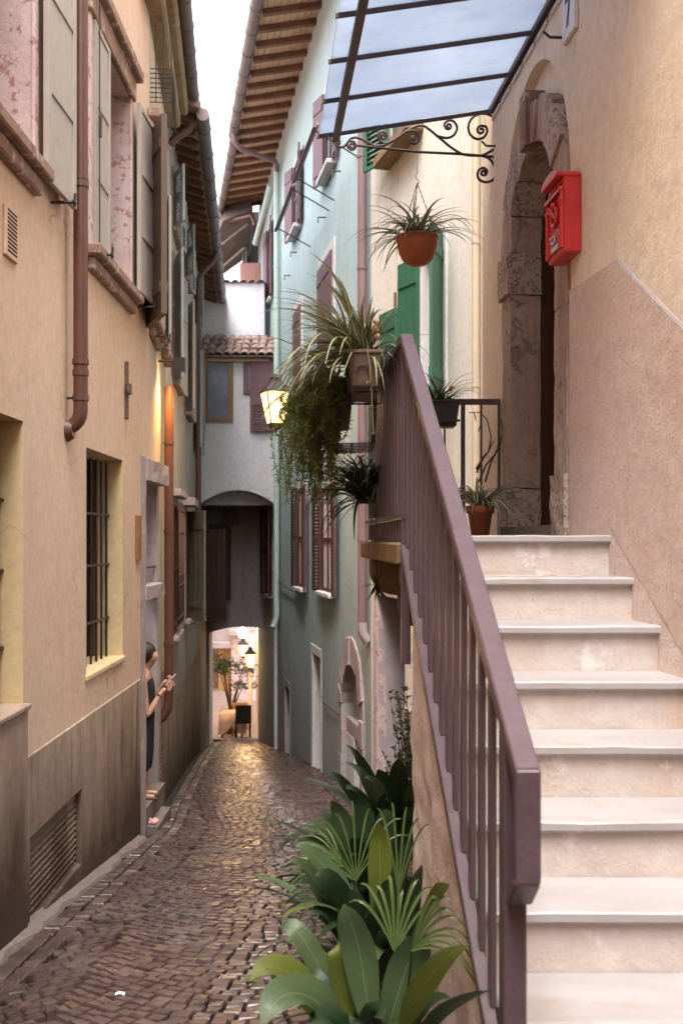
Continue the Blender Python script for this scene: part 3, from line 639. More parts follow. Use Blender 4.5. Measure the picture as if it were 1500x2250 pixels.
# wall lamp lighting the downpipe
lp = thing('wall_lamp', A2.P(12.35, 0.0, 3.62), 'small dark wall lamp glowing orange over the copper downpipe', 'lamp')
m = MB(); m.wbox(A2, (12.30, 12.44), (0.17, 0.31), (3.60, 3.70)); m.wbox(A2, (12.30, 12.31), (0.17, 0.31), (3.53, 3.60)); m.wbox(A2, (12.311, 12.44), (0.30, 0.31), (3.53, 3.60)); m.build('housing', 'black_iron', lp, bevel=0.006)
m = MB(); m.tube([A2.P(12.37, 0.0, 3.66), A2.P(12.37, 0.18, 3.66)], 0.014, 6); m.build('arm', 'black_iron', lp)
m = MB(); m.wbox(A2, (12.33, 12.42), (0.19, 0.29), (3.575, 3.599)); m.build('lamp_glass', 'lamp_bulb', lp)
ld = bpy.data.lights.new('lamp_light', 'SPOT'); ld.energy = 22; ld.color = (1.0, 0.50, 0.14); ld.spot_size = R(160); ld.spot_blend = 0.8; ld.shadow_soft_size = 0.10
lo = bpy.data.objects.new('lamp_light', ld); C.objects.link(lo); lo.parent = lp; lo.location = A2.P(12.40, 0.24, 3.50) - lp.location

# ================================================================== LEFT: grey cream house further down (wall A3)
hy = thing('grey_house', (-2.4, 17, ground(17)), 'pale grey house on the left past the copper downpipe with rafter eaves', 'house')
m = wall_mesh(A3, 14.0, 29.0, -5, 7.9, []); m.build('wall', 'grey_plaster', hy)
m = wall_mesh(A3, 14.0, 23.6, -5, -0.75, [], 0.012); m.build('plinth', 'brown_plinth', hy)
def flat_window(w, Y0, Y1, z0, z1, parent, shut, sty='panel', leafw=None, angs=((0.12, -1), (0.06, 1)), frame='stone_sill', glass='dark_glass', sill=0.1):
    win = pane(w, (Y0, Y1, z0, z1, -0.004), glass, parent, 'window'); lw = leafw or (Y1 - Y0) / 2
    if sill:
        m = MB(); m.wbox(w, (Y0 - 0.09, Y1 + 0.09), (0.0, sill), (z0 - 0.07, z0)); m.build('sill', frame, win, bevel=0.01)
    m = MB()
    for a, b_ in ((Y0 - 0.09, Y0), (Y1, Y1 + 0.09)): m.wbox(w, (a, b_), (0.0, 0.02), (z0, z1 + 0.09))
    m.wbox(w, (Y0, Y1), (0.0, 0.02), (z1, z1 + 0.09)); m.build('surround', frame, win)
    m = MB(); yc = (Y0 + Y1) / 2
    for yy_ in (Y0 + 0.03, yc, Y1 - 0.03): m.wbox(w, (yy_ - 0.03, yy_ + 0.03), (0.004, 0.03), (z0, z1))
    for zz in (z0 + 0.03, z1 - 0.03, (z0 + z1) / 2): m.wbox(w, (Y0, Y1), (0.004, 0.028), (zz - 0.025, zz + 0.025))
    m.build('window_frame', 'dark_wood', win)
    for k, Yh in ((0, Y0 - 0.02), (1, Y1 + 0.02)):
        if angs[k] is None: continue
        q = w.P(Yh, 0.05, 0); shutter((q.x, q.y), (w.n.x * angs[k][0] + w.u.x * angs[k][1], w.n.y * angs[k][0] + w.u.y * angs[k][1]), lw, z0 - 0.02, z1 + 0.02, shut, win, sty)
    return win
flat_window(A3, 15.2, 16.2, 3.85, 5.6, hy, 'grey_shutter', 'panel', 0.5, ((0.22, -1), (0.1, 1)))
flat_window(A3, 18.0, 19.0, 3.75, 5.5, hy, 'taupe_paint', 'panel', 0.5, ((0.25, -1), (0.1, 1)))
flat_window(A3, 21.0, 22.0, 3.4, 5.2, hy, 'grey_shutter', 'panel', 0.5, ((0.22, -1), (0.15, 1)))
for y_ in (15.0, 17.8, 21.2): flat_window(A3, y_, y_ + 0.9, 5.98, 6.72, hy, 'grey_shutter', 'louvre', 0.40, ((0.35, -1), (0.15, 1)), sill=0.08)
wg = flat_window(A3, 14.9, 16.0, 0.25, 2.1, hy, 'dark_wood', 'panel', 0.5, (None, None), 'stone_lilac')
for i in range(8):
    m = MB(); yy_ = 14.85 + 1.2 * i / 7; m.tube([A3.P(yy_, 0.03, 0.45), A3.P(yy_, 0.10, 0.4), A3.P(yy_, 0.10, 2.1), A3.P(yy_, 0.03, 2.15)], 0.010, 6); m.build('bar', 'rust_iron', wg)
for z in (0.5, 0.95, 1.1, 1.7, 2.0):
    m = MB(); m.tube([A3.P(14.83, 0.10, z), A3.P(16.07, 0.10, z)], 0.012, 6); m.build('bar', 'rust_iron', wg)
m = MB(); m.wbox(A3, (14.75, 16.15), (0.0, 0.14), (2.2, 2.30)); m.build('hood', 'stone_lilac', wg, bevel=0.01)
wg = flat_window(A3, 17.9, 18.4, 0.25, 2.05, hy, 'olive_shutter', 'board', 0.62, (None, None), 'stone_lilac')
shutter((A3.P(18.42, 0.02, 0).x, 18.42), (0.36, -0.5), 0.62, 0.22, 2.08, 'olive_shutter', wg, 'board')
m = MB(); m.wbox(A3, (17.3, 18.6), (0.0, 0.2), (2.15, 2.28)); m.build('hood', 'stone_lilac', wg, bevel=0.01)
catch(A3, 18.0, 0.18, wg)
wg = flat_window(A3, 24.6, 25.3, -0.2, 1.8, hy, 'taupe_dark', 'board', 0.7, ((1.0, -1), None), 'stone_lilac')
# eaves of the grey house: rafters, clay soffit, gutter
def eave(w, Y0, Y1, zw, zg, over, parent, pitch=0.55, tiles=8, rafmat='rafter_wood', clay='soffit_clay', rw=0.05, rh=0.10, roofdepth=2.0):
    n = int((Y1 - Y0) / pitch)
    sl = (zw - zg) / over
    rm = MB(); L = over + 0.25
    u = w.u; t = (w.n - Z_ * sl).normalized(); q = t.cross(u).normalized(); q = q if q.z > 0 else -q
    ln = math.sqrt(over * over + (zw - zg) ** 2)
    r0 = MB(); r0.box((0, 0, 0), u, t, q, (-rw, rw), (-0.3, ln - 0.04), (-rh, 0)); r0 = r0.build('rafter', rafmat, parent, bevel=0.008); rme = r0.data
    t0 = MB(); tw = (ln) / tiles; t0.box((0, 0, 0), u, t, q, (-pitch / 2 / 1.0 + 0.005, pitch / 2 - 0.005), (0.004, tw - 0.006), (0.002, 0.026)); t0 = t0.build('soffit_tile', clay, parent); tme = t0.data
    first = True; tf = True
    for i in range(n + 1):
        Y = Y0 + (Y1 - Y0) * i / n; O = w.P(Y, 0, zw)
        if first:
            for v in rme.vertices: v.co = v.co + parent.location
            r0.location = O - parent.location; first = False
        else:
            o = place('rafter', rme, parent, O); md = o.modifiers.new('bevel', 'BEVEL'); md.width = 0.008; md.segments = 1
        if i < n:
            Om = w.P(Y + (Y1 - Y0) / n / 2, 0, zw)
            for k in range(tiles):
                OO = Om + t * (tw * k) + q * random.uniform(0, 0.006)
                if tf:
                    for v in tme.vertices: v.co = v.co + parent.location
                    t0.location = OO - parent.location; tf = False
                else: place('soffit_tile', tme, parent, OO, scale=(1, 1, 1))
    m = MB(); a, b_, c_, d_ = w.P(Y0 - 0.3, 0, zw) + t * (ln + 0.02), w.P(Y1 + 0.3, 0, zw) + t * (ln + 0.02), w.P(Y1 + 0.3, 0, zw) - t * roofdepth, w.P(Y0 - 0.3, 0, zw) - t * roofdepth
    m.prism([p + q * 0.032 for p in (a, b_, c_, d_)], q * 0.09); m.build('roof', 'tile_clay', parent)
    return t, q, ln
eave(A3, 14.3, 25.2, 7.36, 7.24, 0.38, hy, 0.42, 4, roofdepth=3.0)
gp = [A3.P(y, 0.46, 7.22) for y in (14.1, 17, 20, 23, 25.6)]
pipe(gp, 0.085, 'gutter_zinc', hy, 'gutter', rings=[(A3.P(14.6 + 0.95 * i, 0.46, 7.22), A3.u) for i in range(12)], n=14)
pipe([A3.P(20.6, 0.44, 7.16), A3.P(20.6, 0.40, 6.98), A3.P(20.6, 0.18, 6.75), A3.P(20.6, 0.10, 6.6), A3.P(20.6, 0.10, 1.75)], 0.055, 'copper_pipe', hy, rings=[(A3.P(20.6, 0.1, z), Z_) for z in (6.0, 4.6, 3.2, 2.2)], n=12)

# ================================================================== the low house bridging the lane, with its archways
hb = thing('arch_house', (-2.3, 24.2, ground(24)), 'white house bridging the end of the lane over a dark archway', 'house')
FY = 23.9; XL0, XR0 = -3.4, -1.2
# front with segmental arch
m = MB(); zs0, zc0 = 2.40, 2.70; xa, xb = -3.14, -1.50; zt = 5.68
N = 16; pts = [(xa + (xb - xa) * i / N, zs0 + (zc0 - zs0) * (1 - (2 * i / N - 1) ** 2)) for i in range(N + 1)]
m.quad((XL0, FY, -5), (xa, FY, -5), (xa, FY, zt), (XL0, FY, zt)); m.quad((xb, FY, -5), (XR0, FY, -5), (XR0, FY, zt), (xb, FY, zt))
for (x0, z0), (x1, z1) in zip(pts, pts[1:]):
    m.quad((x0, FY, z0), (x1, FY, z1), (x1, FY, zt), (x0, FY, zt)); m.quad((x0, FY, z0), (x1, FY, z1), (x1, FY + 0.5, z1), (x0, FY + 0.5, z0))
m.build('front_wall', 'white_plaster', hb)
m = MB()
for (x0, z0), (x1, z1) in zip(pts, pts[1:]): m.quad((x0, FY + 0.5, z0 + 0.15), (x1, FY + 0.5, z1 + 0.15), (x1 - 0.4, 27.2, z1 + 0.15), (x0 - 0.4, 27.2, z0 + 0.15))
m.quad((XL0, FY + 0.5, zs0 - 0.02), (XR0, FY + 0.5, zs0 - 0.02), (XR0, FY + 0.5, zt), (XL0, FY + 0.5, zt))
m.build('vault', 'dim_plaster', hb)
# back wall with the lower arch
BY = 27.0; xa2, xb2 = (460 - 750) / F * BY, (586 - 750) / F * BY; zs2, zc2 = W(0, 1392, BY).z, W(0, 1377, BY).z; m = MB()
pts2 = [(xa2 + (xb2 - xa2) * i / N, zs2 + (zc2 - zs2) * (1 - (1.25 * i / N - 0.75) ** 2 * 1.6)) for i in range(N + 1)]
m.quad((-4.2, BY, -6), (xa2, BY, -6), (xa2, BY, 5.5), (-4.2, BY, 5.5)); m.quad((xb2, BY, -6), (-0.9, BY, -6), (-0.9, BY, 5.5), (xb2, BY, 5.5))
for (x0, z0), (x1, z1) in zip(pts2, pts2[1:]):
    m.quad((x0, BY, z0), (x1, BY, z1), (x1, BY, 5.5), (x0, BY, 5.5)); m.quad((x0, BY, z0), (x1, BY, z1), (x1, BY + 0.7, z1), (x0, BY + 0.7, z0)); m.quad((x0, BY + 0.7, z0), (x1, BY + 0.7, z1), (x1, BY + 0.7, 5.5), (x0, BY + 0.7, 5.5))
m.quad((xa2, BY, -6), (xa2, BY + 0.7, -6), (xa2, BY + 0.7, zs2), (xa2, BY, zs2)); m.quad((xb2, BY, -6), (xb2, BY + 0.7, -6), (xb2, BY + 0.7, zs2), (xb2, BY, zs2))
m.quad((-9, BY + 0.7, -6), (xa2, BY + 0.7, -6), (xa2, BY + 0.7, 7.0), (-9, BY + 0.7, 7.0)); m.quad((xb2, BY + 0.7, -6), (4, BY + 0.7, -6), (4, BY + 0.7, 7.0), (xb2, BY + 0.7, 7.0)); m.quad((xa2, BY + 0.7, 5.4), (xb2, BY + 0.7, 5.4), (xb2, BY + 0.7, 7.0), (xa2, BY + 0.7, 7.0))
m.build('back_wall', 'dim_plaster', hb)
m = MB(); m.bx((-3.02, -2.6), (BY - 0.03, BY - 0.005), (1.95, 2.35)); m.build('vent_plate', 'grey_steel', hb)
# dark store front hung open inside the passage
m = MB(); m.box((W(462, 1, 25.4).x, 25.4, 0), Vector((0.72, 0.7, 0)).normalized(), Vector((-0.7, 0.72, 0)).normalized(), Z_, (0, 0.62), (0, 0.05), (W(0, 1322, 25.4).z, W(0, 1150, 25.4).z)); m.build('hanging_shutter', 'taupe_dark', hb)
# windows of the front
def front_window(x0, x1, z0, z1, frame, parent, glass='window_glass', tilt_=0.0):
    m = MB(); m.quad((x0, FY - 0.004, z0), (x1, FY - 0.004, z0), (x1, FY - 0.004 + tilt_, z1), (x0, FY - 0.004 + tilt_, z1)); win = m.build('window', glass, parent)
    m = MB(); f = 0.07
    m.bx((x0 - 0.03, x0 + f), (FY - 0.05, FY + 0.03), (z0 - 0.02, z1 + 0.05)); m.bx((x1 - f, x1 + 0.05), (FY - 0.051, FY + 0.03), (z0 - 0.02, z1 + 0.05)); m.bx((x0 + f, x1 - f), (FY - 0.05, FY + 0.03), (z0 - 0.02, z0 + f)); m.bx((x0 + f, x1 - f), (FY - 0.05, FY + 0.03), (z1 - f, z1 + 0.05)); m.build('window_frame', frame, win, bevel=0.006)
    return win
wv = lambda p: (p - 750) / F * FY
wz = lambda y: EYE - (y - PY0) / F * FY
w_ = front_window(wv(452), wv(508), wz(926), wz(784), 'tan_frame', hb, 'sky_tint_glass')
m = MB(); m.bx((wv(446), wv(452)), (FY - 0.3, FY - 0.0), (wz(960), wz(778))); m.build('shutter', 'taupe_paint', w_)
w_ = front_window(wv(538), wv(560), wz(864), wz(768), 'plum_shutter', hb, 'sky_tint_glass')
shutter((wv(550), FY - 0.06), (1, -0.06), wv(601) - wv(550), wz(948), wz(776), 'plum_shutter', w_, 'louvre_low', 0.04)
# tiled roof, one tile after another
def tile_mesh(r, L, n=7, taper=0.8):
    m = MB(); vs = []
    for j, (yy_, k) in enumerate(((0, 1.0), (L, taper))):
        for i in range(n + 1):
            a = math.pi * i / n; vs.append((math.cos(a) * r * k, yy_, math.sin(a) * r * k * 0.75))
    for j, (yy_, k) in enumerate(((0, 1.0), (L, taper))):
        for i in range(n + 1):
            a = math.pi * i / n; vs.append((math.cos(a) * (r - 0.018) * k, yy_, math.sin(a) * (r - 0.018) * k * 0.75))
    q = n + 1
    fs = [(i, i + 1, q + i + 1, q + i) for i in range(n)] + [(2 * q + i + 1, 2 * q + i, 3 * q + i, 3 * q + i + 1) for i in range(n)] + [(i + 1, i, 2 * q + i, 2 * q + i + 1) for i in range(n)]
    m.add(vs, fs, 0, True); return m
tm = tile_mesh(0.098, 0.42); o0 = tm.build('roof_tile', 'tile_clay', hb)
for v in o0.data.vertices: v.co = v.co + hb.location
bpy.data.objects.remove(o0); tme = [x for x in bpy.data.meshes if x.name.startswith('roof_tile')][0]
RX0, RX1 = wv(436), wv(604); nc = 9
m = MB(); m.prism([(RX0 - 0.1, FY - 0.22, zt - 0.04), (RX1 + 0.05, FY - 0.22, zt - 0.04), (RX1 + 0.05, FY + 1.1, zt + 0.60), (RX0 - 0.1, FY + 1.1, zt + 0.60)], (0, 0, 0.035)); m.build('roof', 'tile_clay', hb)
for r_ in range(4):
    for i in range(nc):
        x = RX0 + (RX1 - RX0) * (i + 0.5) / nc; yb = FY - 0.26 + r_ * 0.31
        place('roof_tile', tme, hb, (x + random.uniform(-0.012, 0.012), yb, zt - 0.01 + r_ * 0.155 + random.uniform(0, 0.012)), (R(25) + random.uniform(-0.03, 0.03), 0, random.uniform(-0.05, 0.05)))
m = MB(); m.bx((RX0 - 0.1, RX1 + 0.05), (FY - 0.1, FY - 0.02), (zt - 0.12, zt - 0.05)); m.build('eave_moulding', 'soffit_clay', hb)
# taller white wall behind with tile coping
hw = thing('white_house', (-2.6, 25.6, 5.5), 'bright white gable wall with a wavy tile coping above the arch house', 'house')
WY = 25.2; m = MB(); zt2 = W(0, 622, WY).z; m.bx((W(420, 0, WY).x, W(581, 0, WY).x), (WY, WY + 0.3), (4.5, zt2)); m.build('wall', 'white_plaster', hw)
for i in range(7):
    x = W(462 + 18.5 * i, 0, WY).x; place('roof_tile', tme, hw, (x, WY - 0.09, zt2 - 0.01), (R(10), 0, random.uniform(-0.05, 0.05)))
m = MB(); m.prism([(W(440, 0, WY).x, WY - 0.02, zt2), (W(581, 0, WY).x, WY - 0.02, zt2), (W(581, 0, WY).x, WY + 2.6, zt2 + 0.5), (W(440, 0, WY).x, WY + 2.6, zt2 + 0.5)], (0, 0, 0.03)); m.build('roof', 'tile_clay', hw)
# roof terrace behind: sloping boarded roof, posts, pink panel
ht = thing('roof_terrace', W(520, 618, 28.5), 'dark boarded roof terrace with posts above the white wall', 'terrace')
TY = 28.6
def tp_(p, y, d=TY): return W(p, y, d)
m = MB(); m.prism([tp_(466, 545, 28.0), tp_(490, 485, 27.0), tp_(550, 462, 26.6), tp_(550, 560, 28.8), tp_(478, 612, 29.2)], (0, 0.8, 0.9)); m.build('sloping_roof', 'grey_boards', ht)
for a, b_ in (((476, 548), (546, 492)), ((480, 596), (538, 545))):
    m = MB(); m.tube([tp_(*a, 27.3), tp_(*b_, 26.5)], 0.04, 6); m.build('brace', 'grey_boards', ht)
for p in (534, 540):
    m = MB(); m.tube([tp_(p, 620, TY - 0.1), tp_(p, 470, TY - 0.1)], 0.03, 6); m.build('post', 'grey_steel', ht)
m = MB(); m.bx((W(530, 0, TY).x, W(600, 0, TY).x), (TY + 0.4, TY + 0.5), (W(0, 625, TY).z, W(0, 455, TY).z)); m.build('back_wall', 'void_dark', ht)
m = MB(); a, b_ = W(527, 577, 27.8), W(572, 640, 27.8); m.bx((a.x, b_.x), (27.8, 27.9), (b_.z, a.z)); fr_ = m.build('screen_panel', 'pink_panel', ht, bevel=0.02)
m = MB(); f = 0.11; m.bx((a.x + f, b_.x - f), (27.785, 27.80), (b_.z, a.z - f)); m.build('screen_inset', 'pink_panel', ht, bevel=0.01)

# ================================================================== RIGHT: pale green house (wall G)
hg = thing('green_house', (-0.3, 17, ground(17)), 'tall pale green house on the right under a deep rafter eave', 'house')
ar = (13.95, 15.35, -2.6, 0.05, 0.22); nd = (17.45, 18.45, -2.8, W(0, 1440, 17.8).z, 0.30); sd = (21.6, 22.5, -3.3, W(0, 1518, 22).z, 0.3)
nd = (17.45, 18.45, -2.8, -0.35, 0.30); sd = (21.6, 22.5, -3.3, -1.45, 0.3)
ops = [ar, nd, sd]; RLOW = 0.4
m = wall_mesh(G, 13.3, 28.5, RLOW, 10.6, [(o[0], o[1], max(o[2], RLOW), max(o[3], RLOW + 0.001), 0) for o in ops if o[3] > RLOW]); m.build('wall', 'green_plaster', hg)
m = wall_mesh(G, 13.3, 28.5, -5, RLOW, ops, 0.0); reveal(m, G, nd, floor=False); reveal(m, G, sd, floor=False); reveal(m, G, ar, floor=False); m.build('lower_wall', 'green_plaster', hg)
m = MB(); m.quad(G.P(13.3, 0, -3), G.P(13.3, -4, -3), G.P(13.3, -4, 10.6), G.P(13.3, 0, 10.6)); m.build('end_wall', 'green_plaster', hg)
# pointed arch portal of rough stones
pts = []; yc, hw_ = 14.65, 0.70
def pointed(hw, zs, rise, n=6):
    L = []
    for i in range(n + 1): f = i / n; L.append((yc - hw * math.cos(f * math.pi / 2) ** 1.0, zs + rise * math.sin(f * math.pi / 2)))
    return L + [(2 * yc - y_, z_) for y_, z_ in reversed(L[:-1])]
inn = [(yc - hw_, -2.2)] + pointed(hw_, -0.75, 0.62) + [(yc + hw_, -2.2)]; outr = [(yc - hw_ - 0.25, -2.2)] + pointed(hw_ + 0.25, -0.75, 1.02) + [(yc + hw_ + 0.25, -2.2)]
for i in range(len(inn) - 1):
    (a, b_), (c_, d_) = inn[i], inn[i + 1]; (e, f), (g, h) = outr[i], outr[i + 1]
    sub = 4 if i in (0, len(inn) - 2) else 1
    for k in range(sub):
        f0, f1 = k / sub, (k + 1) / sub; lerp = lambda p, q, t: p + (q - p) * t
        q4 = [(lerp(a, c_, f0), lerp(b_, d_, f0)), (lerp(a, c_, f1), lerp(b_, d_, f1)), (lerp(e, g, f1), lerp(f, h, f1)), (lerp(e, g, f0), lerp(f, h, f0))]
        jit = [(y_ + random.uniform(-0.012, 0.012), z_ + random.uniform(-0.006, 0.006)) for y_, z_ in q4]
        tt = 0.02 + random.uniform(0, 0.03); m = MB(); m.prism([G.P(y_, tt, z_) for y_, z_ in jit], -G.n * 0.24); m.build('portal_stone', 'stone_lilac', hg, bevel=0.012)
# filler between the arch and its square opening, and the recessed infill
m = MB()
ri = [p for p in inn]
for (y0, z0), (y1, z1) in zip(ri[1:-1], ri[2:-1]): m.quad(G.P(y0, -0.003, z0), G.P(y1, -0.003, z1), G.P(y1, -0.003, 0.06), G.P(y0, -0.003, 0.06))
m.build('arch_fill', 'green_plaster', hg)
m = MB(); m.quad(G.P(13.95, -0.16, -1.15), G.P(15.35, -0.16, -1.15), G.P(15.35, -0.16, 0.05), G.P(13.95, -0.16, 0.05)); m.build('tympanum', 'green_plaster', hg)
m = MB(); m.wbox(G, (13.95, 15.35), (-0.2, -0.05), (-1.15, -0.93)); m.build('door_lintel', 'stone_lilac', hg, bevel=0.01)
m = MB(); m.wbox(G, (14.75, 15.35), (-0.21, -0.05), (-2.6, -1.15)); m.build('side_pier', 'stone_white', hg, bevel=0.01)
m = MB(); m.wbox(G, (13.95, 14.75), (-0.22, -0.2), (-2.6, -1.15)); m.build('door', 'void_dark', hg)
for o_, wz_ in ((nd, 'stone_white'), (sd, 'stone_lilac')):
    m = MB(); m.wbox(G, (o_[1] - 0.12, o_[1] + 0.12), (-0.28, 0.012), (o_[2], o_[3] + 0.16)); m.build('door_jamb', wz_, hg, bevel=0.012)
    m = MB(); m.wbox(G, (o_[0] - 0.12, o_[0]), (-0.2, 0.012), (o_[2], o_[3] + 0.16)); m.build('door_jamb', wz_, hg, bevel=0.012)
    m = MB(); m.wbox(G, (o_[0], o_[1] - 0.12), (-0.28, 0.014), (o_[3], o_[3] + 0.16)); m.build('door_lintel', wz_, hg, bevel=0.012)
    pane(G, o_, 'dark_wood', hg, 'door')
# windows
def G_window(Y0, Y1, z0, z1, shut, sty, angs, leafw, glass='dark_glass', sill=0.12, closed=False):
    w_ = flat_window(G, Y0, Y1, z0, z1, hg, shut, sty, leafw, angs, 'stone_white', glass, sill)
    return w_
G_window(16.05, 17.15, 0.78, 2.42, 'brown_shutter', 'louvre', ((0.10, -1), (0.10, 1)), 0.52, 'stone_white')
G_window(19.2, 20.1, 0.72, 2.55, 'brown_shutter', 'louvre', ((0.10, -1), (0.10, 1)), 0.45, 'stone_white')
G_window(24.9, 25.7, 0.3, 2.3, 'brown_shutter', 'louvre', ((0.2, -1), (0.3, 1)), 0.4)
# closed plum shutters in white reveals
def closed_window(Y0, Y1, z0, z1):
    win = pane(G, (Y0, Y1, z0, z1, -0.004), 'dark_glass', hg, 'window')
    m = MB()
    for a, b_ in ((Y0 - 0.16, Y0), (Y1, Y1 + 0.04)): m.wbox(G, (a, b_), (0.0, 0.025), (z0 - 0.05, z1 + 0.16))
    m.wbox(G, (Y0, Y1), (0.0, 0.025), (z1, z1 + 0.16)); m.build('surround', 'stone_white', win)
    q = G.P(Y0 + 0.005, 0.035, 0); hlf = (Y1 - Y0) / 2 * G.k
    shutter((q.x, q.y), (G.u.x, G.u.y), hlf - 0.006, z0, z1, 'plum_shutter', win, 'board')
    q = G.P(Y0 + (Y1 - Y0) / 2 + 0.005, 0.035, 0); shutter((q.x, q.y), (G.u.x, G.u.y), hlf - 0.006, z0, z1, 'plum_shutter', win, 'board')
    for k in range(2):
        m = MB(); yy_ = Y0 + (Y1 - Y0) * (0.25 + 0.5 * k); m.wbox(G, (yy_ - 0.13, yy_ + 0.13), (0.04, 0.056), (z1 - 0.25, z1 - 0.19)); m.build('shutter_slot', 'void_dark', win)
closed_window(16.15, 17.55, 4.3, 5.98); closed_window(19.75, 20.75, 4.3, 5.95)
G_window(15.95, 16.85, 7.25, 8.6, 'plum_shutter', 'board', ((0.12, -1), (0.25, 1)), 0.40, sill=0.16)
G_window(19.85, 20.75, 7.45, 8.8, 'plum_shutter', 'board', ((0.12, -1), (0.25, 1)), 0.40, sill=0.16)
G_window(24.9, 25.7, 7.25, 9.0, 'plum_shutter', 'board', ((0.1, -1), (0.1, 1)), 0.4, sill=0.1)
# awning bars with stays
for Ya, Yb in ((14.0, 16.2), (16.35, 18.75)):
    aw = MB(); aw.tube([G.P(Ya, 0.60, 6.98), G.P(Yb, 0.60, 6.98)], 0.026, 8); aw = aw.build('awning_bar', 'plum_shutter', hg)
    m = MB(); m.wbox(G, (Ya, Yb), (0.55, 0.572), (6.985, 7.035)); m.build('awning_roll', 'mauve_pipe', aw)
    for Y in (Ya + 0.15, Yb - 0.2):
        m = MB(); m.tube([G.P(Y, 0.60, 6.98), G.P(Y + 0.1, 0.0, 6.70)], 0.010, 6); m.build('awning_stay', 'black_iron', aw)
for Y, z in ((15.55, 6.95), (16.95, 6.7), (20.5, 7.1), (21.5, 6.9)):
    m = MB(); m.tube([G.P(Y, 0, z), G.P(Y, 0.12, z), G.P(Y, 0.12, z - 0.09)], 0.012, 6); m.build('wall_hook', 'black_iron', hg)
# pipes
Pg = lambda Y, t, z: G.P(Y, t, z)
pipe([Pg(13.42, 0.09, 10.0), Pg(13.42, 0.09, 0.55)], 0.06, 'mauve_pipe', hg, rings=[(Pg(13.42, 0.09, z), Z_) for z in (6.4, 5.0, 3.4, 1.6)], n=14)
pipe([Pg(13.42, 0.09, 0.56), Pg(13.42, 0.085, 0.42), Pg(13.42, 0.02, 0.32)], 0.062, 'stone_lilac', hg, 'pipe_foot', n=12)
pipe([Pg(23.2, 0.09, 9.75), Pg(23.2, 0.09, -0.05), Pg(23.15, 0.14, -0.22), Pg(23.05, 0.2, -0.32)], 0.065, 'green_pipe', hg, rings=[(Pg(23.2, 0.09, z), Z_) for z in (7.5, 5.0, 2.6, 1.4)], n=12)
pipe([Pg(25.9, 0.30, 8.75), Pg(25.2, 0.2, 9.15), Pg(24.0, 0.12, 9.55)], 0.085, 'green_pipe', hg, 'diagonal_pipe', n=10)
# loose cable
m = MB(); cp = [Pg(24.5 - i * 0.45, 0.04, 0.85 - 0.12 * math.sin(i / 11 * math.pi) - 0.02 * i) for i in range(12)]; m.tube(cp, 0.012, 5); m.build('cable', 'black_iron', hg)
m = MB(); m.tube([Pg(15.5, 0.03, -0.95), Pg(17.1, 0.03, -1.0)], 0.008, 5); m.build('cable', 'black_iron', hg)
t, q, ln = eave(G, 14.0, 27.6, 10.34, 10.12, 1.0, hg, 0.55, 9, rh=0.095, rw=0.05, roofdepth=3.0)
gz, gt_ = 10.08, 1.08
pipe([G.P(y, gt_, gz) for y in (13.6, 17, 20, 22.6)], 0.10, 'gutter_zinc', hg, 'gutter', rings=[(G.P(14 + 0.8 * i, gt_, gz), G.u) for i in range(11)], n=14)
pipe([G.P(y, gt_ - 0.04, gz - 0.02) for y in (22.4, 25, 28.2)], 0.095, 'gutter_zinc', hg, 'gutter', rings=[(G.P(22.9 + 0.75 * i, gt_ - 0.04, gz - 0.02), G.u) for i in range(7)], n=14)
pipe([G.P(22.3, gt_, gz - 0.05), G.P(22.3, gt_ - 0.02, gz - 0.25), G.P(22.4, gt_ - 0.15, gz - 0.36), G.P(22.9, 0.15, gz - 0.40), G.P(23.2, 0.09, gz - 0.5)], 0.055, 'mauve_pipe', hg, 'gutter_outlet', n=12)
pipe([G.P(27.6, gt_ - 0.05, gz - 0.05), G.P(27.6, gt_ - 0.08, gz - 0.3), G.P(27.3, gt_ - 0.2, gz - 0.42), G.P(26.4, 0.35, gz - 0.5), G.P(25.9, 0.3, gz - 0.9)], 0.055, 'copper_pipe', hg, 'gutter_outlet', n=12)

# ================================================================== RIGHT: ivory house with green shutters (wall K)
hk = thing('ivory_house', (0.9, 11.5, ground(11.5)), 'ivory house with green shutters between the green house and the stairs', 'house')
kd = (11.95, 13.0, -2.4, W(0, 1316, 12.6).z, 0.55); kd = (11.95, 13.0, -2.4, 0.92, 0.55); kw = (10.68, 11.30, 3.0, 4.62, 0.16)
m = wall_mesh(K, 8.4, 13.3, -2.5, 9.5, [kd, kw]); m.build('wall', 'ivory_plaster', hk)
m = MB(); reveal(m, K, kw); m.build('window_reveal', 'stone_white', hk)
m = MB(); reveal(m, K, kd, floor=False); m.build('door_reveal', 'stone_lilac', hk)
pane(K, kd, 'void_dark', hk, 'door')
m = MB(); m.wbox(K, (11.8, 13.12), (0.0, 0.02), (0.92, 1.12)); m.build('door_lintel', 'stone_lilac', hk, bevel=0.008)
m = MB(); m.rough(K.P(13.0, 0, 0), K.u, K.n, Z_, (0.0, 0.14), (-0.1, 0.02), (-2.3, 0.92), (1, 1, 14), 0.01, 3, 0, 6); m.build('door_jamb', 'stone_pink', hk)
m = wall_mesh(K, 9.0, 11.93, -2.5, -0.28, [], 0.02); m.quad(K.P(9, 0.02, -0.28), K.P(11.93, 0.02, -0.28), K.P(11.93, 0, -0.27), K.P(9, 0, -0.27)); m.build('dado', 'rough_cast', hk)
win = pane(K, kw, 'dark_glass', hk, 'window')
m = MB(); m.wbox(K, (10.57, 10.68), (0.0, 0.03), (2.9, 4.74)); m.wbox(K, (11.30, 11.40), (0.0, 0.03), (2.9, 4.74)); m.wbox(K, (10.68, 11.30), (0.0, 0.028), (4.62, 4.74)); m.build('surround', 'stone_white', win, bevel=0.006)
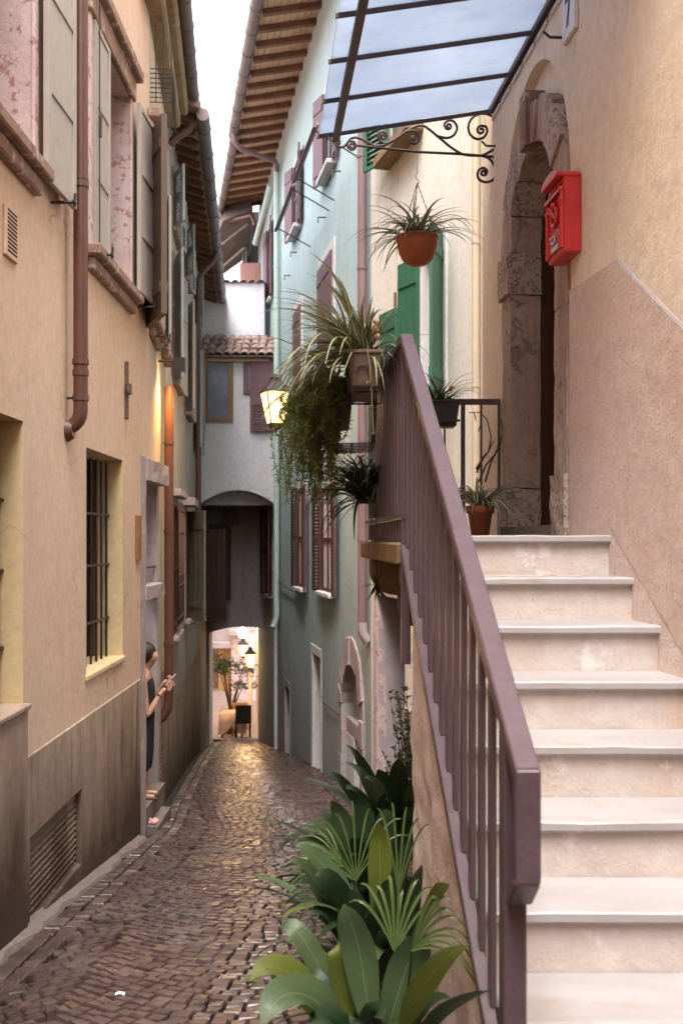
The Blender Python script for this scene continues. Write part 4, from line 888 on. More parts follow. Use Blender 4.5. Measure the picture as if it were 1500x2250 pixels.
q = K.P(11.34, 0.05, 0); shutter((q.x, q.y), (-0.19, 0.41), 0.44, 2.98, 4.60, 'green_shutter', win, 'board')
q = K.P(12.1, 0.05, 0); shutter((q.x, q.y), (-0.30, 0.75), 0.46, 2.98, 4.22, 'green_shutter', win, 'board')
q = K.P(10.66, 0.04, 0); shutter((q.x, q.y), (-0.17, -0.50), 0.42, 2.98, 4.66, 'green_shutter', win, 'board')
for z in (4.45, 3.25):
    m = MB(); m.wbox(K, (10.7, 10.78), (0.03, 0.09), (z, z + 0.05)); m.build('hinge', 'black_iron', win)
# upper window: stone sill seen from below and louvred shutter
w2 = pane(K, (11.5, 12.4, 6.05, 7.6, -0.004), 'dark_glass', hk, 'window')
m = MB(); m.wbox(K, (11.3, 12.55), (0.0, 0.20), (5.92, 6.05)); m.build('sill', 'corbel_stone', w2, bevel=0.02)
q = K.P(12.45, 0.05, 0); shutter((q.x, q.y), (-0.5, 0.8), 0.5, 6.0, 7.6, 'green_shutter', w2, 'louvre')
pipe([K.P(9.72, 0.05, 9), K.P(9.72, 0.05, -1)], 0.035, 'ochre_pipe', hk, rings=[(K.P(9.72, 0.05, z), Z_) for z in (4.3, 3.0)], n=10)
pipe([K.P(12.15, 0.05, 4.4), K.P(12.15, 0.05, 3.6)], 0.018, 'plum_shutter', hk, 'shutter_bolt', n=8)
m = MB(); m.quad(K.P(13.3, 0, 9.5), K.P(8.4, 0, 9.5), (6, 8.4, 9.5), (6, 13.3, 9.5)); m.build('roof', 'tile_clay', hk)

# ================================================================== RIGHT: ochre house with the stone portal (wall D)
hd = thing('ochre_house', (1.2, 5.0, 0.0), 'ochre house on the right with pink dado and arched stone portal', 'house')
pc, hwo, zsp = 5.885, 0.71, 3.30; N = 20
LAND = 1.617
m = MB(); zb, ztp = -1.5, 10.0; y0, y1 = pc - hwo, pc + hwo
for a, c_ in ((-14.0, y0), (y1, 7.2)): m.quad(D.P(a, 0, zb), D.P(c_, 0, zb), D.P(c_, 0, ztp), D.P(a, 0, ztp))
m.quad(D.P(y0, 0, zb), D.P(y1, 0, zb), D.P(y1, 0, LAND + 0.05), D.P(y0, 0, LAND + 0.05))
el = [(pc - hwo * math.cos(math.pi * i / N), zsp + 0.89 * math.sin(math.pi * i / N)) for i in range(N + 1)]
for (a, z0), (c_, z1) in zip(el, el[1:]):
    m.quad(D.P(a, 0, z0), D.P(c_, 0, z1), D.P(c_, 0, ztp), D.P(a, 0, ztp)); m.quad(D.P(a, 0, z0), D.P(c_, 0, z1), D.P(c_, -0.06, z1), D.P(a, -0.06, z0))
ci = [(pc - 0.55 * math.cos(math.pi * i / N), zsp + 0.55 * math.sin(math.pi * i / N)) for i in range(N + 1)]
for i in range(N): m.quad(D.P(el[i][0], -0.06, el[i][1]), D.P(el[i + 1][0], -0.06, el[i + 1][1]), D.P(ci[i + 1][0], -0.06, ci[i + 1][1]), D.P(ci[i][0], -0.06, ci[i][1]))
for yy_ in (y0, y1): m.quad(D.P(yy_, 0, LAND), D.P(yy_, 0, zsp), D.P(yy_, -0.4, zsp), D.P(yy_, -0.4, LAND))
m.quad(D.P(7.2, 0, zb), D.P(7.2, -3, zb), D.P(7.2, -3, ztp), D.P(7.2, 0, ztp)); m.quad((-2.2, -8, -1), D.P(-8, 0, -1), D.P(-8, 0, ztp), (-2.2, -8, ztp)); m.build('wall', 'ochre_plaster', hd)  # last quad: unseen wall added across the lane, cuts light from behind
# pink dado following the stairs
m = MB(); tt = 0.010
top = [(1.0, 0.65), (3.82, 2.36), (4.51, 2.78), (5.17, 2.80)]
bt = [(1.0, -1.2), (3.82, -1.2), (4.51, -1.2), (5.17, -1.2)]
for i in range(3):
    m.quad(D.P(bt[i][0], tt, bt[i][1]), D.P(bt[i + 1][0], tt, bt[i + 1][1]), D.P(top[i + 1][0], tt, top[i + 1][1]), D.P(top[i][0], tt, top[i][1]))
    m.quad(D.P(top[i][0], tt, top[i][1]), D.P(top[i + 1][0], tt, top[i + 1][1]), D.P(top[i + 1][0], 0, top[i + 1][1] + 0.008), D.P(top[i][0], 0, top[i][1] + 0.008))
m.build('dado', 'pink_dado', hd)
m = MB(); m.quad(D.P(1.0, 0.0105, 0.64), D.P(4.505, 0.0105, 2.775), D.P(4.505, 0.006, 2.79), D.P(1.0, 0.006, 0.655)); m.build('dado_edge', 'marble_tread', hd)
# skim of rough brown render where stairs meet the wall
m = MB(); m.quad(D.P(1.0, 0.014, -0.9), D.P(4.6, 0.014, 1.2), D.P(4.6, 0.014, 1.66), D.P(1.0, 0.014, -0.42)); m.build('stair_flashing', 'stair_side', hd)
# portal, stone by stone
por = MB(); por.rough(D.P(6.35, 0, 0), D.u, D.n, Z_, (0.0, 0.25), (-0.17, 0.03), (LAND, 1.90), (3, 4, 4), 0.012, 11, 0, 14); por = por.build('stone_portal', 'portal_pocked', hd)
def pstone(Y, u, t, z, seed, mat='portal_stone', n=(3, 4, 12), amp=0.009):
    m = MB(); m.rough(D.P(Y, 0, 0), D.u, D.n, Z_, u, t, z, n, amp, seed, 0, 11); m.build('portal_stone', mat, por)
pstone(6.35, (0.0, 0.22), (-0.17, 0.012), (1.905, 3.05), 12); pstone(6.35, (-0.015, 0.24), (-0.17, 0.035), (3.055, 3.30), 13, 'portal_pocked', (3, 4, 4), 0.012)
pstone(5.42, (-0.23, 0.0), (-0.17, 0.03), (LAND, 1.92), 14, 'portal_pocked', (3, 4, 4), 0.012); pstone(5.42, (-0.22, 0.0), (-0.17, 0.012), (1.925, 2.75), 15, 'portal_stone'); pstone(5.42, (-0.22, 0.0), (-0.17, 0.012), (2.755, 3.28), 16)
nv = 7; ri_, ro_ = 0.465, 0.70
for i in range(nv):
    a0, a1 = math.pi * i / nv + 0.006, math.pi * (i + 1) / nv - 0.006; m = MB(); vs = []; k = 4; dp = (-0.17, 0.012 + 0.012 * (i % 2)); ids_ = {}
    for iz, dd in enumerate((dp[0], (dp[0] + dp[1]) / 2, dp[1])):
        for ir, rr in enumerate((ri_, (ri_ + ro_) / 2, ro_ - (0.02 if i % 2 else 0))):
            for ia in range(k + 1):
                an = a0 + (a1 - a0) * ia / k; p = D.P(pc - rr * math.cos(an), dd, zsp + rr * math.sin(an)); p = p + noise.noise_vector(p * 11 + Vector((i, 0, 0))) * 0.009; ids_[(iz, ir, ia)] = len(vs); vs.append(p)
    fs = []
    for ir in range(2):
        for ia in range(k): fs.append((ids_[(2, ir, ia)], ids_[(2, ir, ia + 1)], ids_[(2, ir + 1, ia + 1)], ids_[(2, ir + 1, ia)]))
    for iz in range(2):
        for ia in range(k):
            for ir in (0, 2): fs.append((ids_[(iz, ir, ia)], ids_[(iz, ir, ia + 1)], ids_[(iz + 1, ir, ia + 1)], ids_[(iz + 1, ir, ia)]))
        for ir in range(2):
            for ia in (0, k): fs.append((ids_[(iz, ir, ia)], ids_[(iz, ir + 1, ia)], ids_[(iz + 1, ir + 1, ia)], ids_[(iz + 1, ir, ia)]))
    m.add(vs, fs); m.build('portal_stone', 'portal_pocked' if i in (1, 5) else 'portal_stone', por)
m = MB(); m.rough(D.P(pc + 0.03, 0, 0), D.u, D.n, Z_, (-0.06, 0.06), (-0.15, 0.05), (3.76, 4.06), (2, 2, 4), 0.006, 20); m.build('keystone', 'stone_sill', por)
m = MB(); m.rough(D.P(5.35, 0, 0), D.u, D.n, Z_, (0, 1.1), (-0.2, 0.05), (LAND, LAND + 0.055), (6, 2, 1), 0.004, 21); m.build('threshold', 'concrete_strip', por)
# the door, a hand deep in the portal
m = MB(); m.wbox(D, (6.35, 6.62), (-0.44, -0.172), (LAND, 3.31)); m.build('shade_lining', 'dark_wood', hd)  # dark lining added so the opening behind the stones reads as shade
m = MB(); m.wbox(D, (5.15, 5.42), (-0.44, -0.172), (LAND, 3.31)); m.build('shade_lining', 'dark_wood', hd)
m = MB()
for i in range(16):
    a0, a1 = math.pi * i / 16, math.pi * (i + 1) / 16
    m.prism([D.P(pc - rr_ * math.cos(an), -0.172, zsp + rr_ * math.sin(an)) for rr_, an in ((0.465, a0), (0.465, a1), (0.72, a1), (0.72, a0))], -D.n * 0.27)
m.build('shade_lining', 'dark_wood', hd)
m = MB(); m.wbox(D, (5.3, 6.45), (-0.40, -0.35), (LAND, 3.9)); door = m.build('door', 'dark_wood', hd)
for a, c_ in ((5.42, 5.52), (5.84, 5.93), (6.25, 6.35)):
    m = MB(); m.wbox(D, (a, c_), (-0.35, -0.31), (LAND + 0.06, 3.8)); m.build('door_stile', 'dark_wood', door, bevel=0.006)
for z in (1.85, 2.6, 3.25):
    m = MB(); m.wbox(D, (5.52, 6.25), (-0.35, -0.315), (z, z + 0.1)); m.build('door_rail', 'dark_wood', door, bevel=0.006)
m = MB(); m.sphere(D.P(5.88, -0.29, 2.5), 0.03, 8); m.build('door_knob', 'black_iron', door)
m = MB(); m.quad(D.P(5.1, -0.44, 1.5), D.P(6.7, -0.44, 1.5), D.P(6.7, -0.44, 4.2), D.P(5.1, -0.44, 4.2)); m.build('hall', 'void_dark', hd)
for Y, z in ((5.33, 3.98 + 0.12), (6.80, 4.10)):
    m = MB(); m.tube([D.P(Y, 0, z), D.P(Y, 0.06, z), D.P(Y + 0.02, 0.085, z + 0.035)], 0.007, 6); m.build('wall_hook', 'black_iron', hd)
m = MB(); m.quad(D.P(-14, 0, ztp), D.P(7.2, 0, ztp), (8, 7.2, ztp), (8, -14, ztp)); m.build('roof', 'tile_clay', hd)
# number plaque
pl = thing('number_plaque', D.P(5.15, 0.0, 4.12), 'small white marble number plaque high on the ochre wall', 'sign')
zp0, zp1 = 4.02, 4.26; yp0, yp1 = 5.05, 5.25
m = MB(); m.wbox(D, (yp0, yp1), (0.001, 0.022), (zp0, zp1)); m.build('tablet', 'plaque_marble', pl, bevel=0.003)
m = MB(); P7 = lambda a, z: D.P(yp1 - (yp1 - yp0) * a, 0.0235, zp0 + (zp1 - zp0) * z)
m.prism([P7(0.30, 0.80), P7(0.70, 0.80), P7(0.70, 0.72), P7(0.30, 0.72)], D.n * 0.002); m.prism([P7(0.70, 0.719), P7(0.60, 0.719), P7(0.40, 0.22), P7(0.50, 0.22)], D.n * 0.002); m.build('numeral', 'black_iron', pl)

# ================================================================== staircase with marble treads
def xrail(Y): return 0.395 - 0.052 * (Y - 2.265)
st = thing('staircase', (0.8, 2.5, ground(2.5)), 'pale marble staircase with plaster risers climbing to the arched portal', 'staircase')
NS = 11; T_, RS = 0.28, 0.17
for i in range(NS):
    d0 = 4.55 - T_ * i; z = LAND - RS * i; back = d0 + T_ + 0.03 if i else 6.78
    m = MB(); xa, xb = xrail(d0) + 0.022, D.a + D.b * d0 - 0.004; xa2_, xb2_ = xrail(back) + 0.022, D.a + D.b * back - 0.004
    n = 10; vs = []
    for j in range(n + 1):
        f = j / n; wob = 0.004 * noise.noise((f * 6, i * 3.3, 0))
        x0_, x1_ = xa + (xb - xa) * f, xa2_ + (xb2_ - xa2_) * f
        vs += [(x0_, d0 + wob * 2, z + wob), (x1_, back, z), (x0_, d0 + wob * 2, z - 0.031), (x1_, back, z - 0.031)]
    fs = [(0, 1, 3, 2), (4 * n, 4 * n + 2, 4 * n + 3, 4 * n + 1)]
    for j in range(n):
        a = 4 * j; fs += [(a, a + 4, a + 5, a + 1), (a + 2, a + 3, a + 7, a + 6), (a, a + 2, a + 6, a + 4), (a + 1, a + 5, a + 7, a + 3)]
    m.add(vs, fs); m.build('tread', 'marble_tread', st, bevel=0.006)
    m = MB(); rb = d0 + 0.03
    if i == 0: m.add([(xrail(rb) + 0.03, rb, z - 0.031), (D.a + D.b * rb, rb, z - 0.031), (D.a + D.b * rb, rb, z - 0.2), (xrail(rb) + 0.03, rb, z - 0.2)], [(0, 1, 2, 3)])
    else:
        pr = [(xrail(rb) + 0.03, rb), (D.a + D.b * rb - 0.002, rb), (D.a + D.b * (rb + T_) - 0.002, rb + T_ - 0.002), (xrail(rb + T_) + 0.03, rb + T_ - 0.002)]
        m.prism([(x, y, z - 0.2) for x, y in pr], (0, 0, 0.169))
    m.build('riser', 'riser_plaster', st)
# side wall under the flight: uneven render, and landing slab on stone corbels
m = MB(); nY, nZ = 80, 70; grid = {}
vs = []; fs = []
for i in range(nY + 1):
    Y = 1.0 + (4.46 - 1.0) * i / nY; zt_ = LAND - 0.06 - (4.55 - Y) / T_ * RS - 0.05
    for j in range(nZ + 1):
        zz = -1.2 + (zt_ + 1.2) * j / nZ; p = Vector((xrail(Y) + 0.018, Y, zz)); nn = noise.noise(p * 3.0) * 0.020 + noise.noise(p * 9.0) * 0.010 + noise.noise(p * 26.0) * 0.006
        grid[(i, j)] = len(vs); vs.append((p.x + nn, p.y, p.z))
for i in range(nY):
    for j in range(nZ): fs.append((grid[(i, j)], grid[(i + 1, j)], grid[(i + 1, j + 1)], grid[(i, j + 1)]))
m.add(vs, fs, 0, True)
e = [vs[grid[(nY, j)]] for j in range(nZ + 1)]
vs2 = [v for v in e] + [(1.0, v[1] + 0.02 * noise.noise((0, v[2] * 4, 0)), v[2]) for v in e]; k = nZ + 1
m.add(vs2, [(j, j + 1, k + j + 1, k + j) for j in range(nZ)])
m.build('side_wall', 'stair_side', st)
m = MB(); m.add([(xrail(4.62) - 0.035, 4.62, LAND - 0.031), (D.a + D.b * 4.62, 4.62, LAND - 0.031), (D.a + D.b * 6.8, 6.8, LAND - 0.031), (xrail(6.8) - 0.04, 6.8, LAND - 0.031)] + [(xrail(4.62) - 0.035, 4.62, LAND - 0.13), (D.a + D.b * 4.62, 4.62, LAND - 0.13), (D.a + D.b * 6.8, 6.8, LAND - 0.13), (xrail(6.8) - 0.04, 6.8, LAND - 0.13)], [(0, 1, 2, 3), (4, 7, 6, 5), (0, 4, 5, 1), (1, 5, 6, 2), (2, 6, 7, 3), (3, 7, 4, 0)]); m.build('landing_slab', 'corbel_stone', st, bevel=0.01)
def corbel(y0, y1, x0, x1, z0, z1):
    m = MB(); prof = [(x1, z1), (x0, z1), (x0, z1 - 0.35 * (z1 - z0))]
    for i in range(1, 9):
        a = R(90) * i / 8; prof.append((x0 + 0.14 * (1 - math.cos(a)), z1 - 0.35 * (z1 - z0) - 0.65 * (z1 - z0) * math.sin(a)))
    prof.append((x1, z0)); m.prism([(x, y0, z) for x, z in prof], (0, y1 - y0, 0)); return m.build('corbel', 'corbel_stone', st, bevel=0.012)
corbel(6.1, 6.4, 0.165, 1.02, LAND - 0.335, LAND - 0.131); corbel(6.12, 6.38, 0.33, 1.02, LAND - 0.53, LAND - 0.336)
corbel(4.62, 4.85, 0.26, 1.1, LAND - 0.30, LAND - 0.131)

# ================================================================== iron railing along stairs and landing
rl = thing('stair_railing', (0.33, 3.4, LAND - 0.7), 'mauve brown iron railing along the stairs and landing', 'railing')
HW = 0.027
def hz(Y): return 2.475 - (4.55 - Y) * 0.596
fsl = Vector((-0.052, 1, 0.596)).normalized(); side = Vector((1, 0.052, 0)).normalized(); nrm = fsl.cross(side).normalized(); nrm = nrm if nrm.z > 0 else -nrm
pa, pb = Vector((xrail(2.265), 2.265, hz(2.265))), Vector((xrail(4.55), 4.55, hz(4.55)))
m = MB()
def quadbox(pa, pb, w, th):
    f = (pb - pa); s_ = side; nn = f.normalized().cross(s_).normalized(); nn = nn if nn.z > 0 or (abs(nn.z) < 1e-3 and nn.y < 0) else -nn
    vs = [pa - s_ * w, pa + s_ * w, pb + s_ * w, pb - s_ * w]; vs += [v - nn * th for v in vs]
    m.add(vs, [(0, 1, 2, 3), (4, 7, 6, 5), (0, 4, 5, 1), (1, 5, 6, 2), (2, 6, 7, 3), (3, 7, 4, 0)])
quadbox(pa, pb, HW, 0.042)
fa = pa + Vector((0, 0, 0)); 
m.build('handrail', 'rail_paint', rl, bevel=0.004)
m = MB(); x0_ = xrail(2.265); m.bx((x0_ - HW, x0_ + HW), (2.262, 2.30), (hz(2.265) - 0.245, hz(2.265) - 0.002)); m.build('handrail_drop', 'rail_paint', rl, bevel=0.004)
m = MB(); zb_ = hz(2.265) - 0.246; m.prism([(x0_ - HW, 2.264, zb_), (x0_ - HW, 2.31, zb_), (x0_ - HW, 2.40, zb_ - 0.075), (x0_ - HW, 2.365, zb_ - 0.075)], (2 * HW, 0, 0)); m.build('handrail_return', 'rail_paint', rl, bevel=0.003)
m = MB(); xn = xrail(2.42); m.bx((xn - 0.026, xn + 0.026), (2.385, 2.435), (-0.4, hz(2.42) - 0.03)); m.build('newel', 'rail_paint', rl, bevel=0.004)
def nz(Y): return LAND - (4.55 - Y) / T_ * RS
m = MB(); p1, p2 = Vector((xrail(1.6) - 0.012, 1.6, nz(1.6) - 0.02)), Vector((xrail(4.52) - 0.012, 4.52, nz(4.52) - 0.02)); quadbox(p1, p2, 0.017, 0.035); m.build('bottom_rail', 'rail_paint', rl, bevel=0.003)
Y = 2.52
bal = None
while Y < 4.53:
    m = MB(); z0_, z1_ = nz(Y) - 0.03, hz(Y) - 0.035; x = xrail(Y); m.box((x, Y, 0), side, Vector((-0.052, 1, 0)), Z_, (-0.0085, 0.0085), (-0.020, 0.020), (z0_, z1_)); m.build('baluster', 'rail_paint', rl, bevel=0.003)
    Y += 0.142
# landing: handrail, bottom rail, balusters, corner post
m = MB(); quadbox(Vector((xrail(4.55), 4.55, 2.475)), Vector((xrail(6.68), 6.68, 2.475)), HW, 0.04); m.build('landing_handrail', 'rail_paint', rl, bevel=0.004)
m = MB(); quadbox(Vector((xrail(4.55), 4.55, LAND + 0.10)), Vector((xrail(6.68), 6.68, LAND + 0.10)), 0.016, 0.03); m.build('landing_bottom_rail', 'rail_paint', rl, bevel=0.003)
Y = 4.64
while Y < 6.66:
    m = MB(); x = xrail(Y); m.box((x, Y, 0), side, Vector((-0.052, 1, 0)), Z_, (-0.0085, 0.0085), (-0.020, 0.020), (LAND - 0.02, 2.44)); m.build('baluster', 'rail_paint', rl, bevel=0.003); Y += 0.135
m = MB(); x = xrail(4.58); m.bx((x - 0.02, x + 0.02), (4.56, 4.60), (LAND - 0.55, 2.44)); m.build('post', 'rail_paint', rl, bevel=0.003)
rf = thing('landing_railing', (0.6, 6.68, LAND), 'thin iron railing closing the far end of the landing', 'railing')
xe = 0.985; m = MB(); m.bx((xrail(6.68), xe), (6.655, 6.695), (2.44, 2.475)); m.build('handrail', 'rail_paint', rf, bevel=0.003)
for i, x in enumerate([xrail(6.68) + 0.02 + (xe - 0.02 - xrail(6.68)) * k / 7 for k in range(8)]):
    m = MB(); r_ = 0.013 if i in (0, 5, 7) else 0.006; m.bx((x - r_, x + r_), (6.675 - r_, 6.675 + r_), (LAND - 0.02, 2.44)); m.build('baluster', 'rail_paint', rf)

# ================================================================== glass canopy with scrollwork bracket
cn = thing('glass_canopy', D.P(5.2, 0.0, 4.32), 'milky glass canopy on dark iron bars over the portal', 'canopy')
zin = 4.33; zout = zin - 0.20; PR = 1.12
def cpt(Y, f, dz=0.0): return D.P(Y, PR * f, zin + (zout - zin) * f + dz)
bars = [6.84, 6.30, 5.78, 5.28, 4.80, 4.30, 3.8]
for a, c_ in zip(bars, bars[1:]):
    m = MB(); m.prism([cpt(a - 0.006, 0.0, 0.025), cpt(c_ + 0.006, 0.0, 0.025), cpt(c_ + 0.006, 1.0, 0.025), cpt(a - 0.006, 1.0, 0.025)], (0, 0, 0.008)); m.build('pane', 'canopy_glass', cn)
for a in bars:
    m = MB(); vs = [cpt(a - 0.0075, -0.0), cpt(a + 0.0075, -0.0), cpt(a + 0.0075, 1.012), cpt(a - 0.0075, 1.012)]; m.prism(vs, (0, 0, 0.022)); m.build('bar', 'canopy_iron', cn)
m = MB(); vs = [cpt(6.85, 0.005, -0.004), cpt(6.85, 0.035, -0.004), cpt(3.7, 0.035, -0.004), cpt(3.7, 0.005, -0.004)]; m.prism(vs, (0, 0, 0.04)); m.build('wall_rail', 'canopy_iron', cn)
m = MB(); vs = [cpt(6.85, 0.885, -0.035), cpt(6.85, 0.925, -0.035), cpt(3.7, 0.925, -0.035), cpt(3.7, 0.885, -0.035)]; m.prism(vs, (0, 0, 0.034)); m.build('outer_beam', 'canopy_iron', cn)
for i in range(12):
    m = MB(); Y = 6.75 - 0.27 * i; m.wbox(D, (Y - 0.11, Y + 0.11), (0.002, 0.014), (zin - 0.045, zin - 0.02)); m.build('flashing', 'white_paper', cn)
# bracket in the end plane, bent iron
BYc = 6.86
def bp(x, y): return W(690 + x / 3.5714, 200 + y / 3.5714, BYc)
def spiral(cx, cy, r0, a0, turns, sgn, n=26):
    L = []
    for i in range(n + 1):
        f = i / n; r = r0 * (1 - 0.80 * f); a = a0 + sgn * turns * 2 * math.pi * f; L.append((cx + r * math.cos(a), cy + r * math.sin(a)))
    return L
def smooth(P, k=6):
    Q = []; P = [P[0]] + list(P) + [P[-1]]
    for i in range(1, len(P) - 2):
        p0, p1, p2, p3 = [Vector((a[0], a[1], 0)) for a in P[i - 1:i + 3]]
        for j in range(k):
            t = j / k; v = 0.5 * ((2 * p1) + (p2 - p0) * t + (2 * p0 - 5 * p1 + 4 * p2 - p3) * t * t + (3 * p1 - p0 - 3 * p2 + p3) * t ** 3); Q.append((v.x, v.y))
    Q.append(P[-1]); return Q
scr = [
    [(325, 425), (600, 455), (810, 478), (1160, 495), (1420, 518)],
    smooth([(330, 425), (322, 445), (295, 462), (265, 440), (262, 408), (285, 380)]) + spiral(298, 425, 32, R(-120), 1.4, 1),
    smooth([(458, 425), (400, 392), (340, 366), (290, 372), (262, 405), (238, 432), (205, 440), (175, 425), (168, 402)]) + spiral(187, 402, 19, R(180), 1.3, 1),
    smooth([(455, 428), (540, 428), (620, 390), (720, 320), (790, 280), (850, 272), (900, 300), (990, 375), (1090, 455), (1180, 500), (1310, 508)]),
    smooth([(640, 378), (570, 412), (520, 395), (500, 350), (515, 322)]) + spiral(540, 352, 34, R(-110), 1.4, 1),
    smooth([(720, 320), (780, 312), (822, 345), (815, 395), (785, 414), (757, 395), (760, 372)]) + spiral(778, 375, 18, R(190), 1.2, 1),
    smooth([(970, 355), (1040, 368), (1095, 345), (1120, 290), (1095, 240), (1055, 230), (1022, 255), (1022, 285)]) + spiral(1052, 275, 28, R(170), 1.3, -1),
    smooth([(1420, 222), (1370, 185), (1300, 180), (1235, 215), (1208, 285), (1230, 350), (1285, 378), (1335, 358), (1356, 310), (1338, 272)]) + spiral(1308, 308, 38, R(-50), 1.3, -1),
    smooth([(1310, 508), (1370, 480), (1422, 445)]),
    smooth([(1310, 508), (1370, 530), (1412, 590), (1422, 650), (1395, 700), (1340, 715), (1290, 690), (1280, 645), (1300, 612), (1330, 604), (1355, 625)]) + spiral(1328, 640, 28, R(-30), 1.2, 1),
]
br_ = None
for L in scr:
    m = MB(); m.tube([bp(x, y) for x, y in L], 0.0085, 6)
    br_ = m.build('scroll', 'canopy_iron', cn)

# ================================================================== red letterbox
mbx = thing('letterbox', D.P(5.15, 0.0, 3.13), 'glossy red cast letterbox fixed beside the arched portal', 'letterbox')
yb0, yb1, zb0, zb1, td = 5.00, 5.27, 2.945, 3.30, 0.085
m = MB(); m.wbox(D, (yb0, yb1), (0.002, td), (zb0, zb1)); m.build('body', 'red_paint', mbx, bevel=0.006)
m = MB(); prof = [(yb0, zb1)] + [((yb0 + yb1) / 2 - (yb1 - yb0) / 2 * math.cos(math.pi * i / 10), zb1 + 0.05 * math.sin(math.pi * i / 10)) for i in range(11)] + [(yb1, zb1)]
m.prism([D.P(y_, 0.002, z_) for y_, z_ in prof[1:-1]], D.n * (td + 0.035)); m.build('hood', 'red_paint', mbx, bevel=0.004)
m = MB(); m.wbox(D, (yb0 + 0.03, yb1 - 0.03), (td, td + 0.004), (zb1 - 0.045, zb1 - 0.025)); m.build('slot', 'void_dark', mbx)
m = MB(); m.prism([D.P(yb0 + 0.02, td, zb1 - 0.055), D.P(yb1 - 0.02, td, zb1 - 0.055), D.P(yb1 - 0.02, td + 0.022, zb1 - 0.07), D.P(yb0 + 0.02, td + 0.022, zb1 - 0.07)], (0, 0, 0.016)); m.build('flap', 'red_paint', mbx)
for yy_ in (yb0 + 0.012, yb1 - 0.012):
    m = MB(); m.tube([D.P(yy_, td + 0.006, zb0 + 0.02), D.P(yy_, td + 0.006, zb1 - 0.06)], 0.011, 8); m.sphere(D.P(yy_, td + 0.008, zb1 - 0.06), 0.017, 6); m.sphere(D.P(yy_, td + 0.008, zb1 - 0.11), 0.015, 6); m.build('column', 'red_paint', mbx)
m = MB(); yc_ = (yb0 + yb1) / 2   # post horn crest in relief
m.tube(arc(D.P(yc_, td + 0.008, zb1 - 0.155), D.u, Z_, 0.045, 0, 2 * math.pi, 20), 0.010, 6, cap=False); m.tube([D.P(yc_ - 0.05, td + 0.01, zb1 - 0.19), D.P(yc_ + 0.02, td + 0.012, zb1 - 0.13), D.P(yc_ + 0.06, td + 0.012, zb1 - 0.11)], [0.006, 0.010, 0.018], 6); m.sphere(D.P(yc_, td + 0.01, zb1 - 0.10), 0.018, 6); m.build('crest', 'red_paint', mbx)
m = MB(); m.wbox(D, (yb0 + 0.035, yb1 - 0.035), (td, td + 0.008), (zb0 + 0.03, zb0 + 0.13)); m.build('door_panel', 'red_paint', mbx, bevel=0.003)
m = MB(); m.tube(arc(D.P(yc_, td + 0.012, zb0 + 0.10), D.u, Z_, 0.03, math.pi, 2 * math.pi, 10), 0.007, 6); m.tube([D.P(yc_ - 0.03, td + 0.012, zb0 + 0.1), D.P(yc_ + 0.03, td + 0.02, zb0 + 0.1)], 0.005, 6); m.build('handle', 'chrome', mbx)
m = MB(); m.wbox(D, (yc_ - 0.06, yc_ + 0.05), (td + 0.008, td + 0.010), (zb0 + 0.035, zb0 + 0.058)); m.build('name_card', 'white_paper', mbx)

# ================================================================== leaves
def ribbon(path, widths, side, fold=0.25, stripe=False, normal=None):
    """leaf blade: path points, half widths, side vectors; four strips across with a fold along the midrib"""
    m = MB(); vs = []; n = len(path)
    for i, p in enumerate(path):
        w_ = widths[i]; s_ = side[i]; t_ = (path[min(i + 1, n - 1)] - path[max(i - 1, 0)]).normalized(); nn = s_.cross(t_).normalized()
        nn = nn if nn.dot(normal[i] if normal else Z_) > 0 else -nn
        for f in (-1, -0.5, 0, 0.5, 1): vs.append(p + s_ * w_ * f + nn * (abs(f) * w_ * fold))
    for i in range(n - 1):
        for k in range(4):
            m.add([], []); m.f.append((i * 5 + k, i * 5 + k + 1, i * 5 + 5 + k + 1, i * 5 + 5 + k)); m.m.append(1 if (stripe and k in (1, 2)) else 0); m.sm.append(True)
    m.v = [tuple(v) for v in vs]; m.uv = [(k / 4, i / (n - 1)) for i in range(n) for k in range(5)]; return m
def spider_mesh(L, w_, e0, e1, mats, stripe, tw=0.0, n=9):
    path = []; p = Vector((0, 0, 0)); sd = []; ws = []
    for i in range(n + 1):
        f = i / n; e = e0 + (e1 - e0) * f ** 1.2; path.append(p.copy()); ws.append(w_ * min(1, 0.45 + f * 4) * (1 - f ** 2.2) + 0.0008)
        sd.append(Vector((math.sin(tw * f) * 0.3, 1, 0)).normalized()); p = p + Vector((math.cos(e), math.sin(tw * f * 2) * 0.15, math.sin(e))) * (L / n)
    m = ribbon(path, ws, sd, 0.35, stripe); me = bpy.data.meshes.new('leaf'); me.from_pydata(m.v, [], m.f)
    for x in mats: me.materials.append(M(x))
    me.polygons.foreach_set('material_index', m.m); me.polygons.foreach_set('use_smooth', m.sm); me.update(); return me
def spider_set(mats, stripe, Lr=(0.30, 0.48), w_=0.008, seed=0, e0r=(25, 88), e1r=(-85, -10)):
    rr = random.Random(seed); return [spider_mesh(rr.uniform(*Lr), w_ * rr.uniform(0.75, 1.25), R(rr.uniform(*e0r)), R(rr.uniform(*e1r)), mats, stripe, rr.uniform(-1.5, 1.5)) for _ in range(10)]
def tuft(parent, loc, meshes, n, seed, spread=0.03, az=(0, 360), sc_=(0.8, 1.15), name='leaf'):
    rr = random.Random(seed)
    for i in range(n):
        a = R(rr.uniform(*az)); q = Vector(loc) + Vector((rr.uniform(-spread, spread), rr.uniform(-spread, spread), 0)); s_ = rr.uniform(*sc_)
        place(name, meshes[rr.randrange(len(meshes))], parent, q, (rr.uniform(-0.15, 0.15), rr.uniform(-0.15, 0.15), a), (s_, s_, s_))
olive = spider_set(['leaf_olive', 'leaf_pale'], True, seed=1); white = spider_set(['leaf_olive', 'leaf_stripe'], True, (0.22, 0.38), 0.009, 2)
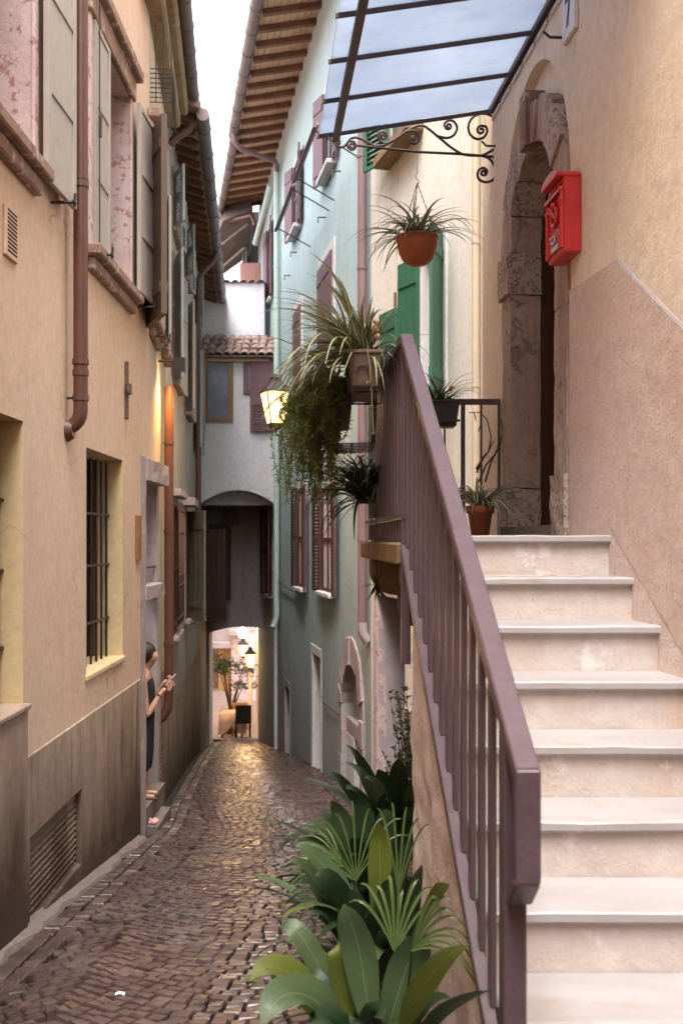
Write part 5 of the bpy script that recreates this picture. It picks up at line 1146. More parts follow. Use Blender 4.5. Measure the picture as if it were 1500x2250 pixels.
darks = spider_set(['leaf_dark', 'leaf_olive'], True, (0.30, 0.5), 0.009, 3); wide = spider_set(['leaf_olive', 'leaf_pale'], True, (0.38, 0.62), 0.010, 4, (10, 75), (-75, 5))

# hanging bowl of spider plant
hc = W(916, 545, 6.86); hp = thing('hanging_plant', hc, 'spider plant in a terracotta bowl hanging from the canopy scrollwork', 'plant')
zt_ = hc.z + 0.06; m = MB(); m.lathe((hc.x, hc.y, 0), [(0.005, zt_ - 0.175), (0.05, zt_ - 0.17), (0.09, zt_ - 0.145), (0.118, zt_ - 0.09), (0.13, zt_ - 0.03), (0.132, zt_), (0.138, zt_ + 0.002), (0.138, zt_ + 0.012), (0.124, zt_ + 0.01), (0.12, zt_ - 0.03), (0.01, zt_ - 0.035)], 32); m.build('bowl', 'terracotta', hp)
top_ = W(916, 334, 6.86); m = MB(); m.tube([top_ + Vector((0, 0, 0.012)), top_ - Vector((0, 0, 0.14))], 0.004, 6); m.tube(smooth_ if False else [top_ - Vector((0, 0, 0.14)), top_ - Vector((0.014, 0, 0.155)), top_ - Vector((0.0, 0, 0.175)), top_ - Vector((-0.014, 0, 0.195)), top_ - Vector((0.0, 0, 0.212))], 0.004, 6); m.build('hook', 'chrome', hp)
hk_ = top_ - Vector((0, 0, 0.20))
for k in range(3):
    a = R(100 + 120 * k); e = Vector((hc.x + 0.13 * math.cos(a), hc.y + 0.13 * math.sin(a), zt_)); m = MB(); N_ = 22
    for i in range(N_):
        p = hk_.lerp(e, (i + 0.5) / N_); d_ = (e - hk_).normalized() * ((e - hk_).length / N_ * 0.62); m.tube([p - d_, p + d_], 0.0035 if i % 2 else 0.0022, 5)
    m.build('chain', 'rust_iron', hp)
tuft(hp, (hc.x, hc.y, zt_ - 0.02), olive, 78, 11, 0.05)
tuft(hp, (hc.x - 0.05, hc.y - 0.03, zt_ - 0.02), spider_set(['leaf_olive', 'leaf_pale'], True, (0.34, 0.5), 0.007, 9, (20, 50), (-95, -80)), 22, 12, 0.04, (90, 280))

# flower box on the landing rail, with pale ball stakes
fb = thing('flower_box', W(803, 805, 4.9), 'brown flower box of arching spider plant hung on the landing rail', 'plant')
bx0, bx1, by0, by1, bz1 = 0.030, 0.188, 4.85, 5.45, 2.455
def trough(x0, x1, y0, y1, z0, z1, mat, parent, taper=0.02):
    m = MB(); a = [(x0 + taper, y0 + taper), (x1 - taper, y0 + taper), (x1 - taper, y1 - taper), (x0 + taper, y1 - taper)]; b_ = [(x0, y0), (x1, y0), (x1, y1), (x0, y1)]
    vs = [(x, y, z0) for x, y in a] + [(x, y, z1) for x, y in b_] + [(x, y, z1 - 0.03) for x, y in a]
    m.add(vs, [(3, 2, 1, 0), (8, 9, 10, 11)] + [(k, (k + 1) % 4, 4 + (k + 1) % 4, 4 + k) for k in range(4)]); o = m.build('box', mat, parent, bevel=0.006)
    m = MB(); m.bx((x0 - 0.008, x1 + 0.008), (y0 - 0.008, y0 + 0.012), (z1 - 0.012, z1 + 0.006)); m.bx((x0 - 0.008, x1 + 0.008), (y1 - 0.012, y1 + 0.008), (z1 - 0.012, z1 + 0.006)); m.bx((x0 - 0.008, x0 + 0.010), (y0 + 0.012, y1 - 0.012), (z1 - 0.012, z1 + 0.006)); m.bx((x1 - 0.010, x1 + 0.008), (y0 + 0.012, y1 - 0.012), (z1 - 0.012, z1 + 0.006)); m.build('rim', mat, parent, bevel=0.004)
    m = MB(); m.bx((x0 + 0.01, x1 - 0.01), (y0 + 0.01, y1 - 0.01), (z1 - 0.05, z1 - 0.02)); m.build('soil', 'soil', parent)
trough(bx0, bx1, by0, by1, bz1 - 0.16, bz1, 'brown_plastic', fb)
for y_ in (4.93, 5.37):
    m = MB(); m.tube([(bx1 + 0.06, y_, 2.48), (bx1 + 0.02, y_, 2.49), (bx1 + 0.012, y_, 2.28), (bx0 + 0.005, y_, 2.28), (bx0 - 0.004, y_, 2.36)], 0.006, 6); m.build('hanger', 'black_iron', fb)
m = MB(); m.tube(arc((0.095, 4.847, 2.365), X_, Z_, 0.025, 0, math.pi, 8), 0.005, 5); m.build('clip', 'black_iron', fb)
tuft(fb, (0.09, 5.0, bz1 - 0.03), wide, 74, 21, 0.06, (95, 275)); tuft(fb, (0.09, 5.25, bz1 - 0.03), wide, 52, 22, 0.06, (90, 300)); tuft(fb, (0.11, 5.1, bz1 - 0.03), olive, 24, 23, 0.06, (0, 360))
tuft(fb, (0.05, 4.95, bz1 - 0.03), spider_set(['leaf_olive', 'leaf_pale'], True, (0.40, 0.55), 0.009, 19, (10, 45), (-98, -75)), 26, 24, 0.05, (130, 255))
for p, y in ((826, 707), (830, 740), (822, 722)):
    c_ = W(p, y, 4.98); m = MB(); m.sphere(c_, 0.0155, 8); o = m.build('ball_ornament', 'shell_ball', fb); m = MB(); m.tube([c_, (c_.x - 0.01, c_.y + 0.02, bz1 - 0.03)], 0.0025, 5); m.build('stake', 'dry_bark', o)
# runner with plantlets hanging from the box
m = MB(); rp = [W(806, 765, 4.83), W(812, 800, 4.82), W(815, 850, 4.82), W(818, 900, 4.82), W(820, 955, 4.82)]; m.tube(rp, 0.0028, 5); m.build('runner', 'leaf_pale', fb)
pl_ = spider_set(['leaf_olive', 'leaf_pale'], True, (0.05, 0.09), 0.0045, 6, (20, 60), (-70, -20))
tuft(fb, rp[2], pl_, 10, 25, 0.004); tuft(fb, rp[4], pl_, 6, 26, 0.003, sc_=(0.5, 0.7)); tuft(fb, rp[3], pl_, 5, 27, 0.003, sc_=(0.4, 0.6))

# trailing fern in a dark box beside it
fe = thing('trailing_fern', W(700, 860, 5.5), 'feathery trailing fern spilling down from a dark box beside the lantern', 'plant')
trough(-0.10, 0.06, 5.35, 5.95, 2.20, 2.36, 'dark_plastic', fe)
m = MB(); 
for i in range(7): z_ = 2.08 + 0.018 * (i % 2); y_ = 5.3 + 0.095 * i; m.tube([(0.17, y_, 2.42), (0.165, y_, 2.08), (-0.07, y_, 2.07), (-0.115, y_, 2.24)], 0.005, 5)
for x_, z_ in ((-0.115, 2.24), (-0.07, 2.07), (0.05, 2.07), (0.165, 2.08)): m.tube([(x_, 5.28, z_), (x_, 5.9, z_)], 0.005, 5)
m.build('wire_basket', 'black_iron', fe)
rr = random.Random(5); m = MB()
def needles(m, p, d_, L, w_, rr):
    s_ = d_.cross(Vector((rr.uniform(-1, 1), rr.uniform(-1, 1), rr.uniform(-1, 1)))).normalized() * w_
    m.add([p - s_, p + s_, p + d_ * L + s_ * 0.3, p + d_ * L - s_ * 0.3], [(0, 1, 2, 3)])
for i in range(210):
    x0_, y0_ = rr.uniform(-0.15, 0.04), rr.uniform(5.3, 5.9); a = R(rr.uniform(120, 260)); out_ = rr.uniform(0.02, 0.20); drop = 0.10 + 0.48 * rr.random() ** 1.4 if rr.random() < 0.75 else rr.uniform(0.05, 0.25)
    p = Vector((x0_, y0_, 2.36)); pts = []
    up_ = rr.uniform(0.0, 0.10)
    for k in range(15):
        f = k / 14; pts.append(Vector((x0_ + math.cos(a) * out_ * min(1, f * 1.8) + 0.02 * math.sin(f * 7 + i), y0_ + math.sin(a) * out_ * min(1, f * 1.8), 2.36 + up_ * math.sin(min(1, f * 2) * math.pi) - drop * max(0, f - 0.18) / 0.82)))
    m.tube(pts, 0.0016, 3, cap=False)
    for k in range(1, 15):
        for r_ in range(9):
            q = pts[k].lerp(pts[k - 1], rr.random()); d_ = Vector((rr.uniform(-1, 1), rr.uniform(-1, 1), rr.uniform(-0.9, 0.5))).normalized(); needles(m, q, d_, rr.uniform(0.014, 0.034), rr.uniform(0.0016, 0.0042), rr)
o = m.build('foliage', 'leaf_fern', fe); o['kind'] = 'stuff'
tuft(fe, (-0.02, 5.5, 2.33), wide, 20, 28, 0.08, (110, 260))

# darker spider plant low on the railing
lw = thing('rail_plant', W(812, 1080, 6.0), 'dark spider plant low outside the landing railing above the corbel', 'plant')
c_ = Vector((0.275, 6.0, 1.80)); m = MB(); m.lathe((c_.x, c_.y, c_.z - 0.13), [(0.005, 0), (0.055, 0), (0.075, 0.13), (0.08, 0.14), (0.068, 0.14), (0.065, 0.12), (0.005, 0.118)], 20); m.build('pot', 'dark_plastic', lw)
m = MB(); m.tube(arc((c_.x, c_.y, c_.z), X_, Y_, 0.082, 0, 2 * math.pi, 18), 0.005, 5, cap=False); m.tube([(c_.x + 0.08, c_.y, c_.z), (xrail(6.0), 6.0, c_.z + 0.02)], 0.005, 5); m.build('ring_holder', 'black_iron', lw)
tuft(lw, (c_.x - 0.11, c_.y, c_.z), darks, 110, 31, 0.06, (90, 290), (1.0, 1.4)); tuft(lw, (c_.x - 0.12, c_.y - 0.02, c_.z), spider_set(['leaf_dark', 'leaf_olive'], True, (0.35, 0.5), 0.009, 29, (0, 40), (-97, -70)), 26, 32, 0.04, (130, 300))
# little air plant hanging beneath the corbel
sp_ = thing('hanging_plantlet', W(828, 1285, 6.1), 'small dark plantlet dangling on its runner under the landing', 'plant')
c_ = W(828, 1285, 5.85); tuft(sp_, c_, spider_set(['leaf_dark', 'leaf_dark'], False, (0.08, 0.13), 0.005, 33, (-70, 70), (-80, 20)), 26, 34, 0.008)
m = MB(); m.tube([c_, W(826, 1240, 5.85), W(824, 1175, 5.85)], 0.003, 5); m.build('runner', 'leaf_dark', sp_)
# dark box on the far rail
rb_ = thing('rail_box', W(985, 905, 6.6), 'dark box of spider plant hung on the far landing rail', 'plant')
trough(0.44, 0.715, 6.46, 6.64, 2.285, 2.44, 'dark_plastic', rb_)
m = MB(); m.bx((0.44, 0.715), (6.455, 6.46), (2.31, 2.325)); m.build('band', 'black_iron', rb_)
for x in (0.5, 0.66):
    m = MB(); m.tube([(x, 6.47, 2.30), (x, 6.645, 2.30), (x, 6.645, 2.49), (x, 6.70, 2.49)], 0.005, 5); m.build('hanger', 'black_iron', rb_)
tuft(rb_, (0.58, 6.55, 2.42), spider_set(['leaf_dark', 'leaf_olive'], True, (0.2, 0.34), 0.008, 41, (25, 85), (-60, 20)), 46, 42, 0.07)
c_ = W(991, 853, 6.5); m = MB(); m.sphere(c_, 0.015, 8); o = m.build('ball_ornament', 'orange_ball', rb_); m = MB(); m.tube([c_, (c_.x, c_.y + 0.03, 2.42)], 0.0025, 5); m.build('stake', 'dry_bark', o)
# terracotta pot with striped leaves on the landing
tp2 = thing('potted_spider_plant', (0.815, 6.30, LAND), 'white striped spider plant in a terracotta pot on the landing', 'plant')
m = MB(); m.lathe((0.815, 6.30, LAND), [(0.005, 0.001), (0.052, 0.001), (0.072, 0.135), (0.083, 0.135), (0.085, 0.18), (0.073, 0.18), (0.071, 0.15), (0.005, 0.15)], 28); m.build('pot', 'terracotta', tp2)
tuft(tp2, (0.815, 6.30, LAND + 0.15), white, 62, 51, 0.03); tuft(tp2, (0.80, 6.27, LAND + 0.15), spider_set(['leaf_olive', 'leaf_stripe'], True, (0.2, 0.28), 0.011, 52, (45, 75), (-98, -85)), 16, 53, 0.03, (200, 340))
# bare twining stems on the far rail
vt = thing('twining_vine', (0.93, 6.62, LAND), 'bare twisted vine stems climbing the far landing rail', 'plant')
for k, pts in enumerate(([(1050, 1060), (1068, 1020), (1085, 1000), (1098, 975), (1104, 950), (1100, 925), (1090, 912)], [(1048, 1040), (1060, 1005), (1072, 995), (1078, 960), (1070, 920), (1052, 905), (1030, 908)], [(1066, 1060), (1080, 1015), (1092, 990), (1097, 960)], [(1045, 1030), (1062, 1003), (1075, 992), (1082, 968)])):
    m = MB(); m.tube([W(p, y, 6.60) + noise.noise_vector(Vector((k, i, 0.5))) * 0.01 for i, (p, y) in enumerate(pts)], [0.007 - 0.0008 * i for i in range(len(pts))], 6); m.build('stem', 'dry_bark', vt)
for p, y, a in ((1104, 950, 40), (1100, 975, 100), (1095, 1000, 60), (1090, 1020, 200), (1100, 1040, 20), (1045, 925, 250), (1050, 950, 280)):
    place('leaf', darks[int(a) % 10], vt, W(p, y, 6.58), (0, 0, R(a)), (0.4, 0.4, 0.4))

# ================================================================== broad leaves at the foot of the stairs
def blade(parent, base, tip, width, arch_, mat, facing=(0, -1, 0.5), n=11, stalk=0.12, fold=0.16, wave=0.015, name='leaf', prof=1.0):
    """aspidistra leaf from base to tip; the first part is stalk"""
    width *= 0.92 if name == 'leaf' else 1.0
    base, tip, fc = Vector(base), Vector(tip), Vector(facing).normalized(); ctl = base * 0.38 + tip * 0.62 + Vector((0, 0, arch_ * 1.1 + 0.09)); path = []; ws = []; sd = []; ph = random.uniform(0, 6)
    for i in range(n + 1):
        f = i / n; path.append(base * (1 - f) ** 2 + ctl * 2 * f * (1 - f) + tip * f * f)
    for i, p in enumerate(path):
        f = i / n; t_ = (path[min(i + 1, n)] - path[max(i - 1, 0)]).normalized(); s_ = t_.cross(fc)
        s_ = s_.normalized() if s_.length > 1e-4 else X_; sd.append(s_); g_ = max(0.0, (f - stalk) / (1 - stalk))
        ws.append(max(0.003, width / 2 * min(1.0, 1.95 * g_ ** 0.62 * (1 - g_) ** 0.72)) if i < n else 0.001)
        path[i] = p + fc * wave * math.sin(f * 9 + ph)
    m = ribbon(path, ws, sd, fold, False, [fc] * (n + 1)); return m.build(name, mat, parent)
def potted(name, loc, label, r=0.14, h=0.24, mat='dark_plastic'):
    t_ = thing(name, loc, label, 'plant'); m = MB(); m.lathe(loc, [(0.005, 0.0), (r * 0.75, 0.0), (r, h), (r * 1.07, h), (r * 1.07, h + 0.02), (r * 0.93, h + 0.02), (r * 0.9, h - 0.03), (0.005, h - 0.03)], 22); m.build('pot', mat, t_); return t_
rr = random.Random(77)
AS, AD, LM = 'leaf_aspidistra', 'leaf_aspidistra_deep', 'leaf_lime'
# nearest clump: leaves set out as in the photograph
d1 = 3.25; p1 = potted('aspidistra', (0.10, d1 + 0.05, ground(d1 + 0.05)), 'nearest aspidistra clump with big leaves at the foot of the stairs')
B1 = Vector((0.10, d1 + 0.02, ground(d1) + 0.22))
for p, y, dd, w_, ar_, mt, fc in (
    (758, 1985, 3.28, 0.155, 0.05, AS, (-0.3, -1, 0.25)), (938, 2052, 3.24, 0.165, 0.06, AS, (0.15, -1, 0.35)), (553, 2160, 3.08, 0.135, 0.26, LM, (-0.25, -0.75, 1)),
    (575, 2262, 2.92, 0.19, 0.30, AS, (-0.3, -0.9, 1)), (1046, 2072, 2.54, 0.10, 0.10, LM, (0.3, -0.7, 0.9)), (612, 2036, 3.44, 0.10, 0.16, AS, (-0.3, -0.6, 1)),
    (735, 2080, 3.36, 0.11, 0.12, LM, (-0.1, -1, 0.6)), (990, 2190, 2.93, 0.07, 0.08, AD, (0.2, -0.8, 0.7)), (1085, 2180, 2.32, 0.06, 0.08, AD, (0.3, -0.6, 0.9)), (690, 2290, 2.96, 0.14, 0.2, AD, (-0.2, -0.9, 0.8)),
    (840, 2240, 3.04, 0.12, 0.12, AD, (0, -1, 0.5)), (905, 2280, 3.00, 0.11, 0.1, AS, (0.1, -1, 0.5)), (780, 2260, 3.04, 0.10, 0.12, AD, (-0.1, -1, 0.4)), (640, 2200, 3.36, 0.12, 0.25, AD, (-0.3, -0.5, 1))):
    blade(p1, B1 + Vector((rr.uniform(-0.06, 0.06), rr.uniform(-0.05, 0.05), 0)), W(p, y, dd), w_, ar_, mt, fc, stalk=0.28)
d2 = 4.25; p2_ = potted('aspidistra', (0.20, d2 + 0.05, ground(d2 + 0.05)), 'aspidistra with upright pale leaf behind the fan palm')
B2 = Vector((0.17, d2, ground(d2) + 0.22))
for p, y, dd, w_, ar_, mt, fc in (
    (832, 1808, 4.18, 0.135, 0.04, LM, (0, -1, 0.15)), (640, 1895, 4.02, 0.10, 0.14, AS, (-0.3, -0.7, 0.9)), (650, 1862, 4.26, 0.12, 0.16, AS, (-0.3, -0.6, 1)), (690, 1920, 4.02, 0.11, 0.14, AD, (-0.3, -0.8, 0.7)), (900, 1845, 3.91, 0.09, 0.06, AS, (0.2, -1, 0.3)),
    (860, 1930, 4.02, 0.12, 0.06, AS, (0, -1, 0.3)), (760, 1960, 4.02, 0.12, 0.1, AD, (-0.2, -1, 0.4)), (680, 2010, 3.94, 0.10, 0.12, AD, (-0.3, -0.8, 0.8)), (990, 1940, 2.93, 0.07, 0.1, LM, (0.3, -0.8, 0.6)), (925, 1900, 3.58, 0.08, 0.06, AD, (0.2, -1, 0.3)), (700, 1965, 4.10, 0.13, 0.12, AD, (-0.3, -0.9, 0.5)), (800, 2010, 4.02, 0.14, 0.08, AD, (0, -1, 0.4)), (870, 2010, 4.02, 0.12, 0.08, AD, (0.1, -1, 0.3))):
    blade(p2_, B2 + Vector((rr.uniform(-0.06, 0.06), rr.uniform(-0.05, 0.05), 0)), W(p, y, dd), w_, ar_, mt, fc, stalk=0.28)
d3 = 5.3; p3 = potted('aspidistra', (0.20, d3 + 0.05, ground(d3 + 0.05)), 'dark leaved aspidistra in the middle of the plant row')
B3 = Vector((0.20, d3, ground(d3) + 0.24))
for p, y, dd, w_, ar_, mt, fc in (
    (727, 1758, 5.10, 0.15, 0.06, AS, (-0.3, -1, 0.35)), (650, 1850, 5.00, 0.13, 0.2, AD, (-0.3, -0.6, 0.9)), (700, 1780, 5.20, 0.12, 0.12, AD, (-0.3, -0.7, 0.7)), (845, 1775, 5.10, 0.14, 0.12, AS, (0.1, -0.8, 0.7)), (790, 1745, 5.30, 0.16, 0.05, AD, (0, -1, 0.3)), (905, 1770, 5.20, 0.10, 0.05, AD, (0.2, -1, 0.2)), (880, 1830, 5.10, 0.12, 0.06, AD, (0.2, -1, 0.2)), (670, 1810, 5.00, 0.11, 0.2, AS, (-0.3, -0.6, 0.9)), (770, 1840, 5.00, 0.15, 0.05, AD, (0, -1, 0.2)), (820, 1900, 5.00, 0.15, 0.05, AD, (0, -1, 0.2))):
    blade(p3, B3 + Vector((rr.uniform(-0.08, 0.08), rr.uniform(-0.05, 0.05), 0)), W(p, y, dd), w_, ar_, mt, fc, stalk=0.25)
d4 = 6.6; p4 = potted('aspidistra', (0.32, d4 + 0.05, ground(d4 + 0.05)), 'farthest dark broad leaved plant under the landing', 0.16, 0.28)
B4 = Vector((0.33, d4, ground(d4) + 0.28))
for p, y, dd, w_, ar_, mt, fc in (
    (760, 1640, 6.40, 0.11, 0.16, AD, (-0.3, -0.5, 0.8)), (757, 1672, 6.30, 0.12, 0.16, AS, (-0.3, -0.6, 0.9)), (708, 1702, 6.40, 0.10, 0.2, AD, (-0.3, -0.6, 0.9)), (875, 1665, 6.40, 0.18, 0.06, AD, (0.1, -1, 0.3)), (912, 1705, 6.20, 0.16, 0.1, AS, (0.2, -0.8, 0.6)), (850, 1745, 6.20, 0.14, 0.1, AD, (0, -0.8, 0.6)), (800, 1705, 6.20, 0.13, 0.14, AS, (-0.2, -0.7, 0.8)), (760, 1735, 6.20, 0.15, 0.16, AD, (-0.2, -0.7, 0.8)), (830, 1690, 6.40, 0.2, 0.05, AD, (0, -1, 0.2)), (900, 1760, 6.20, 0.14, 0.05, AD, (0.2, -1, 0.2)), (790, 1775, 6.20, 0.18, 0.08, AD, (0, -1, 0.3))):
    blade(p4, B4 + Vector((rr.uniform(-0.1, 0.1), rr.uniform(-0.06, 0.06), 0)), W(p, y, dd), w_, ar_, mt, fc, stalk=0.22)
def arching(parent, B, az, L, e0, e1, width, mat, n=13, stalk=0.3):
    p = Vector(B); path = []; ws = []; sd = []; nr = []; h = Vector((math.cos(az), math.sin(az), 0)); rollv = random.uniform(-0.45, 0.45); sway = random.uniform(-0.5, 0.5)
    for i in range(n + 1):
        f = i / n; e = e0 + (e1 - e0) * f ** 1.5; d_ = (h * math.cos(e) + Z_ * math.sin(e) + Vector((-h.y, h.x, 0)) * sway * f * 0.6).normalized(); path.append(p.copy()); p = p + d_ * (L / n)
        s_ = d_.cross(Z_); s_ = s_.normalized() if s_.length > 1e-3 else Vector((-h.y, h.x, 0)); up_ = s_.cross(d_).normalized(); s_ = (s_ * math.cos(rollv * f) + up_ * math.sin(rollv * f)).normalized(); sd.append(s_); nr.append(up_)
        g_ = max(0.0, (f - stalk) / (1 - stalk)); ws.append(max(0.003, width / 2 * min(1.0, 1.95 * g_ ** 0.62 * (1 - g_) ** 0.72)) * (1 + 0.06 * math.sin(f * 23)) if i < n else 0.001)
    ribbon(path, ws, sd, 0.22 + random.uniform(-0.1, 0.1), False, nr).build('leaf', mat, parent)
for pl3, B_, k_, sd_, hgt in ((p1, B1, 17, 1, 1.0), (p2_, B2, 17, 2, 1.0), (p3, B3, 18, 3, 1.05), (p4, B4, 20, 4, 1.1)):
    random.seed(100 + sd_)
    for i in range(k_):
        az = R(random.uniform(120, 300) if sd_ > 1 else random.uniform(185, 330)); arching(pl3, B_ + Vector((random.uniform(-0.09, 0.07), random.uniform(-0.08, 0.08), -0.02)), az, random.uniform(0.55, 0.9) * (hgt if sd_ > 1 else 0.75), R(random.uniform(66, 86)), R(random.uniform(-70, 10)), random.uniform(0.065, 0.105), random.choice([AS, AS, AD, AD, LM] if sd_ < 3 else [AD, AD, AS]))
random.seed(55)
# fan palms
def fan(parent, base, hub, spread, n, L, mat, axis, facing, w_=0.016, droop=0.05):
    m = MB(); m.tube([base, (Vector(base) + Vector(hub)) / 2 + Vector((0, 0, 0.03)), hub], [0.006, 0.005, 0.004], 6); pet = m.build('petiole', mat, parent)
    ax = Vector(axis).normalized(); fc = Vector(facing).normalized(); s_ = ax.cross(fc).normalized()
    for i in range(n):
        a = -spread / 2 + spread * i / (n - 1); d_ = ax * math.cos(a) + s_ * math.sin(a); l_ = L * (0.75 + 0.25 * math.cos(a * 0.8)) * random.uniform(0.9, 1.08)
        blade(parent, hub, Vector(hub) + d_ * l_ + Vector((0, 0, -droop * random.uniform(0.3, 1.4))), w_, 0.02, mat, fc, 8, 0.0, 0.45, 0.003, 'leaflet')
f1 = potted('fan_palm', (0.06, 4.62, ground(4.62)), 'small fan palm with thin radiating leaflets leaning over the cobbles', 0.11, 0.2); fb1 = Vector((0.06, 4.55, ground(4.55) + 0.2))
fan(f1, fb1, W(782, 1935, 4.4), R(125), 11, 0.34, 'leaf_palm', W(735, 1760, 4.4) - W(782, 1935, 4.4), (0.1, -1, 0.3), 0.011)
fan(f1, fb1, W(752, 1905, 4.5), R(100), 8, 0.22, 'leaf_palm', (-1, 0, 0.35), (-0.1, -0.7, 0.8), 0.009)
fan(f1, fb1, W(720, 1985, 4.3), R(110), 8, 0.20, AD, (-1, 0, -0.3), (-0.1, -0.7, 0.8), 0.012)
f2 = potted('fan_palm', (0.20, 3.62, ground(3.62)), 'bright green fan palm against the stair wall', 0.11, 0.2); fb2 = Vector((0.19, 3.55, ground(3.55) + 0.2))
fan(f2, fb2, W(868, 2092, 3.4), R(80), 8, 0.25, 'leaf_palm', W(872, 1900, 3.45) - W(868, 2092, 3.4), (0.0, -1, 0.25), 0.015, 0.03)
fan(f2, fb2, W(905, 2088, 3.15), R(75), 8, 0.22, 'leaf_palm', (0.85, -0.45, 0.6), (0.1, -1, 0.5), 0.013, 0.04)
fan(f2, fb2, W(875, 1960, 3.6), R(40), 5, 0.28, 'leaf_palm', (0.10, 0, 1), (0, -1, 0.1), 0.010, 0.0)
# leafy shrub by the shop door
sh = thing('small_shrub', (0.62, 9.2, ground(9.2)), 'small leaved dark shrub against the rough dado under the landing', 'plant')
m = MB(); m.lathe((0.62, 9.2, ground(9.2)), [(0.005, 0), (0.12, 0), (0.15, 0.26), (0.16, 0.27), (0.14, 0.27), (0.005, 0.24)], 20); m.build('pot', 'terracotta', sh)
rr = random.Random(9); m = MB(); st_ = MB()
for i in range(46):
    a = rr.uniform(0, 6.28); p = Vector((0.62, 9.2, ground(9.2) + 0.25)); L = rr.uniform(0.5, 1.25); tip = p + Vector((math.cos(a) * 0.28 * rr.random(), math.sin(a) * 0.28, L)); st_.tube([p, p.lerp(tip, 0.5) + Vector((rr.uniform(-0.04, 0.04), 0, 0)), tip], [0.006, 0.004, 0.002], 4, cap=False)
    for k in range(26):
        q = p.lerp(tip, rr.uniform(0.3, 1.0)); d_ = Vector((rr.uniform(-1, 1), rr.uniform(-1, 1), rr.uniform(-0.3, 0.8))).normalized(); needles(m, q, d_, rr.uniform(0.03, 0.055), rr.uniform(0.008, 0.014), rr)
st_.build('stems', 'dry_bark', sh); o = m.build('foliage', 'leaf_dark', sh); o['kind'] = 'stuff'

# ================================================================== lanterns
def lantern(name, top, H, label, group=None, bracket=None, power=10, face=0.0):
    """tapered four sided lantern, top = centre of the roof base"""
    t_ = thing(name, top, label, 'lantern', group); T = Vector(top); r0, r1 = H * 0.40, H * 0.22; rot = Matrix.Rotation(face, 3, 'Z')
    cor = lambda r, z: [T + rot @ Vector((x * r, y * r, z)) for x, y in ((-1, -1), (1, -1), (1, 1), (-1, 1))]
    a, c_ = cor(r0, 0), cor(r1, -H)
    for k in range(4): m = MB(); m.quad(a[k], a[(k + 1) % 4], c_[(k + 1) % 4], c_[k]); m.build('glass_pane', 'lantern_glass', t_)
    m = MB()
    for k in range(4): m.tube([a[k], c_[k]], H * 0.022, 5); m.tube([a[k], a[(k + 1) % 4]], H * 0.028, 5); m.tube([c_[k], c_[(k + 1) % 4]], H * 0.022, 5)
    m.build('frame', 'lantern_brass', t_)
    m = MB(); b_ = cor(r0 * 1.12, 0.005); e = cor(r0 * 0.35, H * 0.36); g_ = cor(r0 * 0.38, H * 0.46); f_ = cor(0.002, H * 0.6)
    for A_, B_ in ((b_, e), (e, g_), (g_, f_)):
        for k in range(4): m.quad(A_[k], A_[(k + 1) % 4], B_[(k + 1) % 4], B_[k])
    m.quad(*[p + Vector((0, 0, 0.001)) for p in b_]); m.build('roof', 'black_iron', t_)
    m = MB(); d0 = cor(r1, -H - 0.002); d1_ = cor(r1 * 0.55, -H * 1.18); 
    for k in range(4): m.quad(d0[k], d0[(k + 1) % 4], d1_[(k + 1) % 4], d1_[k])
    m.quad(*d1_); m.sphere(T - Vector((0, 0, H * 1.22)), H * 0.06, 6); m.build('base_cup', 'lantern_brass', t_)
    m = MB(); m.sphere(T - Vector((0, 0, H * 0.5)), H * 0.13, 8, 0, 1.5); m.build('bulb', 'lamp_bulb', t_)
    if bracket is not None:
        m = MB(); m.tube(bracket, H * 0.035, 6); m.build('bracket', 'black_iron', t_)
    L = bpy.data.lights.new('lantern_light', 'POINT'); L.energy = power; L.color = (1.0, 0.58, 0.22); L.shadow_soft_size = H * 0.16
    lo = bpy.data.objects.new('lantern_light', L); C.objects.link(lo); lo.parent = t_; lo.location = (0, 0, -H * 0.5)
    return t_
metal('lantern_brass', (0.20, 0.11, 0.035), (0.12, 0.06, 0.02), 0.4, 0.1, 20, 0.6)
b = NB('lantern_glass'); t = b.t
em = t.nodes.new('ShaderNodeEmission'); em.inputs[0].default_value = (1.0, 0.60, 0.24, 1); em.inputs[1].default_value = 0.9
tr = t.nodes.new('ShaderNodeBsdfTransparent'); tr.inputs[0].default_value = (1, 0.93, 0.8, 1); mx = t.nodes.new('ShaderNodeMixShader'); mx.inputs[0].default_value = 0.5
b.l(tr.outputs[0], mx.inputs[1]); b.l(em.outputs[0], mx.inputs[2]); b.l(mx.outputs[0], t.nodes['Material Output'].inputs['Surface'])
lt = W(606, 862, 15.6); gw = G.P(15.9, 0, lt.z)
lantern('wall_lantern', lt, 0.46, 'lit wall lantern half hidden by the trailing fern', None, [G.P(15.6, 0, lt.z - 0.7), G.P(15.6, 0.35, lt.z - 0.75), lt - Vector((0, 0, 0.62)), lt - Vector((0, 0, 0.55))], 55, R(20))
for i, (p, y, d_, H, lab) in enumerate(((550, 1437, 30.0, 0.36, 'nearer lit lantern on a bracket beyond the low arch'), (534, 1416, 33.5, 0.36, 'farther lit lantern on a bracket beyond the low arch'))):
    tp3 = W(p, y, d_); xw = W(572, 0, d_).x
    lantern('street_lantern', tp3, H, lab, 'lanterns beyond the arch', [tp3 - Vector((0, 0, H * 1.28)), tp3 - Vector((0, 0, H * 1.75)), Vector((xw + 0.1, d_, tp3.z - H * 1.75))], 260 if i == 0 else 40, R(12))
gl_ = thing('globe_lamp', W(533, 1388, 36), 'bright round globe lamp high beyond the low arch', 'lamp')
m = MB(); m.sphere(W(533, 1390, 36), 0.17, 10); m.build('globe', 'lamp_bulb', gl_); m = MB(); m.tube([W(533, 1390, 36), W(560, 1385, 36)], 0.02, 6); m.build('arm', 'black_iron', gl_)
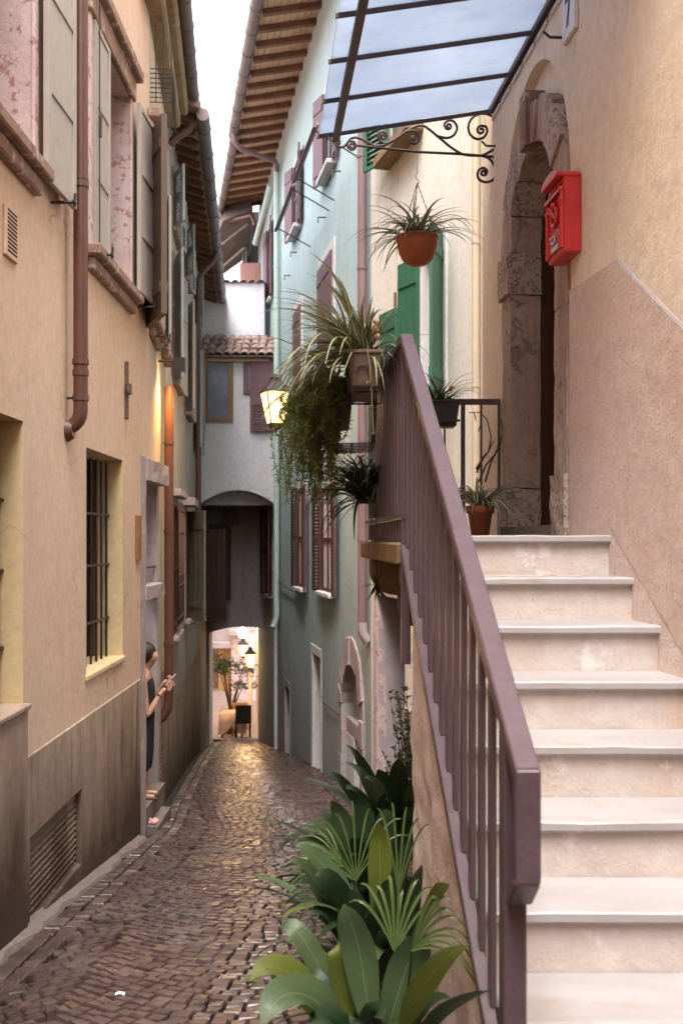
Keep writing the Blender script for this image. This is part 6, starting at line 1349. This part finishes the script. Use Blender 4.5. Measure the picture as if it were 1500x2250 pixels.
L = bpy.data.lights.new('globe_light', 'POINT'); L.energy = 22; L.color = (1, 0.7, 0.36); L.shadow_soft_size = 0.2; lo = bpy.data.objects.new('globe_light', L); C.objects.link(lo); lo.parent = gl_; lo.location = (0, -0.35, -0.05)

# ================================================================== the little square beyond the arch
GZ = ground(33)
sq = MB(); sq.quad((-12, 29.2, ground(29.2) + 0.02), (4, 29.2, ground(29.2) + 0.02), (4, 32, -4.28), (-12, 32, -4.28)); sq.quad((-12, 32, -4.28), (4, 32, -4.28), (4, 46, -4.28), (-12, 46, -4.28)); tag(sq.build('square_paving', 'square_stone'), 'pale stone paving of the small square beyond the arch', 'paving', kind='structure')
sf = thing('square_house', W(500, 1500, 41), 'pale stone arcade house across the square beyond the arch', 'house'); QY = 41.0
def qb(p0, p1, y0, y1, d0, d1, mat, name):
    a, b_ = W(p0, y1, d0), W(p1, y0, d0); m = MB(); m.bx((a.x, b_.x), (d0, d1), (a.z, b_.z)); return m.build(name, mat, sf, bevel=0.01)
qb(300, 640, 640, 1424, QY + 0.2, QY + 1, 'stone_lilac', 'upper_wall'); qb(508, 523, 1395, 1660, QY - 0.1, QY + 0.3, 'stone_pink', 'pilaster'); qb(505, 526, 1385, 1397, QY - 0.25, QY + 0.3, 'stone_lilac', 'capital'); qb(523, 640, 1395, 1660, QY + 0.15, QY + 1, 'stone_pink', 'wall')
qb(440, 508, 1412, 1425, QY - 0.05, QY + 0.4, 'stone_lilac', 'arch_band'); qb(480, 493, 1424, 1560, QY + 0.6, QY + 0.9, 'curtain', 'drape'); qb(494, 506, 1424, 1560, QY + 0.6, QY + 0.9, 'curtain', 'drape'); qb(420, 508, 1424, 1660, QY + 1.4, QY + 1.5, 'stone_sill', 'shop_back'); qb(440, 508, 1545, 1660, QY + 0.1, QY + 0.3, 'cream_plaster', 'low_wall'); qb(440, 508, 1538, 1545, QY + 0.0, QY + 0.35, 'stone_lilac', 'coping')
sr = thing('lane_house', W(575, 1600, 33), 'warm lit house side along the right of the square', 'house')
m = MB(); xw0, xw1 = W(574, 0, 29.8).x, W(562, 0, 39).x; m.add([(xw0, 29.5, -6), (xw1, 39, -6), (xw1, 39, 10), (xw0, 29.5, 10)], [(0, 1, 2, 3)]); m.build('wall', 'cream_plaster', sr)
sl2 = thing('sky_shield_wall', (-6.3, 34, -4.28), 'shaded house side along the left of the square', 'house'); m = MB(); m.add([(-4.75, 27.75, -6), (-6.6, 41, -6), (-6.6, 41, 9), (-4.75, 27.75, 9)], [(0, 1, 2, 3)]); m.build('wall', 'cream_plaster', sl2)  # added out of view to cut sky light on the square
m = MB(); m.quad((xw0 - 0.01, 30.3, -4.2), (xw0 - 0.05, 31.0, -4.2), (xw0 - 0.05, 31.0, -2.3), (xw0 - 0.01, 30.3, -2.3)); m.build('door', 'dark_wood', sr)
tag(pipe([W(550, 1478, 31.2), W(549, 1600, 31.2)], 0.05, 'white_paper', None, 'awning_pole'), 'slim white pole standing under the nearer lantern', 'pole')
# table with its cloth, chairs, potted tree
tz = ground(30.6) + 0.03; tc = Vector((W(512, 0, 30.6).x, 30.6, tz))
tb = thing('cafe_table', tc, 'small square cafe table under a white cloth beyond the arch', 'table')
m = MB(); m.bx((tc.x - 0.34, tc.x + 0.34), (30.26, 30.94), (tz + 0.70, tz + 0.73)); m.build('top', 'dark_wood', tb)
for sx in (-1, 1):
    for sy in (-1, 1): m = MB(); m.bx((tc.x + sx * 0.28 - 0.025, tc.x + sx * 0.28 + 0.025), (30.6 + sy * 0.28 - 0.025, 30.6 + sy * 0.28 + 0.025), (tz, tz + 0.70)); m.build('leg', 'black_iron', tb)
m = MB(); r0 = 0.355; n = 48; rim = []; 
for k in range(n):
    a = 2 * math.pi * k / n; q = max(abs(math.cos(a)), abs(math.sin(a))); x, y = math.cos(a) / q * r0, math.sin(a) / q * r0; corner = (abs(math.cos(a)) * abs(math.sin(a)) * 2); fl = 0.03 + 0.03 * math.sin(a * 12); dr_ = 0.34 + 0.26 * corner
    rim.append(((x, y, 0.735), (x * (1 + fl), y * (1 + fl), 0.735 - dr_ * 0.5), (x * (1 + fl * 2.2), y * (1 + fl * 2.2), 0.735 - dr_)))
vs = [tc + Vector((0, 0, 0.737))] + [tc + Vector(v) for r_ in rim for v in r_]; fs = [(0, 1 + 3 * k, 1 + 3 * ((k + 1) % n)) for k in range(n)]
for k in range(n):
    j = (k + 1) % n
    for l_ in range(2): fs.append((1 + 3 * k + l_, 1 + 3 * k + l_ + 1, 1 + 3 * j + l_ + 1, 1 + 3 * j + l_))
m.add(vs, fs, 0, True); tag(m.build('tablecloth', 'table_linen'), 'pale cloth draped over the cafe table with hanging corners', 'tablecloth')
def chair(name, loc, rz, mat, label):
    t_ = thing(name, loc, label, 'chair'); t_.rotation_euler = (0, 0, 0); rot = Matrix.Rotation(rz, 3, 'Z'); L = Vector(loc)
    def bb(nm, x, y, z, mt):
        m = MB(); m.box(L, rot @ X_, rot @ Y_, Z_, x, y, z); m.build(nm, mt, t_, bevel=0.01)
    bb('seat', (-0.22, 0.22), (-0.22, 0.22), (0.43, 0.47), mat); bb('backrest', (-0.22, 0.22), (-0.24, -0.20), (0.472, 0.95), mat)
    for sx in (-1, 1):
        for sy in (-1, 1): bb('leg', (sx * 0.19 - 0.02, sx * 0.19 + 0.02), (sy * 0.19 - 0.02, sy * 0.19 + 0.02), (0, 0.43), mat)
    return t_
chair('cafe_chair', (W(534, 0, 30.0).x, 30.0, ground(30.0) + 0.03), R(8), 'void_dark', 'dark high backed chair in front of the draped table')
chair('wicker_chair', (W(527, 0, 31.6).x, 31.6, ground(31.6) + 0.03), R(185), 'wicker', 'wicker chair behind the draped cafe table')
tr_ = thing('potted_tree', (W(507, 0, 32.5).x, 32.5, -4.28), 'small leafy tree in a terracotta pot in the square', 'tree'); tx = W(507, 0, 32.5).x
m = MB(); m.lathe((tx, 32.5, -4.28), [(0.005, 0), (0.20, 0), (0.27, 0.62), (0.30, 0.63), (0.30, 0.70), (0.25, 0.70), (0.24, 0.6), (0.005, 0.58)], 22); m.build('pot', 'terracotta', tr_)
rr = random.Random(13); tk = MB(); cr = MB(); z0_ = -3.7
for i in range(9):
    a = R(40 * i + rr.uniform(-15, 15)); tip = Vector((tx + math.cos(a) * rr.uniform(0.2, 0.62), 32.5 + math.sin(a) * 0.5, z0_ + rr.uniform(0.7, 1.75))); b0 = Vector((tx, 32.5, z0_)); tk.tube([b0, b0.lerp(tip, 0.5) + Vector((0, 0, 0.1)), tip], [0.03, 0.018, 0.006], 5)
    for c2 in range(4):
        cc_ = tip + Vector((rr.uniform(-0.2, 0.2), rr.uniform(-0.2, 0.2), rr.uniform(-0.22, 0.12)))
        for k in range(34):
            q = cc_ + Vector((rr.gauss(0, 0.085), rr.gauss(0, 0.085), rr.gauss(0, 0.07))); d_ = Vector((rr.uniform(-1, 1), rr.uniform(-1, 1), rr.uniform(-0.6, 0.6))).normalized(); needles(cr, q, d_, rr.uniform(0.07, 0.12), rr.uniform(0.014, 0.024), rr)
tk.build('trunk', 'dry_bark', tr_); cr.build('crown', 'leaf_tree', tr_)

# ================================================================== woman in the doorway with a phone
pn = thing('person', (-2.09, 11.3, STEP), 'person in black top and trousers leaning out of the doorway looking at a phone', 'person')
def skin(name, V, E, mat, parent, sub=2, root=0):
    """V: name -> (x, y, z, radius)"""
    keys = list(V); ix = {k: i for i, k in enumerate(keys)}; me = bpy.data.meshes.new(name); bm = bmesh.new(); off = Vector(parent.location); ly = bm.verts.layers.skin.verify()
    vs = [bm.verts.new(Vector(V[k][:3]) - off) for k in keys]
    for a, b_ in E: bm.edges.new((vs[ix[a]], vs[ix[b_]]))
    for k, v in zip(keys, vs):
        r = V[k][3]; v[ly].radius = (r, r) if not isinstance(r, tuple) else r; v[ly].use_root = (ix[k] == root)
    bm.to_mesh(me); bm.free(); o = bpy.data.objects.new(name, me); C.objects.link(o); o.parent = parent; me.materials.append(M(mat))
    s_ = o.modifiers.new('skin', 'SKIN'); s_.use_smooth_shade = True; s2 = o.modifiers.new('sub', 'SUBSURF'); s2.levels = sub; s2.render_levels = sub; return o
x0, y0 = -2.075, 11.28; z0 = STEP
V = {'pelvis': (x0, y0, z0 + 0.86, 0.105), 'waist': (x0 + 0.01, y0, z0 + 1.00, 0.088), 'chest': (x0 + 0.01, y0, z0 + 1.17, 0.10), 'upper': (x0, y0, z0 + 1.28, 0.082), 'neck': (x0 + 0.015, y0, z0 + 1.36, 0.044), 'jaw': (x0 + 0.055, y0, z0 + 1.43, 0.056), 'skull': (x0 + 0.045, y0, z0 + 1.50, 0.100), 'top': (x0 + 0.035, y0, z0 + 1.585, 0.075), 'nose': (x0 + 0.150, y0, z0 + 1.470, 0.014), 'chin': (x0 + 0.105, y0, z0 + 1.405, 0.020)}
E = [('pelvis', 'waist'), ('waist', 'chest'), ('chest', 'upper'), ('upper', 'neck'), ('neck', 'jaw'), ('jaw', 'skull'), ('skull', 'top'), ('skull', 'nose'), ('jaw', 'chin')]
HND = {}
for s_, nm in ((-1, 'near'), (1, 'far')):
    V.update({'hip' + nm: (x0, y0 + s_ * 0.085, z0 + 0.80, 0.082), 'knee' + nm: (x0 + 0.02, y0 + s_ * 0.085, z0 + 0.45, 0.055), 'calf' + nm: (x0 - 0.01, y0 + s_ * 0.085, z0 + 0.29, 0.05), 'ankle' + nm: (x0 - 0.01, y0 + s_ * 0.085, z0 + 0.075, 0.034), 'heel' + nm: (x0 - 0.02, y0 + s_ * 0.085, z0 + 0.035, 0.032), 'toe' + nm: (x0 + 0.13, y0 + s_ * 0.09, z0 + 0.022, 0.024)})
    E += [('pelvis', 'hip' + nm), ('hip' + nm, 'knee' + nm), ('knee' + nm, 'calf' + nm), ('calf' + nm, 'ankle' + nm), ('ankle' + nm, 'heel' + nm), ('heel' + nm, 'toe' + nm)]
    wx, wy, wz2 = (-1.895, 11.20, -0.02) if s_ < 0 else (-1.90, 11.36, 0.05)
    el_ = (-2.02, 11.10, -0.245) if s_ < 0 else (-2.06, 11.46, -0.20)
    V.update({'sh' + nm: (x0 + 0.005, y0 + s_ * 0.15, z0 + 1.265, 0.050), 'el' + nm: (*el_, 0.037), 'fore' + nm: ((el_[0] + wx) / 2, (el_[1] + wy) / 2, (el_[2] + wz2) / 2, 0.036), 'wr' + nm: (wx, wy, wz2, 0.023), 'palm' + nm: (wx + 0.055, wy + 0.02 * -s_, wz2 + 0.06, 0.026)})
    E += [('upper', 'sh' + nm), ('sh' + nm, 'el' + nm), ('el' + nm, 'fore' + nm), ('fore' + nm, 'wr' + nm), ('wr' + nm, 'palm' + nm)]
    HND[nm] = Vector((wx + 0.055, wy + 0.02 * -s_, wz2 + 0.06))
skin('body', V, E, 'skin', pn, 2)
phc = Vector((-1.79, 11.26, 0.125))
for s_, nm in ((-1, 'near'), (1, 'far')):
    pm = HND[nm]
    for k in range(4):
        f = {'a': (pm.x + 0.012, pm.y, pm.z + 0.012 - 0.012 * k, 0.011), 'b': (pm.x + 0.045, pm.y - s_ * 0.005, pm.z + 0.035 - 0.018 * k, 0.0085), 'c': (phc.x + 0.005 + 0.006 * k, phc.y + s_ * 0.042, phc.z + 0.012 - 0.022 * k, 0.008), 'd': (phc.x + 0.020 + 0.006 * k, phc.y + s_ * 0.022, phc.z + 0.006 - 0.022 * k, 0.0065)}
        skin('finger', f, [('a', 'b'), ('b', 'c'), ('c', 'd')], 'skin', pn, 1)
    skin('thumb', {'a': (pm.x - 0.005, pm.y - s_ * 0.012, pm.z + 0.02, 0.012), 'b': (pm.x + 0.02, pm.y - s_ * 0.03, pm.z + 0.05, 0.009), 'c': (phc.x - 0.018, phc.y + s_ * 0.012, phc.z + 0.035, 0.0075)}, [('a', 'b'), ('b', 'c')], 'skin', pn, 1)
cl = {'pelvis': (x0, y0, z0 + 0.86, 0.125), 'waist': (x0 + 0.01, y0, z0 + 1.00, 0.106), 'chest': (x0 + 0.012, y0, z0 + 1.16, 0.116), 'upper': (x0 + 0.01, y0, z0 + 1.24, 0.098)}
ce = [('pelvis', 'waist'), ('waist', 'chest'), ('chest', 'upper')]
for s_, nm in ((-1, 'n'), (1, 'f')):
    cl.update({'hip' + nm: (x0, y0 + s_ * 0.085, z0 + 0.80, 0.098), 'knee' + nm: (x0 + 0.02, y0 + s_ * 0.085, z0 + 0.45, 0.07), 'hem' + nm: (x0, y0 + s_ * 0.085, z0 + 0.27, 0.062), 'str' + nm: (x0 + 0.005, y0 + s_ * 0.095, z0 + 1.295, 0.04)}); ce += [('pelvis', 'hip' + nm), ('hip' + nm, 'knee' + nm), ('knee' + nm, 'hem' + nm), ('upper', 'str' + nm)]
skin('clothes', cl, ce, 'black_cloth', pn, 2)
m = MB(); m.sphere((x0 + 0.012, y0, z0 + 1.525), 0.112, 10, 0, 1.05); m.tube([(x0 - 0.03, y0, z0 + 1.52), (x0 - 0.055, y0, z0 + 1.42), (x0 - 0.05, y0, z0 + 1.30), (x0 - 0.06, y0, z0 + 1.12)], [0.09, 0.085, 0.07, 0.02], 12); m.build('hair', 'hair', pn)
m = MB(); w0 = Vector(V['wrnear'][:3]); ax = (Vector(V['palmnear'][:3]) - w0).normalized(); m.tube([w0 - ax * 0.03, w0 - ax * 0.012], 0.031, 12, cap=False); m.build('bracelet', 'leather', pn)
for s_ in (-1, 1):
    m = MB(); m.sphere((x0 + 0.124, y0 + s_ * 0.034, z0 + 1.492), 0.010, 6); m.build('eye', 'void_dark', pn); m = MB(); m.bx((x0 - 0.05, x0 + 0.16), (y0 + s_ * 0.09 - 0.042, y0 + s_ * 0.09 + 0.042), (z0 + 0.001, z0 + 0.018)); m.build('sandal', 'leather', pn, bevel=0.006)
m = MB(); m.tube([(x0 + 0.118, y0 - 0.022, z0 + 1.428), (x0 + 0.126, y0, z0 + 1.430), (x0 + 0.118, y0 + 0.022, z0 + 1.428)], 0.006, 6); m.build('mouth', 'pink_cloth', pn)
m = MB(); u_ = Vector((0.62, 0, 0.78)).normalized(); n_ = Vector((-0.78, 0, 0.62)); m.box(phc, Y_, u_, n_, (-0.035, 0.035), (-0.070, 0.070), (-0.004, 0.004)); tag(m.build('phone', 'phone_case', bevel=0.003), 'pale mobile phone held up in both hands in the doorway', 'phone')
# things lying on the street
m = MB(); rr = random.Random(4); c_ = W(331, 1802, 11.0); 
for i in range(9): m.sphere(c_ + Vector((rr.uniform(-0.06, 0.06), rr.uniform(-0.05, 0.05), rr.uniform(-0.02, 0.02))), rr.uniform(0.025, 0.045), 6, 0, 0.7)
c_z = ground(11.0) + 0.03
o = m.build('pink_cloth', 'pink_cloth'); dz_ = c_z - min(v.co.z for v in o.data.vertices); o.location.z = dz_; tag(o, 'crumpled pink cloth lying on the cobbles by the doorway', 'cloth')
def scrap(name, p, y, mat, label, cat, L=0.07, w_=0.03):
    d_ = (EYE + 0.0) / ((y - PY0) / F - 0.125); c_ = W(p, y, d_); c_.z = ground(d_) + 0.014; m = MB(); n = 6
    m.add([c_ + Vector((L * math.cos(a) , w_ * math.sin(a) * (1.2 + 0.3 * math.cos(2 * a)), 0.006 * math.sin(3 * a))) for a in [2 * math.pi * i / 10 for i in range(10)]] + [c_ + Vector((0, 0, 0.014))], [(i, (i + 1) % 10, 10) for i in range(10)], 0, True); tag(m.build(name, mat), label, cat)
scrap('paper_scrap', 264, 2190, 'white_paper', 'white scrap of paper on the cobbles', 'litter', 0.026, 0.012); scrap('fallen_leaf', 405, 2021, 'leaf_dark', 'dark fallen leaf on the cobbles', 'leaf', 0.045, 0.03); scrap('green_leaf', 552, 2160, 'leaf_lime', 'small green leaf on the cobbles beside the big lime leaf', 'leaf', 0.04, 0.02)
